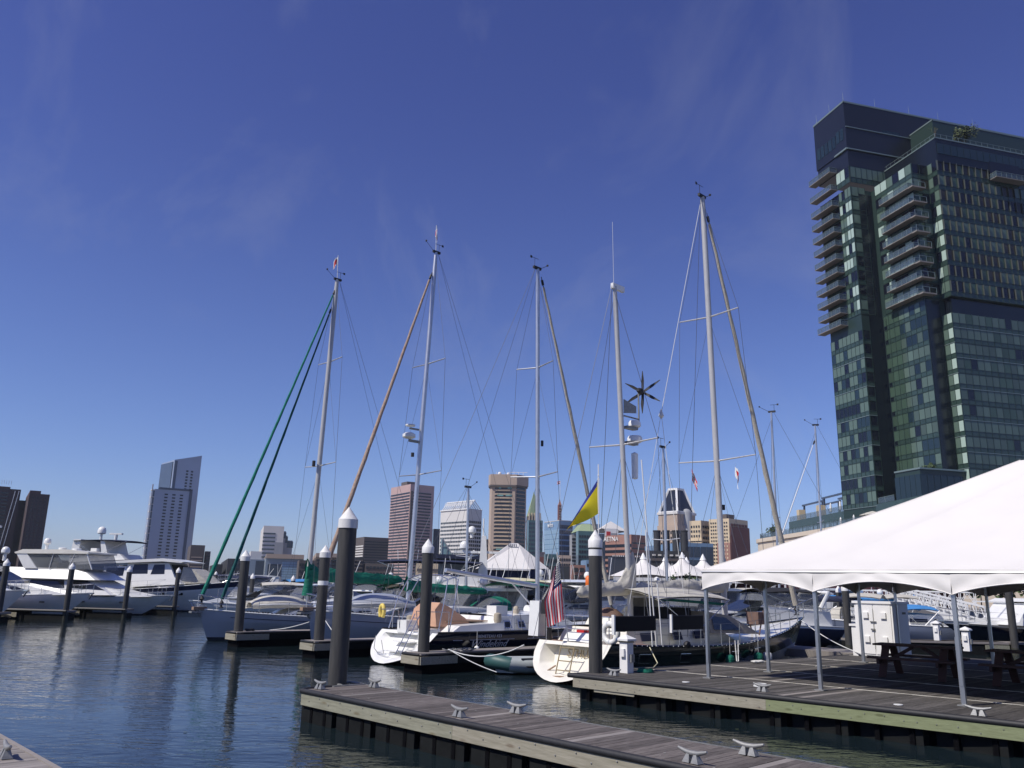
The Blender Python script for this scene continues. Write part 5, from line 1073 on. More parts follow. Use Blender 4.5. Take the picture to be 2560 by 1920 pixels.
# ---- navy sloop with the name on its side (bow away)
def sloop_navy():
    t0 = 17.9; s0 = 25.25; t = boatroot('navy sloop with white open transom and silver script name on its side', t0, s0)
    pt, sh = hull(t, 13.6, 4.1, 1.12, 1.14, 1.45, tw=.82, over=1.0, tr=1.15, mats=('boot', 'navy', 'navy', 'navy'), deck='gel', trans='gel', rail='black', fl=.16, bowl=.35)
    # scooped white stern with steps
    part('stern_step', MB().box(.45, 1.0, -.6, .45, .42, .46).box(.75, 1.4, -.6, .45, .74, .78), 'gel', t)
    part('locker_hatch', MB().box(1.0, 1.5, .0, .55, 1.05, 1.5).box(.9, 1.5, -1.35, -.85, .85, 1.25), 'gel', t)
    lad = MB()
    for y in (-.30, -.62): lad.tube((.35, y, .35), (1.15, y, 1.75), .018, n=6)
    for k in range(5): lad.tube((.42 + k * .16, -.30, .48 + k * .28), (.42 + k * .16, -.62, .48 + k * .28), .016, n=6)
    part('swim_ladder', lad, 'steel', t)
    part('shower_hose', MB().path([(.3, .9, .95), (.25, .88, .5), (.2, .6, .38), (.2, .2, .36), (.25, .45, .8)], .014, 6), 'galv', t)
    text('hull_lettering', 'Oceanis 423', .20, 'lettergrey', t, frame((.30, .25, .34), (0, -1, 0), (.75, 0, .9)), shear=.2)
    # side stripe and lettering on the near (starboard) side
    k = Vector((0, -1, 0)); Y = -1.92
    for (a, b) in ((1.3, 1.8), (2.2, 4.5), (5.2, 10.5)):
        ps = [pt(u / 12.6, .775, -1) + Vector((0, -.012, 0)) for u in [a + (b - a) * i / 10 for i in range(11)]]; part('silver_stripe', MB().path(ps, .008, 5), 'lettergrey', t)
    def on_side(x, v, off=.015):
        u = x / 12.6; a = pt(u - .06, v, -1); b = pt(u + .06, v, -1); c = pt(u, min(1, v + .15), -1); d_ = pt(u, v - .15, -1); o = pt(u, v, -1)
        xd = b - a; yd = c - d_; n_ = xd.cross(yd).normalized(); n_ = n_ if n_.y < 0 else -n_; return frame(o + n_ * off, xd, yd)
    text('hull_lettering', 'BENETEAU 423', .15, 'lettergrey', t, on_side(3.2, .88), space=1.15); text('hull_name', 'Windekind', .38, 'lettergrey', t, on_side(3.25, .64), shear=.35)
    part('porthole', MB().lathe([(.05, 0), (.05, .02)], (6.9, pt(.55, .55, -1).y - .0, .62), 12), 'steel', t)
    wid = cabin(t, 4.2, 9.8, 1.15, .52, 1.35, win=0, nose=1.6)
    for x, l in ((4.75, .32), (5.5, .32), (6.25, .75), (7.3, .5)):
        for sg in (1, -1):
            yy = lambda x, z: sg * (wid(x, z) + .015); q = [(x, 1.26), (x + l, 1.26), (x + l - .04, 1.47), (x + .02, 1.47)]
            part('window_frame', MB().add([(a, yy(a, z), z) for a, z in [(x - .05, 1.22), (x + l + .05, 1.22), (x + l, 1.51), (x - .03, 1.51)]] + [(a, yy(a, z) - sg * .04, z) for a, z in [(x - .05, 1.22), (x + l + .05, 1.22), (x + l, 1.51), (x - .03, 1.51)]], [(0, 1, 2, 3), (0, 1, 5, 4), (1, 2, 6, 5), (2, 3, 7, 6), (3, 0, 4, 7)]), 'steel', t)
            part('window', MB().add([(a, yy(a, z) + sg * .008, z) for a, z in q], [(0, 1, 2, 3)]), 'darkglass', t)
    part('cockpit_coaming', MB().prof([(1.9, 1.1), (4.5, 1.1), (4.5, 1.45), (2.3, 1.35)], lambda x, z: 1.55 - .12 * (z - 1.1)), 'gel', t)
    part('cockpit_well', MB().box(2.2, 4.3, -.8, .8, 1.46, 1.5), 'teak', t)
    part('cockpit_cover', MB().prof([(1.75, 1.3), (3.5, 1.3), (3.2, 1.6), (2.5, 2.0), (2.1, 2.15), (1.8, 1.9)], lambda x, z: .8 - .3 * (z - 1.35)), 'canvas_peach', t, smooth=60); part('cover_window', MB().box(1.76, 1.775, -.1, .15, 1.7, 1.95), 'cap', t)
    part('winch_cover', MB().lathe([(.13, 0), (.16, .1), (.14, .32), (.04, .36)], (4.3, -1.35, 1.45), 12).lathe([(.13, 0), (.16, .1), (.14, .32), (.04, .36)], (1.85, .9, 1.3), 12).lathe([(.11, 0), (.13, .1), (.10, .3), (.04, .34)], (5.9, -.7, 1.7), 12), 'canvas_tan', t, smooth=50)
    part('grill_box', MB().box(4.5, 5.1, -1.05, -.5, 1.6, 2.05), 'gel', t)
    part('liferaft_canister', MB().tube((7.6, .4, 1.85), (8.3, .4, 1.85), .2, n=12), 'gel', t, smooth=40)
    # arch over the stern
    ar = MB()
    for x in (2.2, 2.7): ar.path([(x - .9, -1.5, 1.15), (x - .6, -1.42, 2.3), (x - .3, -1.2, 3.0), (x - .25, -.6, 3.15), (x - .25, .6, 3.15), (x - .3, 1.2, 3.0), (x - .6, 1.42, 2.3), (x - .9, 1.5, 1.15)], .022, 8)
    part('stern_arch', ar, 'steel', t)
    part('pushpit', MB().path([(1.6, -1.7, 1.15), (1.6, -1.7, 1.85), (.9, -1.5, 1.85), (.9, -.7, 1.85), (1.0, -.7, 1.2)], .016, 6).path([(1.6, 1.7, 1.15), (1.6, 1.7, 1.85), (.9, 1.5, 1.85), (.9, .4, 1.85), (1.0, .4, 1.2)], .016, 6).path([(4.6, -1.75, 1.15), (4.75, -1.72, 1.95), (5.1, -1.72, 1.95), (5.25, -1.75, 1.15)], .016, 6).path([(6.4, -1.7, 1.15), (6.55, -1.68, 1.95), (6.9, -1.68, 1.95), (7.05, -1.7, 1.15)], .016, 6), 'steel', t)
    lifelines(t, pt, .36, .93, 7, .6)
    rig(t, 7.85, 1.7, 7.55, 17.2, .095, 1.75, fore=(12.9, 1.5, 16.9), furl=[(12.75, 2.1, 7.95, 16.4, .11, 'sail_grey')], back=[(.9, -1.2, 1.4), (.9, 1.2, 1.4)], boom=(2.75, 3.35, 2.85), spr=((7.5, 1.45, .25), (12.45, 1.15, .2)), m='alu')
    part('steaming_light', MB().tube((8.0, 0, 8.9), (8.0, 0, 9.15), .06, n=8), 'black', t)
    fenders(t, [(2.6, -2.12, .25)], 'gel', .1, .45)
    tag(link('lifebuoy', MB().path([(0, .12 * math.cos(a), .24 * math.sin(a)) for a in [-.9 + 5.0 * i / 14 for i in range(15)]], .075, 10).mesh('lifebuoy', M['yellow'], 60), None, t.location + Matrix.Rotation(AF, 3, 'Z') @ Vector((1.1, 1.72, 1.75)), AF), 'yellow horseshoe lifebuoy hung on the stern rail of the navy sloop', 'lifebuoy')
    return t
sloop_navy()

# ---- dark green ketch alongside the pier (bow away)
def ketch():
    t0 = 18.85; s0 = 17.75; t = boatroot('cream and dark green ketch with solar panels moored along the tented pier', t0, s0)
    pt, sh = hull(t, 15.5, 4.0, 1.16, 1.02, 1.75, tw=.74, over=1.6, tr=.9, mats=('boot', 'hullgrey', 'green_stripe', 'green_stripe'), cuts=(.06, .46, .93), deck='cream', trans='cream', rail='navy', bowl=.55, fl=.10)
    dots = MB()
    for i in range(46):
        q = pt(.06 + .86 * i / 45, 1, -1); dots.ball((q.x, q.y - .03, q.z + .02), .022, 5)
    part('rail_studs', dots, 'cap', t)
    text('transom_name', 'STHUBIR', .34, 'gold', t, frame((1.02, -.25, .82), (0, -1, 0), (.15, 0, 1)), shear=.15, ext=.01); text('transom_port', 'ANNAPOLIS MD', .15, 'letter', t, frame((.93, -.35, .50), (0, -1, 0), (.15, 0, 1)), ext=.01)
    lad = MB()
    for y in (.3, -.25): lad.tube((.35, y, .12), (.62, y, 1.05), .02, n=6)
    for z in (.35, .62, 1.0): lad.tube((.35 + .27 * (z - .12) / .93, .3, z), (.35 + .27 * (z - .12) / .93, -.25, z), .018, n=6)
    part('boarding_ladder', lad, 'gold', t); part('step_board', MB().box(.15, .5, -.15, .5, .16, .20).tube((.2, .7, .2), (.6, .5, .45), .025, n=6), 'teak', t)
    # rectangular ports in the green topside
    for x in (1.95, 3.95, 6.75, 8.3):
        u = x / 13.9; o = pt(u, .68, -1); a = pt(u + .02, .68, -1) - pt(u - .02, .68, -1); c = pt(u, .85, -1) - pt(u, .55, -1); f = frame(o + Vector((0, -.012, 0)), a, c)
        pr = part('porthole', MB().box(-.24, .24, -.13, .13, -.01, .02).box(-.19, .19, -.085, .085, .02, .026, 1), ['green_stripe', 'darkglass'], t); pr.matrix_local = f
        rf = part('porthole_frame', MB().path([(-.24, -.13, 0), (.24, -.13, 0), (.24, .13, 0), (-.24, .13, 0), (-.24, -.13, 0)], .016, 5), 'steel', t); rf.matrix_local = f
    wid = cabin(t, 1.6, 9.0, 1.05, .55, 1.45, 'cream', win=0, nose=2.2, tail=.3, name='coachroof')
    for x, l in ((2.5, .7), (4.2, .5), (5.6, .6)):
        for sg in (1, -1): part('window', MB().add([(a, sg * (wid(a, z) + .012), z) for a, z in ((x, 1.22), (x + l, 1.22), (x + l, 1.46), (x, 1.46))] + [(a, sg * (wid(a, z) - .03), z) for a, z in ((x, 1.22), (x + l, 1.22), (x + l, 1.46), (x, 1.46))], [(0, 1, 2, 3), (0, 1, 5, 4), (1, 2, 6, 5), (2, 3, 7, 6), (3, 0, 4, 7)]), 'canvas_navy', t)
    part('deckhouse', MB().prof([(2.6, 1.5), (5.0, 1.5), (4.8, 1.85), (2.9, 1.85)], lambda x, z: 1.15), 'cream', t, smooth=30)
    part('aft_locker', MB().prof([(1.15, 1.05), (2.3, 1.05), (2.2, 1.45), (1.45, 1.42)], lambda x, z: .8), 'gel', t); part('deck_teak', MB().box(1.2, 2.6, -1.55, 1.55, 1.10, 1.13), 'canvas_peach', t)
    # slanting spray hood with shaded windows
    part('windscreen_cover', MB().prof([(6.3, 1.4), (9.5, 1.3), (7.8, 1.95), (6.4, 2.1)], lambda x, z: 1.4 - .35 * (z - 1.4)), 'canvas_tan', t); part('cover_window', MB().add([(6.5, -1.40, 1.5), (8.2, -1.42, 1.45), (7.5, -1.26, 1.88), (6.6, -1.24, 1.95)], [(0, 1, 2, 3)]), 'darkglass', t)
    # bimini over the centre cockpit
    bimini(t, 3.2, 7.4, 1.5, 2.6, 1.6, 'canvas_cream', arch=.3); part('side_curtain', MB().box(5.5, 7.0, 1.3, 1.34, 1.6, 2.5), 'canvas_cream', t); part('cockpit_enclosure', MB().box(5.0, 6.3, -.6, .9, 1.5, 2.2), 'canvas_black', t)
    part('kayak_paddles', MB().tube((3.4, -1.4, 2.5), (7.2, -1.4, 2.35), .05, n=6), 'canvas_green', t)
    # solar panels on the near rail
    for x0, x1 in ((.35, 2.3), (3.15, 4.85)):
        sp = part('solar_panel', MB().box(x0, x1, -2.06, -2.02, 1.60, 2.0), 'solar', t); part('panel_frame', MB().path([(x0, -2.04, 1.60), (x1, -2.04, 1.60), (x1, -2.04, 2.0), (x0, -2.04, 2.0), (x0, -2.04, 1.60)], .02, 5), 'black', sp); part('mount', MB().box(x0 - .06, x0, -2.08, -1.98, 1.5, 2.05), 'gel', sp)
    lifelines(t, pt, .10, .93, 10, .7)
    part('stern_rail', MB().path([(1.6, -1.6, 1.1), (1.4, -1.6, 1.95), (1.0, -1.3, 1.95), (1.0, 1.3, 1.95), (1.4, 1.6, 1.95), (1.6, 1.6, 1.1)], .018, 6).path([(1.4, -1.6, 1.55), (1.0, -1.3, 1.55), (1.0, 1.3, 1.55), (1.4, 1.6, 1.55)], .016, 6).tube((1.0, -1.3, 1.1), (1.0, -1.3, 1.95), .016, n=6).tube((1.0, 1.3, 1.1), (1.0, 1.3, 1.95), .016, n=6), 'steel', t)
    # outboard on the rail, covered jerrycans
    ob = part('outboard_motor', MB().box(.95, 1.35, 1.15, 1.5, 1.95, 2.4), 'black', t); part('outboard_leg', MB().box(1.05, 1.2, 1.25, 1.4, 1.0, 1.95), 'black', ob)
    part('covered_motor', MB().prof([(1.15, 1.25), (1.75, 1.25), (1.7, 2.35), (1.2, 2.35)], lambda x, z: .22), 'cap', t, loc=(-.2, 1.85, 0)); part('red_fuel_can', MB().box(1.5, 1.9, .0, .45, 1.15, 1.5), 'red', t)
    part('orange_float', MB().lathe([(.05, 0), (.11, .05), (.11, .4), (.05, .45)], (2.6, .9, 2.75), 10), 'orange', t, smooth=50)
    part('white_lifering', MB().path([(0, -.0 + .27 * math.cos(a), .27 * math.sin(a)) for a in [2 * math.pi * i / 16 for i in range(17)]], .09, 8), 'gel', t, loc=(1.0, -1.35, 1.5), smooth=60)
    part('striped_cover', MB().ball((3.6, .9, 1.7), .6, 12, sz=.8), 'canvas_brown', t, smooth=60)
    # long rods and antennas
    rods = MB()
    for x, y, z, dx in ((2.45, -1.8, 4.6, -.25), (2.65, -1.8, 6.8, -.6), (2.95, -1.8, 3.05, -.2)): rods.tube((x, y, 1.1), (x + dx, y, z), .022, n=5)
    part('whip_antennas', rods, 'cap', t); part('gps_mushroom', MB().lathe([(.02, 0), (.09, .02), (.08, .1), (.02, .13)], (2.75, -1.8, 3.05), 10), 'cap', t)
    # mizzen
    rig(t, 3.72, 1.5, 3.0, 13.4, .09, 1.6, boom=(1.1, 2.62, 2.75), cover=(.36, .95), coverm='canvas_cream', back=[(.4, -1.3, 1.2), (.4, 1.3, 1.2)], spr=((7.65, 1.5, .0),), m='mastw', top=False, vang=False)
    part('mizzen_antenna', MB().tube((2.95, 0, 13.3), (2.9, 0, 15.9), .008, n=4).box(2.85, 3.5, -.06, .06, 13.3, 13.5), 'cap', t)
    wg = part('wind_generator', MB().lathe([(.05, 0), (.09, .05), (.11, .2), (.10, .36), (.03, .42)], (0, 0, -.2), 12), 'black', t); wg.matrix_local = frame((4.35, -.05, 9.75), (0, 1, 0), (0, 0, 1)) @ Matrix.Rotation(.25, 4, 'Y')
    for i in range(6):
        a = math.pi / 2 + i * math.pi / 3 + .02; bl = MB().add([(0, 0, .28), (.10, .035, .27), (.55, .05, .24), (1.0, .008, .24), (.98, -.012, .24), (.5, -.045, .26), (.1, -.04, .29)], [(0, 1, 2, 3, 4, 5, 6)]).add([(0, 0, .25), (.10, .035, .24), (.55, .05, .22), (1.0, .008, .23), (.98, -.012, .23), (.5, -.045, .24), (.1, -.04, .26)], [(6, 5, 4, 3, 2, 1, 0)])
        o = link('blade', bl.mesh('blade', M['black']), wg); o.rotation_euler = (0, 0, a); o.scale = (.8, 1.15, .8)
    part('generator_post', MB().tube((4.3, 0, 8.6), (4.3, 0, 9.75), .03, n=6).tube((3.45, 0, 8.7), (4.3, 0, 8.7), .03, n=5), 'galv', t); part('tail_vane', MB().prof([(3.45, 9.3), (4.15, 9.15), (4.15, 8.9), (3.45, 8.8)], .012), 'galv', t)
    for z, w_ in ((8.35, .22), (7.8, .27)): part('radar_dome', MB().lathe([(w_ * .6, 0), (w_, .06), (w_, .18), (w_ * .8, .26), (.05, .28)], (4.05, 0, z), 16), 'gel', t, smooth=40); part('radar_bracket', MB().box(3.5, 4.1, -.12, .12, z - .08, z), 'galv', t)
    part('radar_reflector', MB().lathe([(.02, 0), (.11, .03), (.12, .9), (.02, .95)], (3.9, -.1, 6.5), 12), 'cap', t, smooth=40)
    # main mast
    rig(t, 9.45, 1.5, 8.95, 19.1, .115, 1.9, fore=(15.2, 1.9, 18.6), furl=[(15.0, 2.3, 9.4, 18.0, .13, 'sail_grey')], back=[(4.9, -1.4, 1.3)], boom=(3.95, 2.78, 2.88), cover=(.40, .75), coverm='canvas_cream', spr=((7.8, 1.75, .05), (13.75, 1.4, .05)), m='mastw', vang=False)
    part('radome', MB().tube((9.6, 0, 5.9), (9.6, 0, 6.1), .08, n=8), 'black', t)
    part('running_backstay', MB().tube((8.85, 0, 19.0), (5.1, -.4, 9.0), .013, n=5).tube((5.1, -.4, 9.0), (5.0, -1.4, 1.2), .012, n=4).tube((5.1, -.4, 9.0), (2.2, -1.0, 1.8), .010, n=4).lathe([(.02, 0), (.1, .1), (.02, .35)], (5.1, -.4, 8.8), 8), 'wirew', t)
    flag_(t, 'courtesy_flag', (9.0, 1.0, 7.55), .55, .42, ['red', 'canvas_navy', 'cap'], lambda i, j: 1 if (j == 4 or i == 3) else (2 if (j in (3, 5) or i in (2, 4)) else 0), droop=1.15, dirn=(.5, -.6, 0), nx=10, ny=9, curl=.04, label='small red flag with a dark blue cross edged in white')
    flag_(t, 'burgee', (9.1, -.95, 7.6), .6, .5, ['cap', 'red'], lambda i, j: 1 if (3 <= i <= 7 and 2 <= j <= 6) else 0, droop=1.1, dirn=(-.5, -.6, 0), nx=10, ny=9, curl=.05, label='small white pennant with a red patch')
    fenders(t, [(6.3, -2.1, .35)], 'canvas_green', .15, .4); fenders(t, [(8.9, -2.0, .3)], 'gel', .16, .45)
    fenders(t, [(8.2, -2.05, .3)], 'canvas_green', .16, .45)
    part('folded_chair', MB().box(10.3, 10.8, -.9, -.4, 1.6, 2.05).tube((10.3, -.9, 1.2), (10.7, -.9, 2.1), .03, n=5).tube((10.7, -.4, 1.2), (10.3, -.4, 2.1), .03, n=5), 'canvas_brown', t)
    part('coiled_rope', MB().path([(4.2 + .25 * math.cos(a), -1.6 + .1 * math.sin(a * 2), 1.75 + .2 * math.sin(a)) for a in [i * .7 for i in range(26)]], .02, 5), 'wirew', t)
    part('boat_hook_ball', MB().ball((4.0, -2.0, 1.12), .12, 8), 'black', t)
    return t
kt = ketch()
def rootpt(o, p): return Matrix.Translation(o.location) @ Matrix.Rotation(o.rotation_euler.z, 4, 'Z') @ Vector(p)
def us_flag():
    p = rootpt(kt, (.9, .25, 1.1)); t = thing('ensign', 'United States stars and stripes flag on a slanted staff at the ketch stern', 'flag', p, AF)
    part('staff', MB().tube((0, 0, 0), (-.55, 0, 2.75), .022, n=8), 'wirew', t)
    # hoist along the staff top, hanging down in folds
    def fn(u, v):   # u along the fly (hanging), v across stripes
        left = Vector((-.725, .688, 0)); dep = Vector((.688, .725, 0)); q = min(1, u * 1.9)
        p_ = Vector((-.52, 0, 2.66)) + Vector((.22 * u, 0, -1.95 * u ** .95)) + left * ((.20 + .34 * q ** 1.2 - .1 * max(0, u - .6)) * v) - left * .06 + Vector((0, 0, -.50 * v * (1 - .55 * u)))
        return tuple(p_ + dep * (.05 * math.sin(v * 15 + u * 2) * u + .03 * math.sin(u * 9)))
    part('cloth', MB().grid(24, 13, fn, lambda i, j: 2 if (i < 10 and j < 8) else (0 if j % 2 == 0 else 1)), [mat('flag_red', (.68, .03, .05), .8), 'cap', mat('flag_blue', (.012, .022, .10), .8)], t, smooth=60)
    st = MB()
    for i in range(9):
        for j in range(6 if i % 2 == 0 else 5):
            p_ = Vector(fn((i + .5) * 9 / 24 / 9.2, (j + .5 + (.5 if i % 2 else 0)) * 7 / 13 / 6)); 
            for dd in (-.02, .02): st.add([p_ + Vector((dd, dd, .022)), p_ + Vector((dd + .0, dd + .02, -.0)), p_ + Vector((dd, dd, -.022)), p_ + Vector((dd, dd - .02, 0))], [(0, 1, 2, 3)])
    part('stars', st, 'cap', t)
us_flag()
def yb_flag():
    b = Py(1497, 1480, 26); p0_ = Py(1497, 1196, 26); t = thing('signal_flag', 'yellow and blue flag flying from a thin white staff right of the banded piling', 'flag', (b.x, b.y, b.z), 0)
    H = p0_.z - b.z
    part('staff', MB().tube((0, 0, -1.0), (0, 0, H + .45), .018, n=6).ball((0, 0, H + .1), .035, 6), 'cap', t)
    a1 = Vector((0, 0, H)); a2 = Vector((0, 0, H - 1.10)); tip = Py(1411, 1334, 25.6) - b
    def fn(u, v):
        h = a1.lerp(a2, v); q = h.lerp(tip + Vector((.06, 0, .10)) * v * 2, u ** (1 + .25 * v)); return tuple(q + Vector((0, .10 * math.sin(u * 7 + v * 4) * u, -.05 * math.sin(u * 3.1) * v)))
    part('cloth', MB().grid(20, 12, fn, lambda i, j: 1 if j < 1 + i * .05 else 0), [mat('flag_yellow', (.95, .76, .02), .8), mat('flag_blue2', (.05, .06, .35), .8)], t, smooth=60)
    part('header', MB().box(-.03, .03, -.01, .01, H - 1.1, H), 'cap', t)
yb_flag()

def dinghy_over(root, x0, x1, z, w, m, name='upturned_dinghy', m2='hullgrey'):
    L = x1 - x0
    def fn(u, v):
        a = math.pi * v; tap = math.sin(math.pi * min(1, .5 + .5 * (1 - abs(2 * u - 1)) ** .45) / 1) if False else (1 - abs(2 * u - 1) ** 3.2)
        return (x0 + L * u, w * math.cos(a) * (.35 + .65 * tap), z + (.55 * math.sin(a) ** .7) * (.45 + .55 * tap) * (1 + .12 * math.sin(u * 3)))
    o = part(name, MB().grid(20, 12, fn), m, root, smooth=50)
    part('tube', MB().path([(x0 + L * u, w * (.5 + .5 * (1 - abs(2 * u - 1) ** 3.2)), z + .12 + .06 * math.sin(math.pi * u)) for u in [i / 14 for i in range(15)]], .17, 8).path([(x0 + L * u, -w * (.5 + .5 * (1 - abs(2 * u - 1) ** 3.2)), z + .12 + .06 * math.sin(math.pi * u)) for u in [i / 14 for i in range(15)]], .17, 8), m, o, smooth=50)
    part('rub_strake', MB().path([(x0 + L * u, w * (.5 + .5 * (1 - abs(2 * u - 1) ** 3.2)) + .15, z + .14 + .06 * math.sin(math.pi * u)) for u in [i / 14 for i in range(15)]], .04, 6), m2, o)
# ---- sloop 2: bow towards camera, tan furled headsail
def sloop_bow(label, t_bow, s0, L, params):
    t = boatroot(label, t_bow + L, s0, False); P = params
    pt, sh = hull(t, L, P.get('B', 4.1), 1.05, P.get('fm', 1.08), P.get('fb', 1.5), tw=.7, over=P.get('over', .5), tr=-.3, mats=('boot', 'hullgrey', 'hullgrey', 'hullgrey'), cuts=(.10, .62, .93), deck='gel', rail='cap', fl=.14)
    X = lambda tt: t_bow + L - tt
    for sg in (1, -1): part('cove_stripe', MB().path([pt(.12 + .8 * i / 20, .80, sg) + Vector((0, sg * .008, 0)) for i in range(21)], .014, 5), 'canvas_navy', t)
    part('slots', MB().add([], []) if False else sum_rail(pt, sg=1), 'black', t)
    part('bow_roller', MB().box(L - .3, L + .35, -.12, .12, sh(1) - .02, sh(1) + .12), 'teak', t); part('anchor', MB().tube((L + .25, 0, sh(1) + .0), (L - .1, 0, sh(1) - .35), .04, n=6).box(L - .05, L + .45, -.16, .16, sh(1) - .16, sh(1) - .08), 'galv', t)
    lifelines(t, pt, .08, .93, 9, .62)
    return t, pt, sh, X
def sum_rail(pt, sg=1):
    b = MB()
    for i in range(44):
        for s_ in (1, -1):
            q = pt(.25 + .6 * i / 44, 1, s_); b.box(q.x - .04, q.x + .04, q.y - .01 if s_ < 0 else q.y - .05, q.y + .05 if s_ < 0 else q.y + .01, q.z + .03, q.z + .09)
    return b
def sloop2():
    t, pt, sh, X = sloop_bow('white sloop with a rope-wrapped tan headsail and an upturned grey dinghy on deck', 19.0, 32.4, 14.5, dict(fb=1.62, fm=1.2, over=.35))
    wid = cabin(t, 4.0, 10.6, 1.2, .5, 1.4, win=4, nose=1.4)
    dinghy_over(t, X(24.3), X(20.9), 1.75, .75, 'hullgrey', m2='gel')
    rig(t, X(24.25), 1.7, X(24.95), 19.95, .115, 1.9, furl=[(X(19.6), 3.2, X(24.6), 18.3, .125, 'sail_tan')], back=[(.3, -.8, 1.2), (.3, .8, 1.2)], boom=(X(29.3), 2.5, 2.6), spr=((8.05, 1.7, .1), (13.75, 1.35, .1)), cover=(.34, .2), coverm='canvas_green', m='alu')
    burgee(t, X(24.95), 20.0, 1.5)
    part('radar_dome', MB().lathe([(.18, 0), (.32, .06), (.32, .2), (.2, .28), (.03, .3)], (X(23.75), .1, 9.75), 16).lathe([(.1, 0), (.24, .03), (.24, .1), (.03, .14)], (X(23.8), .1, 10.35), 14), 'gel', t, smooth=40); part('radar_bracket', MB().box(X(24.4), X(23.85), -.06, .06, 9.62, 9.74).box(X(24.4), X(23.85), -.05, .05, 10.25, 10.33), 'galv', t); part('deck_light', MB().tube((X(24.1), 0, 8.9), (X(24.1), 0, 9.1), .08, n=8), 'black', t)
    dodger(t, 3.6, 5.2, 1.3, 1.4, .9, 'canvas_green'); bimini(t, .6, 3.3, 1.4, 2.9, 1.2, 'canvas_green')
    return t
sloop2()
def sloop1():
    t, pt, sh, X = sloop_bow('white sloop with two green furled headsails and a covered dinghy on deck', 17.3, 39.45, 14.0, dict(fb=1.42, fm=1.02, over=.55, B=4.2))
    wid = cabin(t, 4.0, 10.4, 1.02, .5, 1.45, win=4, nose=1.5)
    dinghy_over(t, X(23.0), X(19.8), 1.5, .8, 'canvas_cream', m2='gel', name='covered_dinghy')
    rig(t, X(22.95), 1.6, X(23.3), 19.8, .13, 2.0, furl=[(X(17.35), 2.1, X(23.1), 18.8, .10, 'sail_green'), (X(18.35), 1.9, X(22.95), 17.6, .095, 'sail_dgreen')], back=[(.3, -.9, 1.1), (.3, .9, 1.1)], boom=(X(29.2), 2.9, 2.95), spr=((8.95, 1.6, .05), (14.85, 1.25, .05)), cover=(.62, .5), coverm='canvas_green', m='mastw', stack=(2.1, 3.6, 'canvas_green'))
    burgee(t, X(23.3) - .0, 19.9, 1.4, d=(.6, -.7, 0))
    part('deck_light', MB().tube((X(22.75), 0, 8.9), (X(22.75), 0, 9.2), .09, n=8), 'black', t)
    part('anchor_ring', MB().path([(13.9 + .28 * math.cos(a), 0, 1.35 + .28 * math.sin(a)) for a in [-.3 + i * .3 for i in range(13)]], .025, 6), 'cap', t)
    dodger(t, 3.2, 4.8, 1.3, 1.2, .9, 'canvas_cream'); bimini(t, .6, 3.0, 1.5, 2.7, 1.1, 'canvas_green')
    part('hatch_arch', MB().path([(4.6, 1.1, 1.3), (4.9, 1.0, 2.4), (4.9, -1.0, 2.4), (4.6, -1.1, 1.3)], .05, 8), 'cap', t)
    return t
sloop1()
# inflatable tender between the navy sloop finger and the ketch
def tender():
    t = thing('inflatable_dinghy', 'small grey inflatable dinghy with green bow floating between finger dock and ketch', 'dinghy', Py(1300, 1672, 27.3) * 1, AF - .75); t.location.z = 0
    path = [(-1.35, .62, .24), (-.4, .66, .24), (.5, .64, .26), (1.05, .45, .33), (1.35, .15, .40), (1.35, -.15, .40), (1.05, -.45, .33), (.5, -.64, .26), (-.4, -.66, .24), (-1.35, -.62, .24)]
    part('tube', MB().path(path[:4], [.2, .22, .22, .22], 12).path(path[6:], [.22, .22, .22, .2], 12), 'greyrub', t, smooth=60); part('bow_tube', MB().path([(.98, .49, .32)] + path[4:6] + [(.98, -.49, .32)], .225, 12), 'greenrub', t, smooth=60, label='dark green bow section')
    part('floor', MB().prism([(-1.3, -.5), (.9, -.5), (1.25, 0), (.9, .5), (-1.3, .5)], .05, .1), 'greyrub', t); part('seat', MB().box(-.35, -.05, -.5, .5, .34, .38), 'gel', t); part('oar', MB().tube((-.9, .68, .48), (.7, .7, .50), .025, n=6).box(-1.2, -.9, .6, .76, .46, .5), 'black', t); part('rub_strake', MB().path([(p[0], p[1] * 1.33, p[2]) for p in path[:4]], .03, 6).path([(p[0], p[1] * 1.33, p[2]) for p in path[6:]], .03, 6), 'black', t)
    t.location = W(20.5, 20.6, 0); t.rotation_euler.z = AF + math.pi - .15
tender()
# mooring lines
rope('mooring_rope', 'slack white mooring line from the finger dock to the ketch stern', sagp(W(18.2, 21.95, DZ + .1), W(19.1, 19.3, 1.0), .28, 14), .022)
rope('mooring_rope', 'pale line dipping to the water beside the inflatable dinghy', sagp(W(18.2, 21.9, DZ + .1), W(18.6, 20.0, .15), .05, 10), .016)
rope('coiled_rope', 'tangled rope pile on the finger dock beside the navy sloop', [W(18.1 + .03 * i + .1 * math.cos(i * 1.3), 22.05 + .08 * math.sin(i * 1.3), DZ + .06 + .05 * math.sin(i * .9)) for i in range(44)], .022, 'galv')
rope('mooring_rope', 'white line from the second sloop bow down to the first finger dock', sagp(W(19.4, 32.1, 1.3), W(18.6, 35.0, DZ + .05), .1, 12), .02)
rope('mooring_rope', 'white line from the second sloop bow to the dock behind the large piling', sagp(W(19.5, 32.0, 1.35), W(18.4, 29.0, DZ + .05), .02, 8), .02)
rope('mooring_rope', 'doubled spring line from the ketch rail to the pier edge', sagp(W(25.9, 15.9, 1.15), W(24.0, 14.7, DZ + .03), .02, 6) + sagp(W(24.1, 14.7, DZ + .03), W(26.1, 15.9, 1.15), .02, 6), .018)
rope('mooring_rope', 'bow line of the ketch running to the pier deck by the cabinet', sagp(W(32.8, 17.0, 1.7), W(30.5, 13.4, DZ + .05), .15, 12), .02)
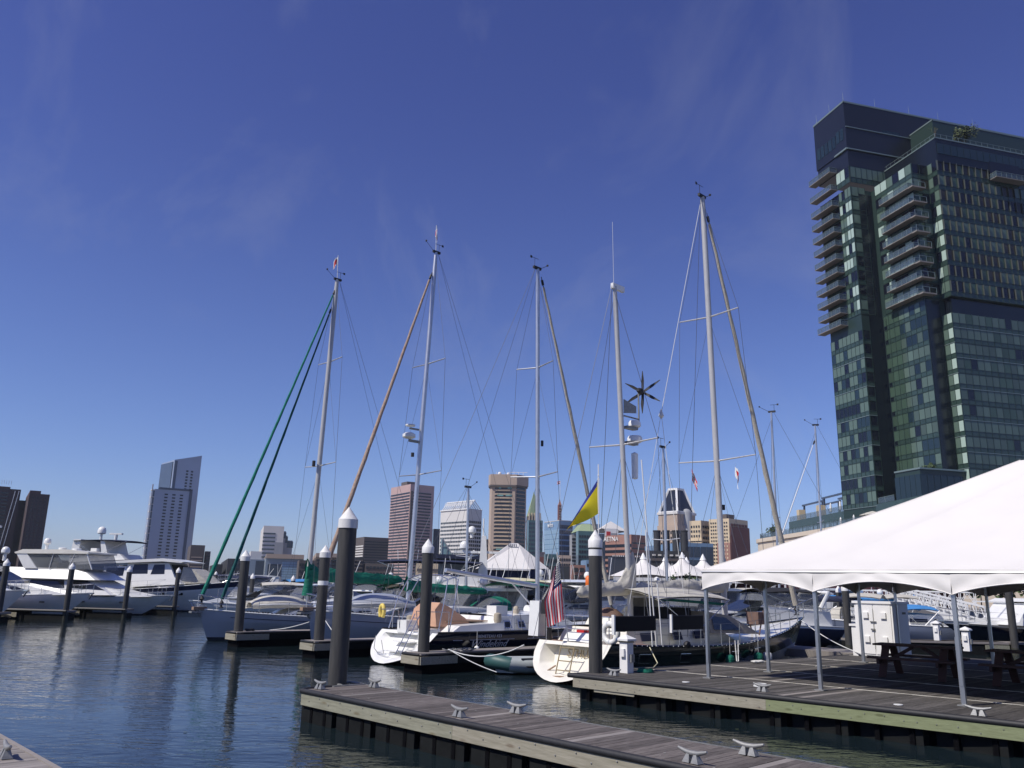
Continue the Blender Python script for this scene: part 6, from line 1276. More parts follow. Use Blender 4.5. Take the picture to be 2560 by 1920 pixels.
rope('coiled_rope', 'heap of pale rope on the pier by the left front tent leg', [W(24.2 + .15 * math.cos(i * 1.1) + .01 * i, 14.2 + .12 * math.sin(i * 1.3), DZ + .03 + .03 * abs(math.sin(i * .7))) for i in range(40)], .022)
rope('coiled_rope', 'dark rope coiled on the finger dock at the green-sail sloop bow', [W(17.9 + .2 * math.cos(i * .8), 35.4 + .15 * math.sin(i * .8), DZ + .04 + .012 * (i % 5)) for i in range(34)], .03, 'black')

# ================================================================== MOTOR YACHTS
def ybox(root, name, pts, w, m, smooth=None): return part(name, MB().prof(pts, w), m, root, smooth=smooth)
def ywin(root, pts, wf, m='darkglass', parent=None, both=True):
    for sg in ((1, -1) if both else (-1,)):
        q = [(x, sg * (wf(x, z) + .015), z) for x, z in pts]; q2 = [(x, sg * (wf(x, z) - .05), z) for x, z in pts]; n = len(pts)
        part('window', MB().add(q + q2, [tuple(range(n))] + [(i, (i + 1) % n, n + (i + 1) % n, n + i) for i in range(n)]), m, parent or root)
def dome(root, p, r=.35, ped=.5):
    d = part('satellite_dome', MB().lathe([(r * .75, 0), (r, .08), (r, r * .9), (r * .8, r * 1.45), (r * .4, r * 1.75), (.02, r * 1.82)], p, 16), 'gel', root, smooth=40); part('dome_pedestal', MB().tube((p[0], p[1], p[2] - ped), p, .12, n=8), 'gel', d)
def yroot(label, bow, L, ang, group=None):
    a = R(ang); loc = Vector((bow.x, bow.y, 0)) - Vector((math.cos(a), math.sin(a), 0)) * L; return thing('motor_yacht', label, 'motor yacht', loc, a, group)
def express(label, bow, L, ang, B=4.0, fb=1.9, m='gel', hm='gel', canvas='canvas_navy', top='bimini', domes=(), hz=0, rails=True, stripe='hullgrey'):
    t = yroot(label, bow, L, ang); pt, sh = hull(t, L, B, fb * .72, fb * .78, fb, tw=.86, over=L * .16, tr=-.25, mats=('boot', hm, hm, m), cuts=(.06, .5, .9), deck=m, fl=.32, p=2.6, rail='hullgrey')
    z = fb * .78; k = L / 14.0
    wf = lambda x, q: (B * .40) * (1 - .5 * max(0, (x / L - .45) / .55) ** 1.4) - .34 * max(0, q - z)
    ybox(t, 'foredeck_house', [(L * .25, z - .1), (L * .92, fb - .12), (L * .80, fb + .18), (L * .62, z + .95 * k), (L * .3, z + 1.0 * k)], wf, m, 30)
    ywin(t, [(L * .34, z + .38), (L * .62, z + .42), (L * .56, z + .82 * k), (L * .36, z + .84 * k)], wf)
    ywin(t, [(L * .64, z + .42), (L * .72, z + .46), (L * .63, z + .80 * k), (L * .60, z + .82 * k)], wf)
    w2 = lambda x, q: B * .37 - .25 * max(0, q - z - .9)
    ybox(t, 'cockpit_side', [(L * .04, z - .05), (L * .5, z), (L * .42, z + 1.25 * k), (L * .05, z + 1.0 * k)], w2, m, 30)
    wsc = [(L * .60, z + .95 * k), (L * .47, z + 1.75 * k), (L * .44, z + 1.75 * k), (L * .50, z + .95 * k)]; ybox(t, 'windscreen', wsc, lambda x, q: B * .36, 'darkglass')
    if top == 'bimini':
        bimini(t, L * .10, L * .46, B * .40, z + 2.45 * k, z + 1.1, canvas, arch=.2)
        ybox(t, 'side_curtain', [(L * .12, z + 1.15 * k), (L * .47, z + 1.5 * k), (L * .44, z + 2.35 * k), (L * .12, z + 2.35 * k)], lambda x, q: B * .385, 'vinyl')
        part('radar_arch', MB().path([(L * .12, -B * .42, z + .9), (L * .06, -B * .40, z + 2.4 * k), (L * .06, B * .40, z + 2.4 * k), (L * .12, B * .42, z + .9)], .12, 8), m, t, smooth=40)
    elif top == 'hardtop':
        ht = lambda x, q: B * .42
        ybox(t, 'hardtop', [(L * .10, z + 2.5 * k), (L * .2, z + 2.62 * k), (L * .42, z + 2.62 * k), (L * .52, z + 2.42 * k), (L * .50, z + 2.38 * k), (L * .10, z + 2.4 * k)], ht, m, 30)
        ybox(t, 'side_screen', [(L * .18, z + 1.2 * k), (L * .58, z + 1.0 * k), (L * .49, z + 2.4 * k), (L * .16, z + 2.4 * k)], lambda x, q: B * .37, 'vinyl')
        ybox(t, 'aft_pillar', [(L * .10, z + .9 * k), (L * .2, z + .9 * k), (L * .13, z + 2.45 * k), (L * .085, z + 2.45 * k)], lambda x, q: B * .40, m)
    for d in domes: dome(t, (L * d[0], d[1], d[2]), d[3])
    if rails: lifelines(t, pt, .45, .97, 8, .6, pulpit=True)
    part('anchor', MB().box(L - .3, L + .15, -.1, .1, fb - .05, fb + .05).tube((L + .1, 0, fb), (L - .15, 0, fb - .4), .05, n=6), 'steel', t)
    for x in (.55, .63, .80): part('porthole', MB().box(L * x - .18, L * x + .18, -pt(x * 1.03, .72, 1).y - .03, -pt(x * 1.03, .72, 1).y + .02, fb * .60, fb * .60 + .09), 'darkglass', t)
    return t, pt, L, z, k
def left_yachts():
    t, pt, L, z, k = express('white express cruiser cut by the left edge of the picture', Py(62, 1500, 54), 13, -6, canvas='canvas_black')
    t, pt, L, z, k = express('grey-sided express cruiser with black framed bimini and a tall radar mast', Py(228, 1488, 60), 14, -6, canvas='canvas_black', fb=1.7)
    m_ = part('radar_mast', MB().prof([(3.7, z + 2.3), (5.0, z + 2.3), (4.8, z + 4.4), (4.1, z + 4.4)], .25).box(2.2, 5.4, -1.1, 1.1, z + 2.45, z + 2.6).box(3.3, 5.4, -.7, .7, z + 4.4, z + 4.5), 'gel', t)
    part('open_array_radar', MB().box(4.7, 6.3, -.1, .1, z + 4.85, z + 5.0).tube((5.4, 0, z + 4.5), (5.4, 0, z + 4.85), .1, n=8), 'gel', t); dome(t, (4.9, .2, z + 4.95), .28, .4); dome(t, (6.9, .1, z + 3.0), .28, .5)
    an = MB()
    for x in (3.4, 4.0, 6.2, 5.9): an.tube((x, .6, z + 4.3 if x < 5 else z + 3), (x + .6, .6, z + 7.6), .025, n=4)
    part('whip_antennas', an, 'gel', t)
    t, pt, L, z, k = express('large white flybridge yacht with a wide tinted hardtop enclosure, centre of the left row', Py(430, 1492, 67), 16.5, -7, B=4.8, fb=1.55, top='none', rails=True)
    wf = lambda x, q: 2.1 - .30 * max(0, q - 1.6)
    ybox(t, 'main_house', [(1.5, 1.3), (12.6, 1.5), (11.8, 1.95), (10.0, 2.75), (1.5, 2.85)], wf, 'gel', 30); ywin(t, [(3.0, 1.95), (8.6, 1.98), (8.4, 2.55), (3.0, 2.55)], wf); ywin(t, [(8.9, 1.98), (12.0, 1.86), (10.4, 2.55), (8.8, 2.58)], wf)
    ybox(t, 'flybridge_side', [(1.0, 2.7), (11.2, 2.6), (10.2, 3.15), (8.8, 3.45), (1.0, 3.5)], lambda x, q: 2.1 - .5 * (q - 2.7), 'gel', 30); ybox(t, 'hardtop', [(3.9, 4.62), (4.6, 4.86), (8.4, 4.9), (10.2, 4.72), (10.2, 4.6), (4.0, 4.52)], lambda x, q: 1.95, 'cream', 30)
    ybox(t, 'enclosure', [(5.2, 3.4), (10.6, 3.4), (10.0, 4.62), (4.6, 4.62)], lambda x, q: 1.80, 'vinyl'); ybox(t, 'aft_pillar', [(4.9, 3.4), (6.0, 3.4), (4.9, 4.6), (4.0, 4.6)], lambda x, q: 1.9, 'gel'); part('helm_seats', MB().box(6.5, 7.2, -1.2, 1.2, 3.3, 3.9).box(8.4, 9.6, -1.3, 1.3, 3.3, 3.75), 'canvas_cream', t)
    part('window_frames', MB().tube((10.6, -1.82, 3.4), (10.0, -1.82, 4.62), .05, n=5).tube((8.6, -1.84, 3.4), (9.0, -1.84, 4.6), .03, n=5).tube((7.0, -1.84, 3.4), (7.2, -1.84, 4.6), .03, n=5), 'gel', t); dome(t, (5.2, .0, 5.35), .28, .5); part('roof_gear', MB().lathe([(.3, 0), (.3, .2), (.05, .25)], (6.4, .3, 4.9), 12).lathe([(.35, 0), (.33, .15), (.05, .2)], (8.0, -.2, 4.88), 12).box(9.2, 9.7, -.2, .2, 4.85, 5.1), 'gel', t)
    # trawler with a navy stripe
    bow = Py(600, 1453, 77); L = 18.5; t = yroot('white pilothouse trawler with a high navy-striped bow behind the left row', bow, L, -6)
    pt, sh = hull(t, L, 5.2, 1.7, 1.75, 2.75, tw=.85, over=2.6, tr=0, mats=('boot', 'gel', 'gel', 'canvas_navy'), cuts=(.05, .5, .82), deck='gel', rail='cap', fl=.30, p=2.4)
    wf = lambda x, q: 2.15 - .22 * max(0, q - 2)
    ybox(t, 'saloon', [(1.5, 1.7), (9.5, 1.8), (9.5, 3.9), (1.5, 3.7)], wf, 'gel'); ybox(t, 'pilothouse', [(8.5, 2.0), (14.0, 2.4), (13.2, 3.0), (12.4, 4.25), (8.5, 4.2)], wf, 'gel', 30)
    ybox(t, 'roof', [(2.5, 4.0), (8, 4.35), (12, 4.62), (14.0, 4.35), (13.8, 4.25), (12, 4.35), (2.5, 3.85)], lambda x, q: 2.15, 'gel', 30)
    for a, b in ((3.0, 4.4), (5.0, 5.7), (6.6, 8.3)): ywin(t, [(a, 2.95), (b, 3.05), (b, 3.75), (a, 3.65)], wf)
    for a, b in ((9.0, 10.6), (10.9, 12.2)): ywin(t, [(a, 3.2), (b, 3.25), (b - .15, 4.1), (a + .15, 4.05)], wf)
    part('pilothouse_windscreen', MB().add([(13.2, -1.6, 3.15), (13.2, 1.6, 3.15), (12.55, 1.5, 4.1), (12.55, -1.5, 4.1)], [(0, 1, 2, 3)]), 'darkglass', t); ybox(t, 'side_deck_cover', [(13.4, 2.4), (16.2, 2.55), (14.6, 3.7), (13.6, 3.9)], lambda x, q: 1.3, 'canvas_cream')
    ybox(t, 'flybridge', [(2.8, 4.1), (8.2, 4.45), (7.6, 4.95), (2.8, 4.9)], lambda x, q: 1.7, 'gel'); part('arch', MB().prof([(2.8, 4.6), (3.6, 4.6), (3.7, 6.2), (3.0, 6.2)], 1.75).prof([(5.9, 4.8), (6.5, 4.8), (6.0, 6.1), (5.6, 6.1)], 1.75), 'gel', t); bimini(t, 3.0, 8.2, 1.9, 6.15, 4.9, 'canvas_navy', arch=.12)
    dome(t, (4.4, .2, 6.8), .38, .6); part('radar', MB().box(5.4, 6.6, -.15, .15, 6.75, 6.9).tube((6, 0, 6.2), (6, 0, 6.75), .15, n=8), 'gel', t); part('fender_board', MB().box(5, 5.4, -2.2, -2.1, 4.5, 4.9), 'cap', t)
    for x in (11.9, 13.4): part('porthole', MB().box(x, x + .55, -pt(x / 16.5, .6, 1).y - .05, -pt(x / 16.5, .6, 1).y + .05, 1.45, 1.65), 'darkglass', t)
    lifelines(t, pt, .2, .96, 10, .7)
    # finger docks of the left row
    for i, (px, Y, lab) in enumerate(((14, 52, 'pale finger dock at the far left below the cut-off cruiser'), (180, 57.3, 'pale finger dock with diagonal braces in front of the grey express cruiser'), (325, 62.3, 'pale finger dock with braces in front of the flybridge yacht'), (440, 71.3, 'short dark finger dock under the trawler'))):
        e = Py(px, 1525, Y); d = thing('finger_dock', lab, 'dock', (e.x, e.y, 0), R(-6), 'floating finger docks')
        part('deck', MB().box(-16, 0, -.55, .55, DZ - .12, DZ), 'plankl', d); part('float', MB().box(-16, -3.2, -.5, .5, -.2, DZ - .13).box(-3.0, -.1, -.5, .5, -.2, DZ - .3), 'float', d); part('fascia_board', MB().box(-16, -3.5, -.62, -.56, .12, .42), 'fasc_b', d)
        part('rubber_rail', MB().tube((-16, -.6, DZ - .04), (0, -.6, DZ - .04), .07, n=6), 'black', d); part('brace', MB().bar((-8, -.64, .45), (-9.2, -.64, .1), .06, .12).bar((-5, -.64, .45), (-3.8, -.64, .1), .06, .12).bar((-12, -.64, .45), (-13.2, -.64, .1), .06, .12), 'black', d)
left_yachts()
def right_boats():
    t, pt, L, z, k = express('navy hulled motor yacht with white foredeck moored behind the picnic tables', Py(2350, 1548, 46), 15, 180 - 4, B=4.8, fb=1.55, hm='navy', top='none')
    wf = lambda x, q: 2.0 - .18 * max(0, q - 1.4); ybox(t, 'cabin', [(3, 1.2), (12.6, 1.45), (11.9, 1.6), (11.2, 2.55), (9.8, 2.72), (3, 2.8)], wf, 'gel', 30); ybox(t, 'cabin_roof', [(2.6, 2.75), (11.4, 2.62), (11.0, 2.78), (3, 2.95)], lambda x, q: 2.05, 'cap')
    dome(t, (10.2, -.2, 3.2), .28, .4); part('roof_gear', MB().box(7, 8, -.3, .3, 2.95, 3.15).tube((6.2, 0, 2.9), (5.4, 0, 3.4), .05, n=5).box(10.9, 13.2, -.04, .04, 2.55, 2.62), 'cap', t)
    e = W(34.6, 8.5, 0)
    for i, (px, y, Y, ln, lab) in enumerate(((2142, 1600, 43.2, 9, 'finger dock at the thick piling left of the cabinet'), (2290, 1580, 50, 12, 'finger dock with a power pedestal right of the cabinet'), (2520, 1594, 43, -8, 'finger dock at the piling before the navy motor yacht'), (2115, 1575, 57, 9, 'finger dock at the thin ringed piling'))):
        e = Py(px, y, Y); d = thing('finger_dock', lab, 'dock', (e.x, e.y, 0), 0, 'floating finger docks'); part('deck', MB().box(min(0, ln), max(0, ln), 0, 1.1, DZ - .1, DZ), 'plankl', d); part('float', MB().box(min(0, ln), max(0, ln), 0.05, 1.05, -.2, DZ - .12), 'float', d); part('fascia_board', MB().box(0 if ln > 0 else -1.2, 1.2 if ln > 0 else 0, -.05, -.005, .2, .48), 'fasc_y', d)
    # blue-grey sloop with bow towards the tent leg
    bow = Py(2003, 1540, 50); L = 12.5; a = R(180 - 5); t = thing('sailboat', 'blue-grey hulled sloop with its blunt bow behind the second front tent leg', 'sailboat', Vector((bow.x, bow.y, 0)) - Vector((math.cos(a), math.sin(a), 0)) * L, a)
    hb = mat('blue_grey_hull', (.16, .19, .27), .25, coat=.4); M['hb'] = hb
    pt, sh = hull(t, L, 3.9, 1.1, 1.15, 1.45, over=.7, mats=('boot', 'hb', 'hb', 'hb'), cuts=(.16, .5, .9), rail='cap'); cabin(t, 3.5, 9, 1.2, .5, 1.3); lifelines(t, pt, .1, .93, 7, .6)
    part('boom_cover', MB().path([(9.4, 0, 2.35), (8, 0, 2.25), (6.6, 0, 2.3)], [.12, .2, .1], 8), 'canvas_blue', t, smooth=60); bimini(t, 5.2, 7.2, 1.4, 2.1, 1.2, 'canvas_blue')
    part('bow_ladder', MB().box(L - .1, L + .3, -.1, .1, 1.4, 1.5), 'steel', t)
right_boats()

# ---- gangway, sheds and hedges behind the cabinet
def gangway(label, a, b, w=1.3, h=1.1):
    a = Vector(a); b = Vector(b); an = math.atan2((b - a).y, (b - a).x); L = Vector((b.x - a.x, b.y - a.y, 0)).length; dz = b.z - a.z
    t = thing('gangway', label, 'gangway', a, an); f = lambda x, y, z: (x, y, dz * x / L + z)
    part('tread', MB().bar(f(0, w / 2, 0), f(L, w / 2, 0), w, .1), 'alu', t)
    for y in (0, w):
        m_ = MB().bar(f(0, y, h), f(L, y, h), .12, .14).bar(f(0, y, .02), f(L, y, .02), .12, .2).bar(f(0, y, h * .5), f(L, y, h * .5), .05, .05); n = int(L / 1.3)
        for i in range(n + 1): m_.bar(f(L * i / n, y, 0), f(L * i / n, y, h), .07, .07, up=(1, 0, 0))
        for i in range(n): m_.bar(f(L * i / n, y, 0), f(L * (i + .5) / n, y, h), .05, .05).bar(f(L * (i + .5) / n, y, h), f(L * (i + 1) / n, y, 0), .05, .05)
        part('truss', m_, 'cap', t)
g0 = Py(2215, 1497, 82); g1 = Py(2420, 1530, 66); gangway('long white truss gangway sloping down to the right behind the cabinet', (g0.x, g0.y, 2.6), (g1.x, g1.y, 1.0))
g0 = Py(2150, 1500, 88); g1 = Py(2440, 1500, 84); gangway('second white railed walkway level behind the sloping gangway', (g0.x, g0.y, 2.2), (g1.x, g1.y, 2.2))
M['maroon'] = mat('maroon_wall', (.07, .018, .025), .8, var=.3, vs=.5)
c = Py(1850, 1500, 98); t = thing('boat_shed', 'maroon waterfront shed with small signs seen under the tent', 'shed', (c.x, c.y, 1.5), 0); part('wall', MB().box(0, 26, 0, 5, 0, 3.6), 'maroon', t); part('roof', MB().box(-.4, 26.4, -.5, 5.4, 3.6, 3.9), 'blackish_wall', t)
for x, m_, w_ in ((4.6, 'cap', .9), (6.9, 'cap', .35), (8.2, 'cap', 1.0), (12.5, 'canvas_yellow', .6), (3.1, 'cap', .5), (17, 'cap', .6)): part('sign_board', MB().box(x, x + w_, -.12, -.02, .6, 1.5), m_, t)
for i in range(9): part('door_post', MB().box(1.2 + i * 2.9, 1.35 + i * 2.9, -.08, 0, 0, 3.6), 'blackish_wall', t)
for i, (px, Y) in enumerate(((2180, 104), (2230, 100), (2290, 104), (2345, 98), (2395, 100), (2450, 96), (2510, 98), (2570, 96))):
    p = Py(px, 1480, Y); tree('hedge_tree', 'dark leafy tree on the quay behind the gangway, number %s from the left' % ('one', 'two', 'three', 'four', 'five', 'six', 'seven', 'eight')[i], (p.x, p.y, 1.5), 4.2, 2.6, 30 + i, n=420, size=.38)

# ---- white pavilion with navy walls and the peaked tent
def pavilion():
    c = Py(1215, 1420, 122); t = thing('pavilion', 'white hipped pavilion roof over navy walls in front of the tan tower', 'pavilion', (c.x, c.y, 1.5), R(6)); z0 = c.z - 1.5
    w = 6.4; d = 9; h = 3.9
    part('navy_wall', MB().box(.5, w + 2.6, .6, d, 0, z0), 'canvas_navy', t)
    part('roof_cloth', MB().add([(-1.0, 0, z0), (w, 0, z0), (w + 3.2, 2.6, z0 + .2), (w + 3.2, d, z0), (-1.0, d, z0), (w * .62, 4.2, z0 + h), (w * .80, 4.6, z0 + h)], [(0, 1, 6, 5), (1, 2, 6), (2, 3, 6), (3, 4, 5, 6), (4, 0, 5)]), 'tentw', t)
    part('valance', MB().box(w + .1, w + 3.2, 2.2, 2.3, z0 - .8, z0 + .2).box(-1, w, -.05, 0, z0 - .25, z0), 'tentw', t); g = MB()
    for i in range(5): g.box(w * .55 + i * .3, w * .58 + i * .3, 3.7, 3.8, z0 + h - 1, z0 + h - .2)
    part('gable_louvre', g, 'grey_conc', t); pp = MB()
    for x in (0, w, w + 3): pp.tube((x, .3, 0), (x, .3, z0), .12, n=6)
    part('posts', pp, 'cap', t)
pavilion()
def peaks():
    P = [(1608, 1385, 100), (1663, 1391, 107), (1705, 1383, 100), (1716, 1395, 108), (1757, 1388, 101), (1806, 1394, 104)]
    pts = [Py(*p) for p in P]; x0 = min(p.x for p in pts) - 4; x1 = max(p.x for p in pts) + 5; y0, y1 = 96, 112; ze = 4.2
    t = thing('peaked_tent', 'white marquee with six pointed peaks behind the ketch booms', 'tent', (x0, y0, 1.5))
    def fn(u, v):
        x = x0 + (x1 - x0) * u; y = y0 + (y1 - y0) * v; z = ze
        for p in pts:
            d = math.hypot(x - p.x, (y - p.y) * .9); z = max(z, ze + (p.z - ze - .1) * math.exp(-d / 1.5) * 1.0 + 0)
            z = max(z, ze + (p.z - ze) * .72 * max(0, 1 - d / 4.6) ** 1.15)
        return (x - x0, y - y0, z - 1.5)
    part('roof_cloth', MB().grid(110, 50, fn), 'tentw', t, smooth=80); part('valance', MB().box(0, x1 - x0, -.05, 0, ze - 1.9, ze - 1.5), 'tentw', t)
    for p in pts: part('peak_cap', MB().lathe([(.42, -.75), (.34, -.6), (.12, -.15), (.02, 0)], (p.x - x0, p.y - y0, p.z - 1.5 + .15), 12), 'cap', t, smooth=50)
    pp = MB()
    for i in range(6): pp.tube(((x1 - x0) * i / 5, 0, 0), ((x1 - x0) * i / 5, 0, ze - 1.5), .1, n=6)
    part('posts', pp, 'cap', t)
peaks()
p = Py(1668, 1445, 92); t = thing('street_lamp', 'black lantern street lamp before the peaked marquee', 'street lamp', (p.x, 98.2, 1.5)); H = Py(1668, 1430, 94).z - 1.5
part('post', MB().lathe([(.12, 0), (.06, .4), (.05, H - .6)], n=8), 'black', t); part('lantern', MB().lathe([(.08, H - .6), (.22, H - .15), (.28, H - .1), (.05, H + .2)], n=8), 'black', t)
for i, px in enumerate((1690, 1722, 1738)):
    p = Py(px, 1440, 94.5); tree('shrub', ('dark shrub right of the lantern lamp', 'dark shrub in the middle before the marquee', 'dark shrub at the right before the marquee')[i], (p.x, p.y + 2, 1.5), 3.4, 1.2, 50 + i, n=200, size=.2, cat='shrub')

# ---- the crowd of boats behind the first row
def small_sail(label, loc, ang, L=10, hm='hullgrey', mast=11, cover='canvas_navy', furl=None, dodg='canvas_cream'):
    loc = Vector(loc) - Vector((math.cos(ang), math.sin(ang), 0)) * L * .545; t = thing('sailboat', label, 'sailboat', loc, ang); pt, sh = hull(t, L, L * .31, .95, .95, 1.25, over=L * .08, mats=('boot', hm, hm, hm), deck='gel', rail='cap', n=12)
    cabin(t, L * .28, L * .72, 1.0, .48, L * .1, win=3); dodger(t, L * .24, L * .36, L * .1, 1.1, .95, dodg); bimini(t, .5, L * .22, L * .11, 2.7, 1.1, dodg); lifelines(t, pt, .1, .93, 6, .6)
    rig(t, L * .55, 1.4, L * .54, mast, .075, L * .13, fore=(L * .97, 1.3, mast * .97), back=[(.1, 0, 1.1)], boom=(L * .15, 2.5, 2.4), cover=(.3, 0), coverm=cover, spr=((mast * .52, L * .1, 0),), furl=[(L * .96, 1.6, L * .56, mast * .9, .06, furl)] if furl else [])
    return t
def crowd():
    E_ = lambda px, Y: (Py(px, 1470, Y).x, Y, 0)
    small_sail('sailboat with a short dark mast in front of the white gridded tower', E_(1164, 50), AF, 10, mast=8.6, cover='canvas_green', furl=None)
    small_sail('sailboat whose thin mast stands just right of the wind generator', E_(1667, 44), AF, 9, mast=10.3, cover='canvas_cream')
    small_sail('sailboat whose mast rises left of the terrace building', E_(1950, 54), R(150), 12, mast=14.6, cover='canvas_navy')
    small_sail('sailboat with a white furled headsail, its mast nearest the glass tower', E_(2063, 62), R(170), 12, mast=15.4, cover='canvas_blue', furl='cap')
    rn = random.Random(12)
    L = [  # px, Y, heading, length, canvas, top, label
        (640, 64, 200, 9, 'canvas_cream', 'bimini', 'small cruiser with a cream arch behind the covered dinghy'),
        (700, 72, 215, 10, 'canvas_blue', 'bimini', 'cruiser with a blue bimini left of the green sail stack'),
        (560, 86, 200, 11, 'canvas_navy', 'bimini', 'white cruiser between the two green furled sails, far off'),
        (760, 60, 222, 9, 'canvas_yellow', 'hardtop', 'white cruiser low behind the large piling'),
        (900, 56, 225, 10, 'canvas_green', 'bimini', 'cruiser with a green bimini between the two nearest pilings'),
        (965, 48, 222, 9, 'canvas_green', 'bimini', 'small cruiser with green canvas right of the second mast'),
        (1040, 60, 225, 11, 'canvas_navy', 'bimini', 'white flybridge boat under the navy quay hall'),
        (1085, 47, 225, 9, 'canvas_brown', 'bimini', 'cruiser with a brown spray hood left of the grey boom'),
        (1150, 44, 220, 9, 'canvas_brown', 'hardtop', 'white cruiser with brown canvas under the grey boom'),
        (1215, 52, 222, 11, 'canvas_yellow', 'bimini', 'cruiser with pale yellow canopy under the grey boom'),
        (1285, 47, 225, 10, 'canvas_black', 'bimini', 'black-topped cruiser behind the navy sloop mast'),
        (1350, 56, 222, 11, 'canvas_yellow', 'bimini', 'cruiser with pale yellow canopy right of the navy sloop mast'),
        (1425, 50, 220, 11, 'canvas_cream', 'hardtop', 'cream flybridge cruiser behind the stars and stripes'),
        (1490, 60, 222, 10, 'canvas_cream', 'bimini', 'white cruiser behind the banded piling'),
        (1560, 54, 225, 10, 'canvas_navy', 'bimini', 'cruiser with navy canvas behind the mizzen mast'),
        (1640, 62, 222, 10, 'canvas_green', 'bimini', 'cruiser with green canvas behind the solar panels'),
        (1720, 50, 222, 10, 'canvas_cream', 'hardtop', 'white cruiser behind the ketch cockpit'),
        (1800, 56, 200, 10, 'canvas_cream', 'bimini', 'cruiser with cream canvas behind the ketch bow'),
        (1860, 46, 195, 10, 'canvas_black', 'bimini', 'white cruiser with black-edged bimini seen under the tent left'),
        (1935, 64, 190, 10, 'canvas_navy', 'hardtop', 'white hardtop cruiser before the maroon shed'),
        (2010, 72, 185, 11, 'canvas_navy', 'hardtop', 'long low white cruiser under the second front tent leg'),
        (2090, 70, 185, 9, 'canvas_blue', 'bimini', 'cruiser with bright blue bimini left of the cabinet'),
        (1760, 74, 200, 10, 'canvas_navy', 'bimini', 'far cruiser under the peaked marquee'),
        (1120, 78, 210, 12, 'canvas_navy', 'hardtop', 'far white cruiser before the glass gable'),
        (860, 82, 205, 11, 'canvas_navy', 'bimini', 'far cruiser right of the large piling'),
        (600, 110, 190, 12, 'canvas_cream', 'hardtop', 'distant white cruiser before the mirrored office'),
        (500, 120, 190, 12, 'canvas_navy', 'bimini', 'distant white cruiser left of the green furled sails'),
        (1330, 84, 200, 12, 'canvas_navy', 'bimini', 'far cruiser before the white pavilion')]
    for px, Y, hd, ln, cv, tp, lab in L:
        p = Py(px, 1470, Y); a = R(hd); bow = Vector((p.x, p.y, 0)) + Vector((math.cos(a), math.sin(a), 0)) * ln * .5
        t, pt, L_, z, k = express(lab, bow, ln, hd, B=ln * .31, fb=1.45 * ln / 10, canvas=cv, top=tp, rails=ln > 9, hm=rn.choice(['gel', 'gel', 'cream', 'gel', 'canvas_navy']))
        an = MB()
        for q in range(2): an.tube((ln * .12, (q - .5) * 1.6, z + 2), (ln * rn.uniform(.06, .14), (q - .5) * rn.uniform(1.2, 2.2), z + rn.uniform(2.8, 4.2)), .018, n=4)
        part('whip_antennas', an, 'cap', t)
        if rn.random() < .45: dome(t, (ln * .08, 0, z + 2.9 * k), .24, .3)
    # tall radar mast of the navy-topped flybridge boat
    p = Py(1192, 1400, 58); t = thing('motor_yacht', 'flybridge boat with tall white radar mast and black canopy before the tan tower', 'motor yacht', (p.x + 3, p.y, 0), R(180))
    pt, sh = hull(t, 13, 4.2, 1.3, 1.4, 1.9, tw=.85, over=2, mats=('boot', 'gel', 'gel', 'gel'), deck='gel', fl=.3, n=14); ybox(t, 'saloon', [(1.5, 1.3), (9.5, 1.5), (8.3, 2.8), (1.5, 2.8)], lambda x, q: 1.7, 'gel', 30); ywin(t, [(2.5, 1.9), (7.8, 1.95), (7.3, 2.5), (2.5, 2.5)], lambda x, q: 1.7); ybox(t, 'flybridge', [(2, 2.8), (7.8, 2.8), (7.0, 3.4), (2, 3.4)], lambda x, q: 1.6, 'gel')
    bimini(t, 2.6, 9.6, 1.7, 4.35, 3.2, 'canvas_navy', arch=.15); part('mast_post', MB().prof([(2.2, 3.2), (2.9, 3.2), (2.7, 6.2), (2.4, 6.2)], .2).tube((2.6, 0, 6.2), (2.6, 0, 7.4), .05, n=6).box(1.4, 4.6, -.1, .1, 5.0, 5.15).bar((4.4, 0, 3.2), (3.2, 0, 5.2), .08, .12), 'gel', t); dome(t, (3.4, 0, 6.35), .28, .3); dome(t, (3.9, 0, 5.25), .32, .2)
    p = Py(1440, 1448, 46); 
crowd()

# ---- small dock clutter
def coil(name, label, p, r, m, n=4, th=.018):
    solo(name, MB().path([(math.cos(i * .45) * (r - .01 * (i // 14)), math.sin(i * .45) * (r - .01 * (i // 14)), th + th * 1.4 * (i // 14)) for i in range(14 * n)], th, 6), m, label, 'hose' if 'hose' in name else 'rope', 60, p)
coil('coiled_hose', 'small green hose coiled on the pier beside the white power pedestal', W(18.7, 14.25, DZ + .01), .22, 'canvas_green', 4, .014)
coil('coiled_rope', 'neat white rope coil on the pier near the middle front tent leg', W(18.3, 10.6, DZ + .01), .16, 'wirew', 4, .012)
rope('shore_cable', 'yellow shore power cord from the pedestal to the ketch', [W(18.3, 14.5, .95), W(18.6, 14.75, .70), W(19.0, 14.75, DZ + .03), W(19.8, 14.8, DZ + .03), W(20.4, 15.1, DZ + .1), W(20.9, 15.75, 1.1)], .014, 'canvas_yellow', 'cable')
for i, (t_, s_) in enumerate(((17.6, 12.2), (17.9, 7.3), (18.1, 4.6))): solo('deck_plate', MB().lathe([(.09, 0), (.09, .012), (.03, .016)], n=14), 'cap', ('small white deck plate left of the pier middle', 'small white deck plate between the two right front tent legs', 'small white deck plate at the right edge of the pier')[i], 'plate', 40, W(t_, s_, DZ + .003))
rn = random.Random(5); b = MB()
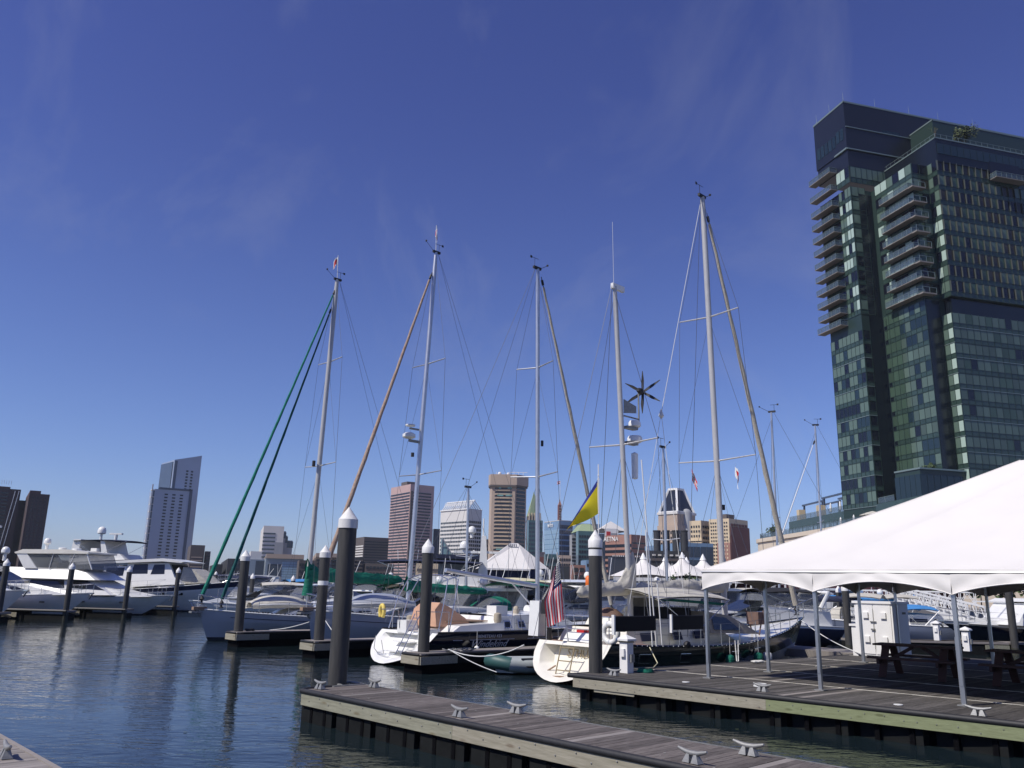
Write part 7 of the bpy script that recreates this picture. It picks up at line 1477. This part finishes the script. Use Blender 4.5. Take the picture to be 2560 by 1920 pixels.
for i in range(60):
    if i % 3: p = W(rn.uniform(9.4, 10.8), rn.uniform(5.5, 15.6), DZ + .0052)
    else: p = PP(rn.uniform(.2, 5), rn.uniform(.2, 11), DZ + .0052)
    r = rn.uniform(.005, .024); k = 7; a0 = rn.uniform(0, 6); b.add([(p.x + r * rn.uniform(.5, 1.3) * math.cos(a0 + j * 6.283 / k), p.y + r * rn.uniform(.5, 1.3) * math.sin(a0 + j * 6.283 / k), p.z) for j in range(k)], [tuple(range(k))])
struct('bird_droppings', b, mat('dropping_white', (.36, .35, .32), .9), kind='stuff')
b = MB()
for i in range(26): p = rn.choice([(9.5, 15.3), (9.7, 6.5), (10.6, 11)]); p = W(rn.uniform(4, 30), rn.uniform(8, 34), .012); a0 = rn.uniform(0, 6); b.add([p + Vector((.05 * math.cos(a0 + q), .03 * math.sin(a0 + q), 0)) for q in (0, 1.6, 3.1, 4.7)], [(0, 1, 2, 3)])
struct('floating_leaves', b, 'leaf2', kind='stuff')

def person(label, loc, rz, shirt, trousers, hgt=1.75):
    J = {'pel': (0, 0, .95, .15), 'wai': (0, 0, 1.12, .13), 'che': (0, 0, 1.36, .16), 'nek': (0, .01, 1.50, .06), 'hd0': (0, .02, 1.60, .085), 'hd1': (0, .02, 1.70, .08)}
    E2 = [('pel', 'wai'), ('wai', 'che'), ('che', 'nek'), ('nek', 'hd0'), ('hd0', 'hd1')]
    for k, sg in (('l', 1), ('r', -1)):
        J.update({k + 'hip': (sg * .09, 0, .88, .10), k + 'kne': (sg * .11, .03, .50, .065), k + 'ank': (sg * .12, 0, .09, .045), k + 'toe': (sg * .13, .16, .04, .04), k + 'sho': (sg * .19, 0, 1.42, .065), k + 'elb': (sg * .26, .0, 1.15, .045), k + 'wri': (sg * .24, .14, .93, .032), k + 'han': (sg * .23, .20, .87, .035)})
        E2 += [('pel', k + 'hip'), (k + 'hip', k + 'kne'), (k + 'kne', k + 'ank'), (k + 'ank', k + 'toe'), ('che', k + 'sho'), (k + 'sho', k + 'elb'), (k + 'elb', k + 'wri'), (k + 'wri', k + 'han')]
    ks = list(J); me = bpy.data.meshes.new('b'); me.from_pydata([J[k][:3] for k in ks], [(ks.index(a), ks.index(b)) for a, b in E2], [])
    o = bpy.data.objects.new('b', me); col.objects.link(o); o.modifiers.new('s', 'SKIN'); o.modifiers.new('u', 'SUBSURF').levels = 1
    for i, k in enumerate(ks): me.skin_vertices[0].data[i].radius = (J[k][3],) * 2
    me.skin_vertices[0].data[0].use_root = True
    m2 = bpy.data.meshes.new_from_object(o.evaluated_get(bpy.context.evaluated_depsgraph_get())); bpy.data.objects.remove(o); m2.name = 'body'
    m2.materials.clear()
    for q in (mat('skin_tone', (.42, .26, .19), .6), M[shirt], M[trousers], M['black']): m2.materials.append(q)
    for p in m2.polygons:
        z = p.center.z; p.material_index = 3 if z < .08 else 2 if z < .98 and abs(p.center.x) < .2 else 1 if z < 1.47 and not (abs(p.center.x) > .2 and z < 1.2) else 0
        p.use_smooth = True
    t = thing('person', label, 'person', loc, rz); link('body', m2, t)
    part('hair', MB().lathe([(.092, 0), (.10, .05), (.08, .10), (.02, .125)], (0, .0, 1.67), 12), 'bark', t, smooth=60); t.scale = (hgt / 1.75,) * 3
for px, Y, sh_, tr_, lab in ((2288, 93, 'canvas_blue', 'canvas_navy', 'person in a blue shirt standing on the quay behind the white gangway'), (2346, 94, 'cap', 'canvas_tan', 'person in a white shirt standing on the quay right of the blue-shirted one')):
    p = Py(px, 1480, Y); person(lab, (p.x, p.y, 1.5), 2.6, sh_, tr_)

# ================================================================== HAZE
def haze():
    m = bpy.data.materials.new('haze_air'); m.use_nodes = True; t = m.node_tree; t.nodes.clear()
    v = N(t, 'ShaderNodeVolumePrincipled'); v.inputs['Density'].default_value = 0.00010; v.inputs['Color'].default_value = (.80, .88, 1, 1)
    o = N(t, 'ShaderNodeOutputMaterial'); t.links.new(v.outputs[0], o.inputs['Volume'])
    struct('haze', MB().box(-2700, 2700, -400, 3600, -4.2, 128), m, kind='stuff')
haze()
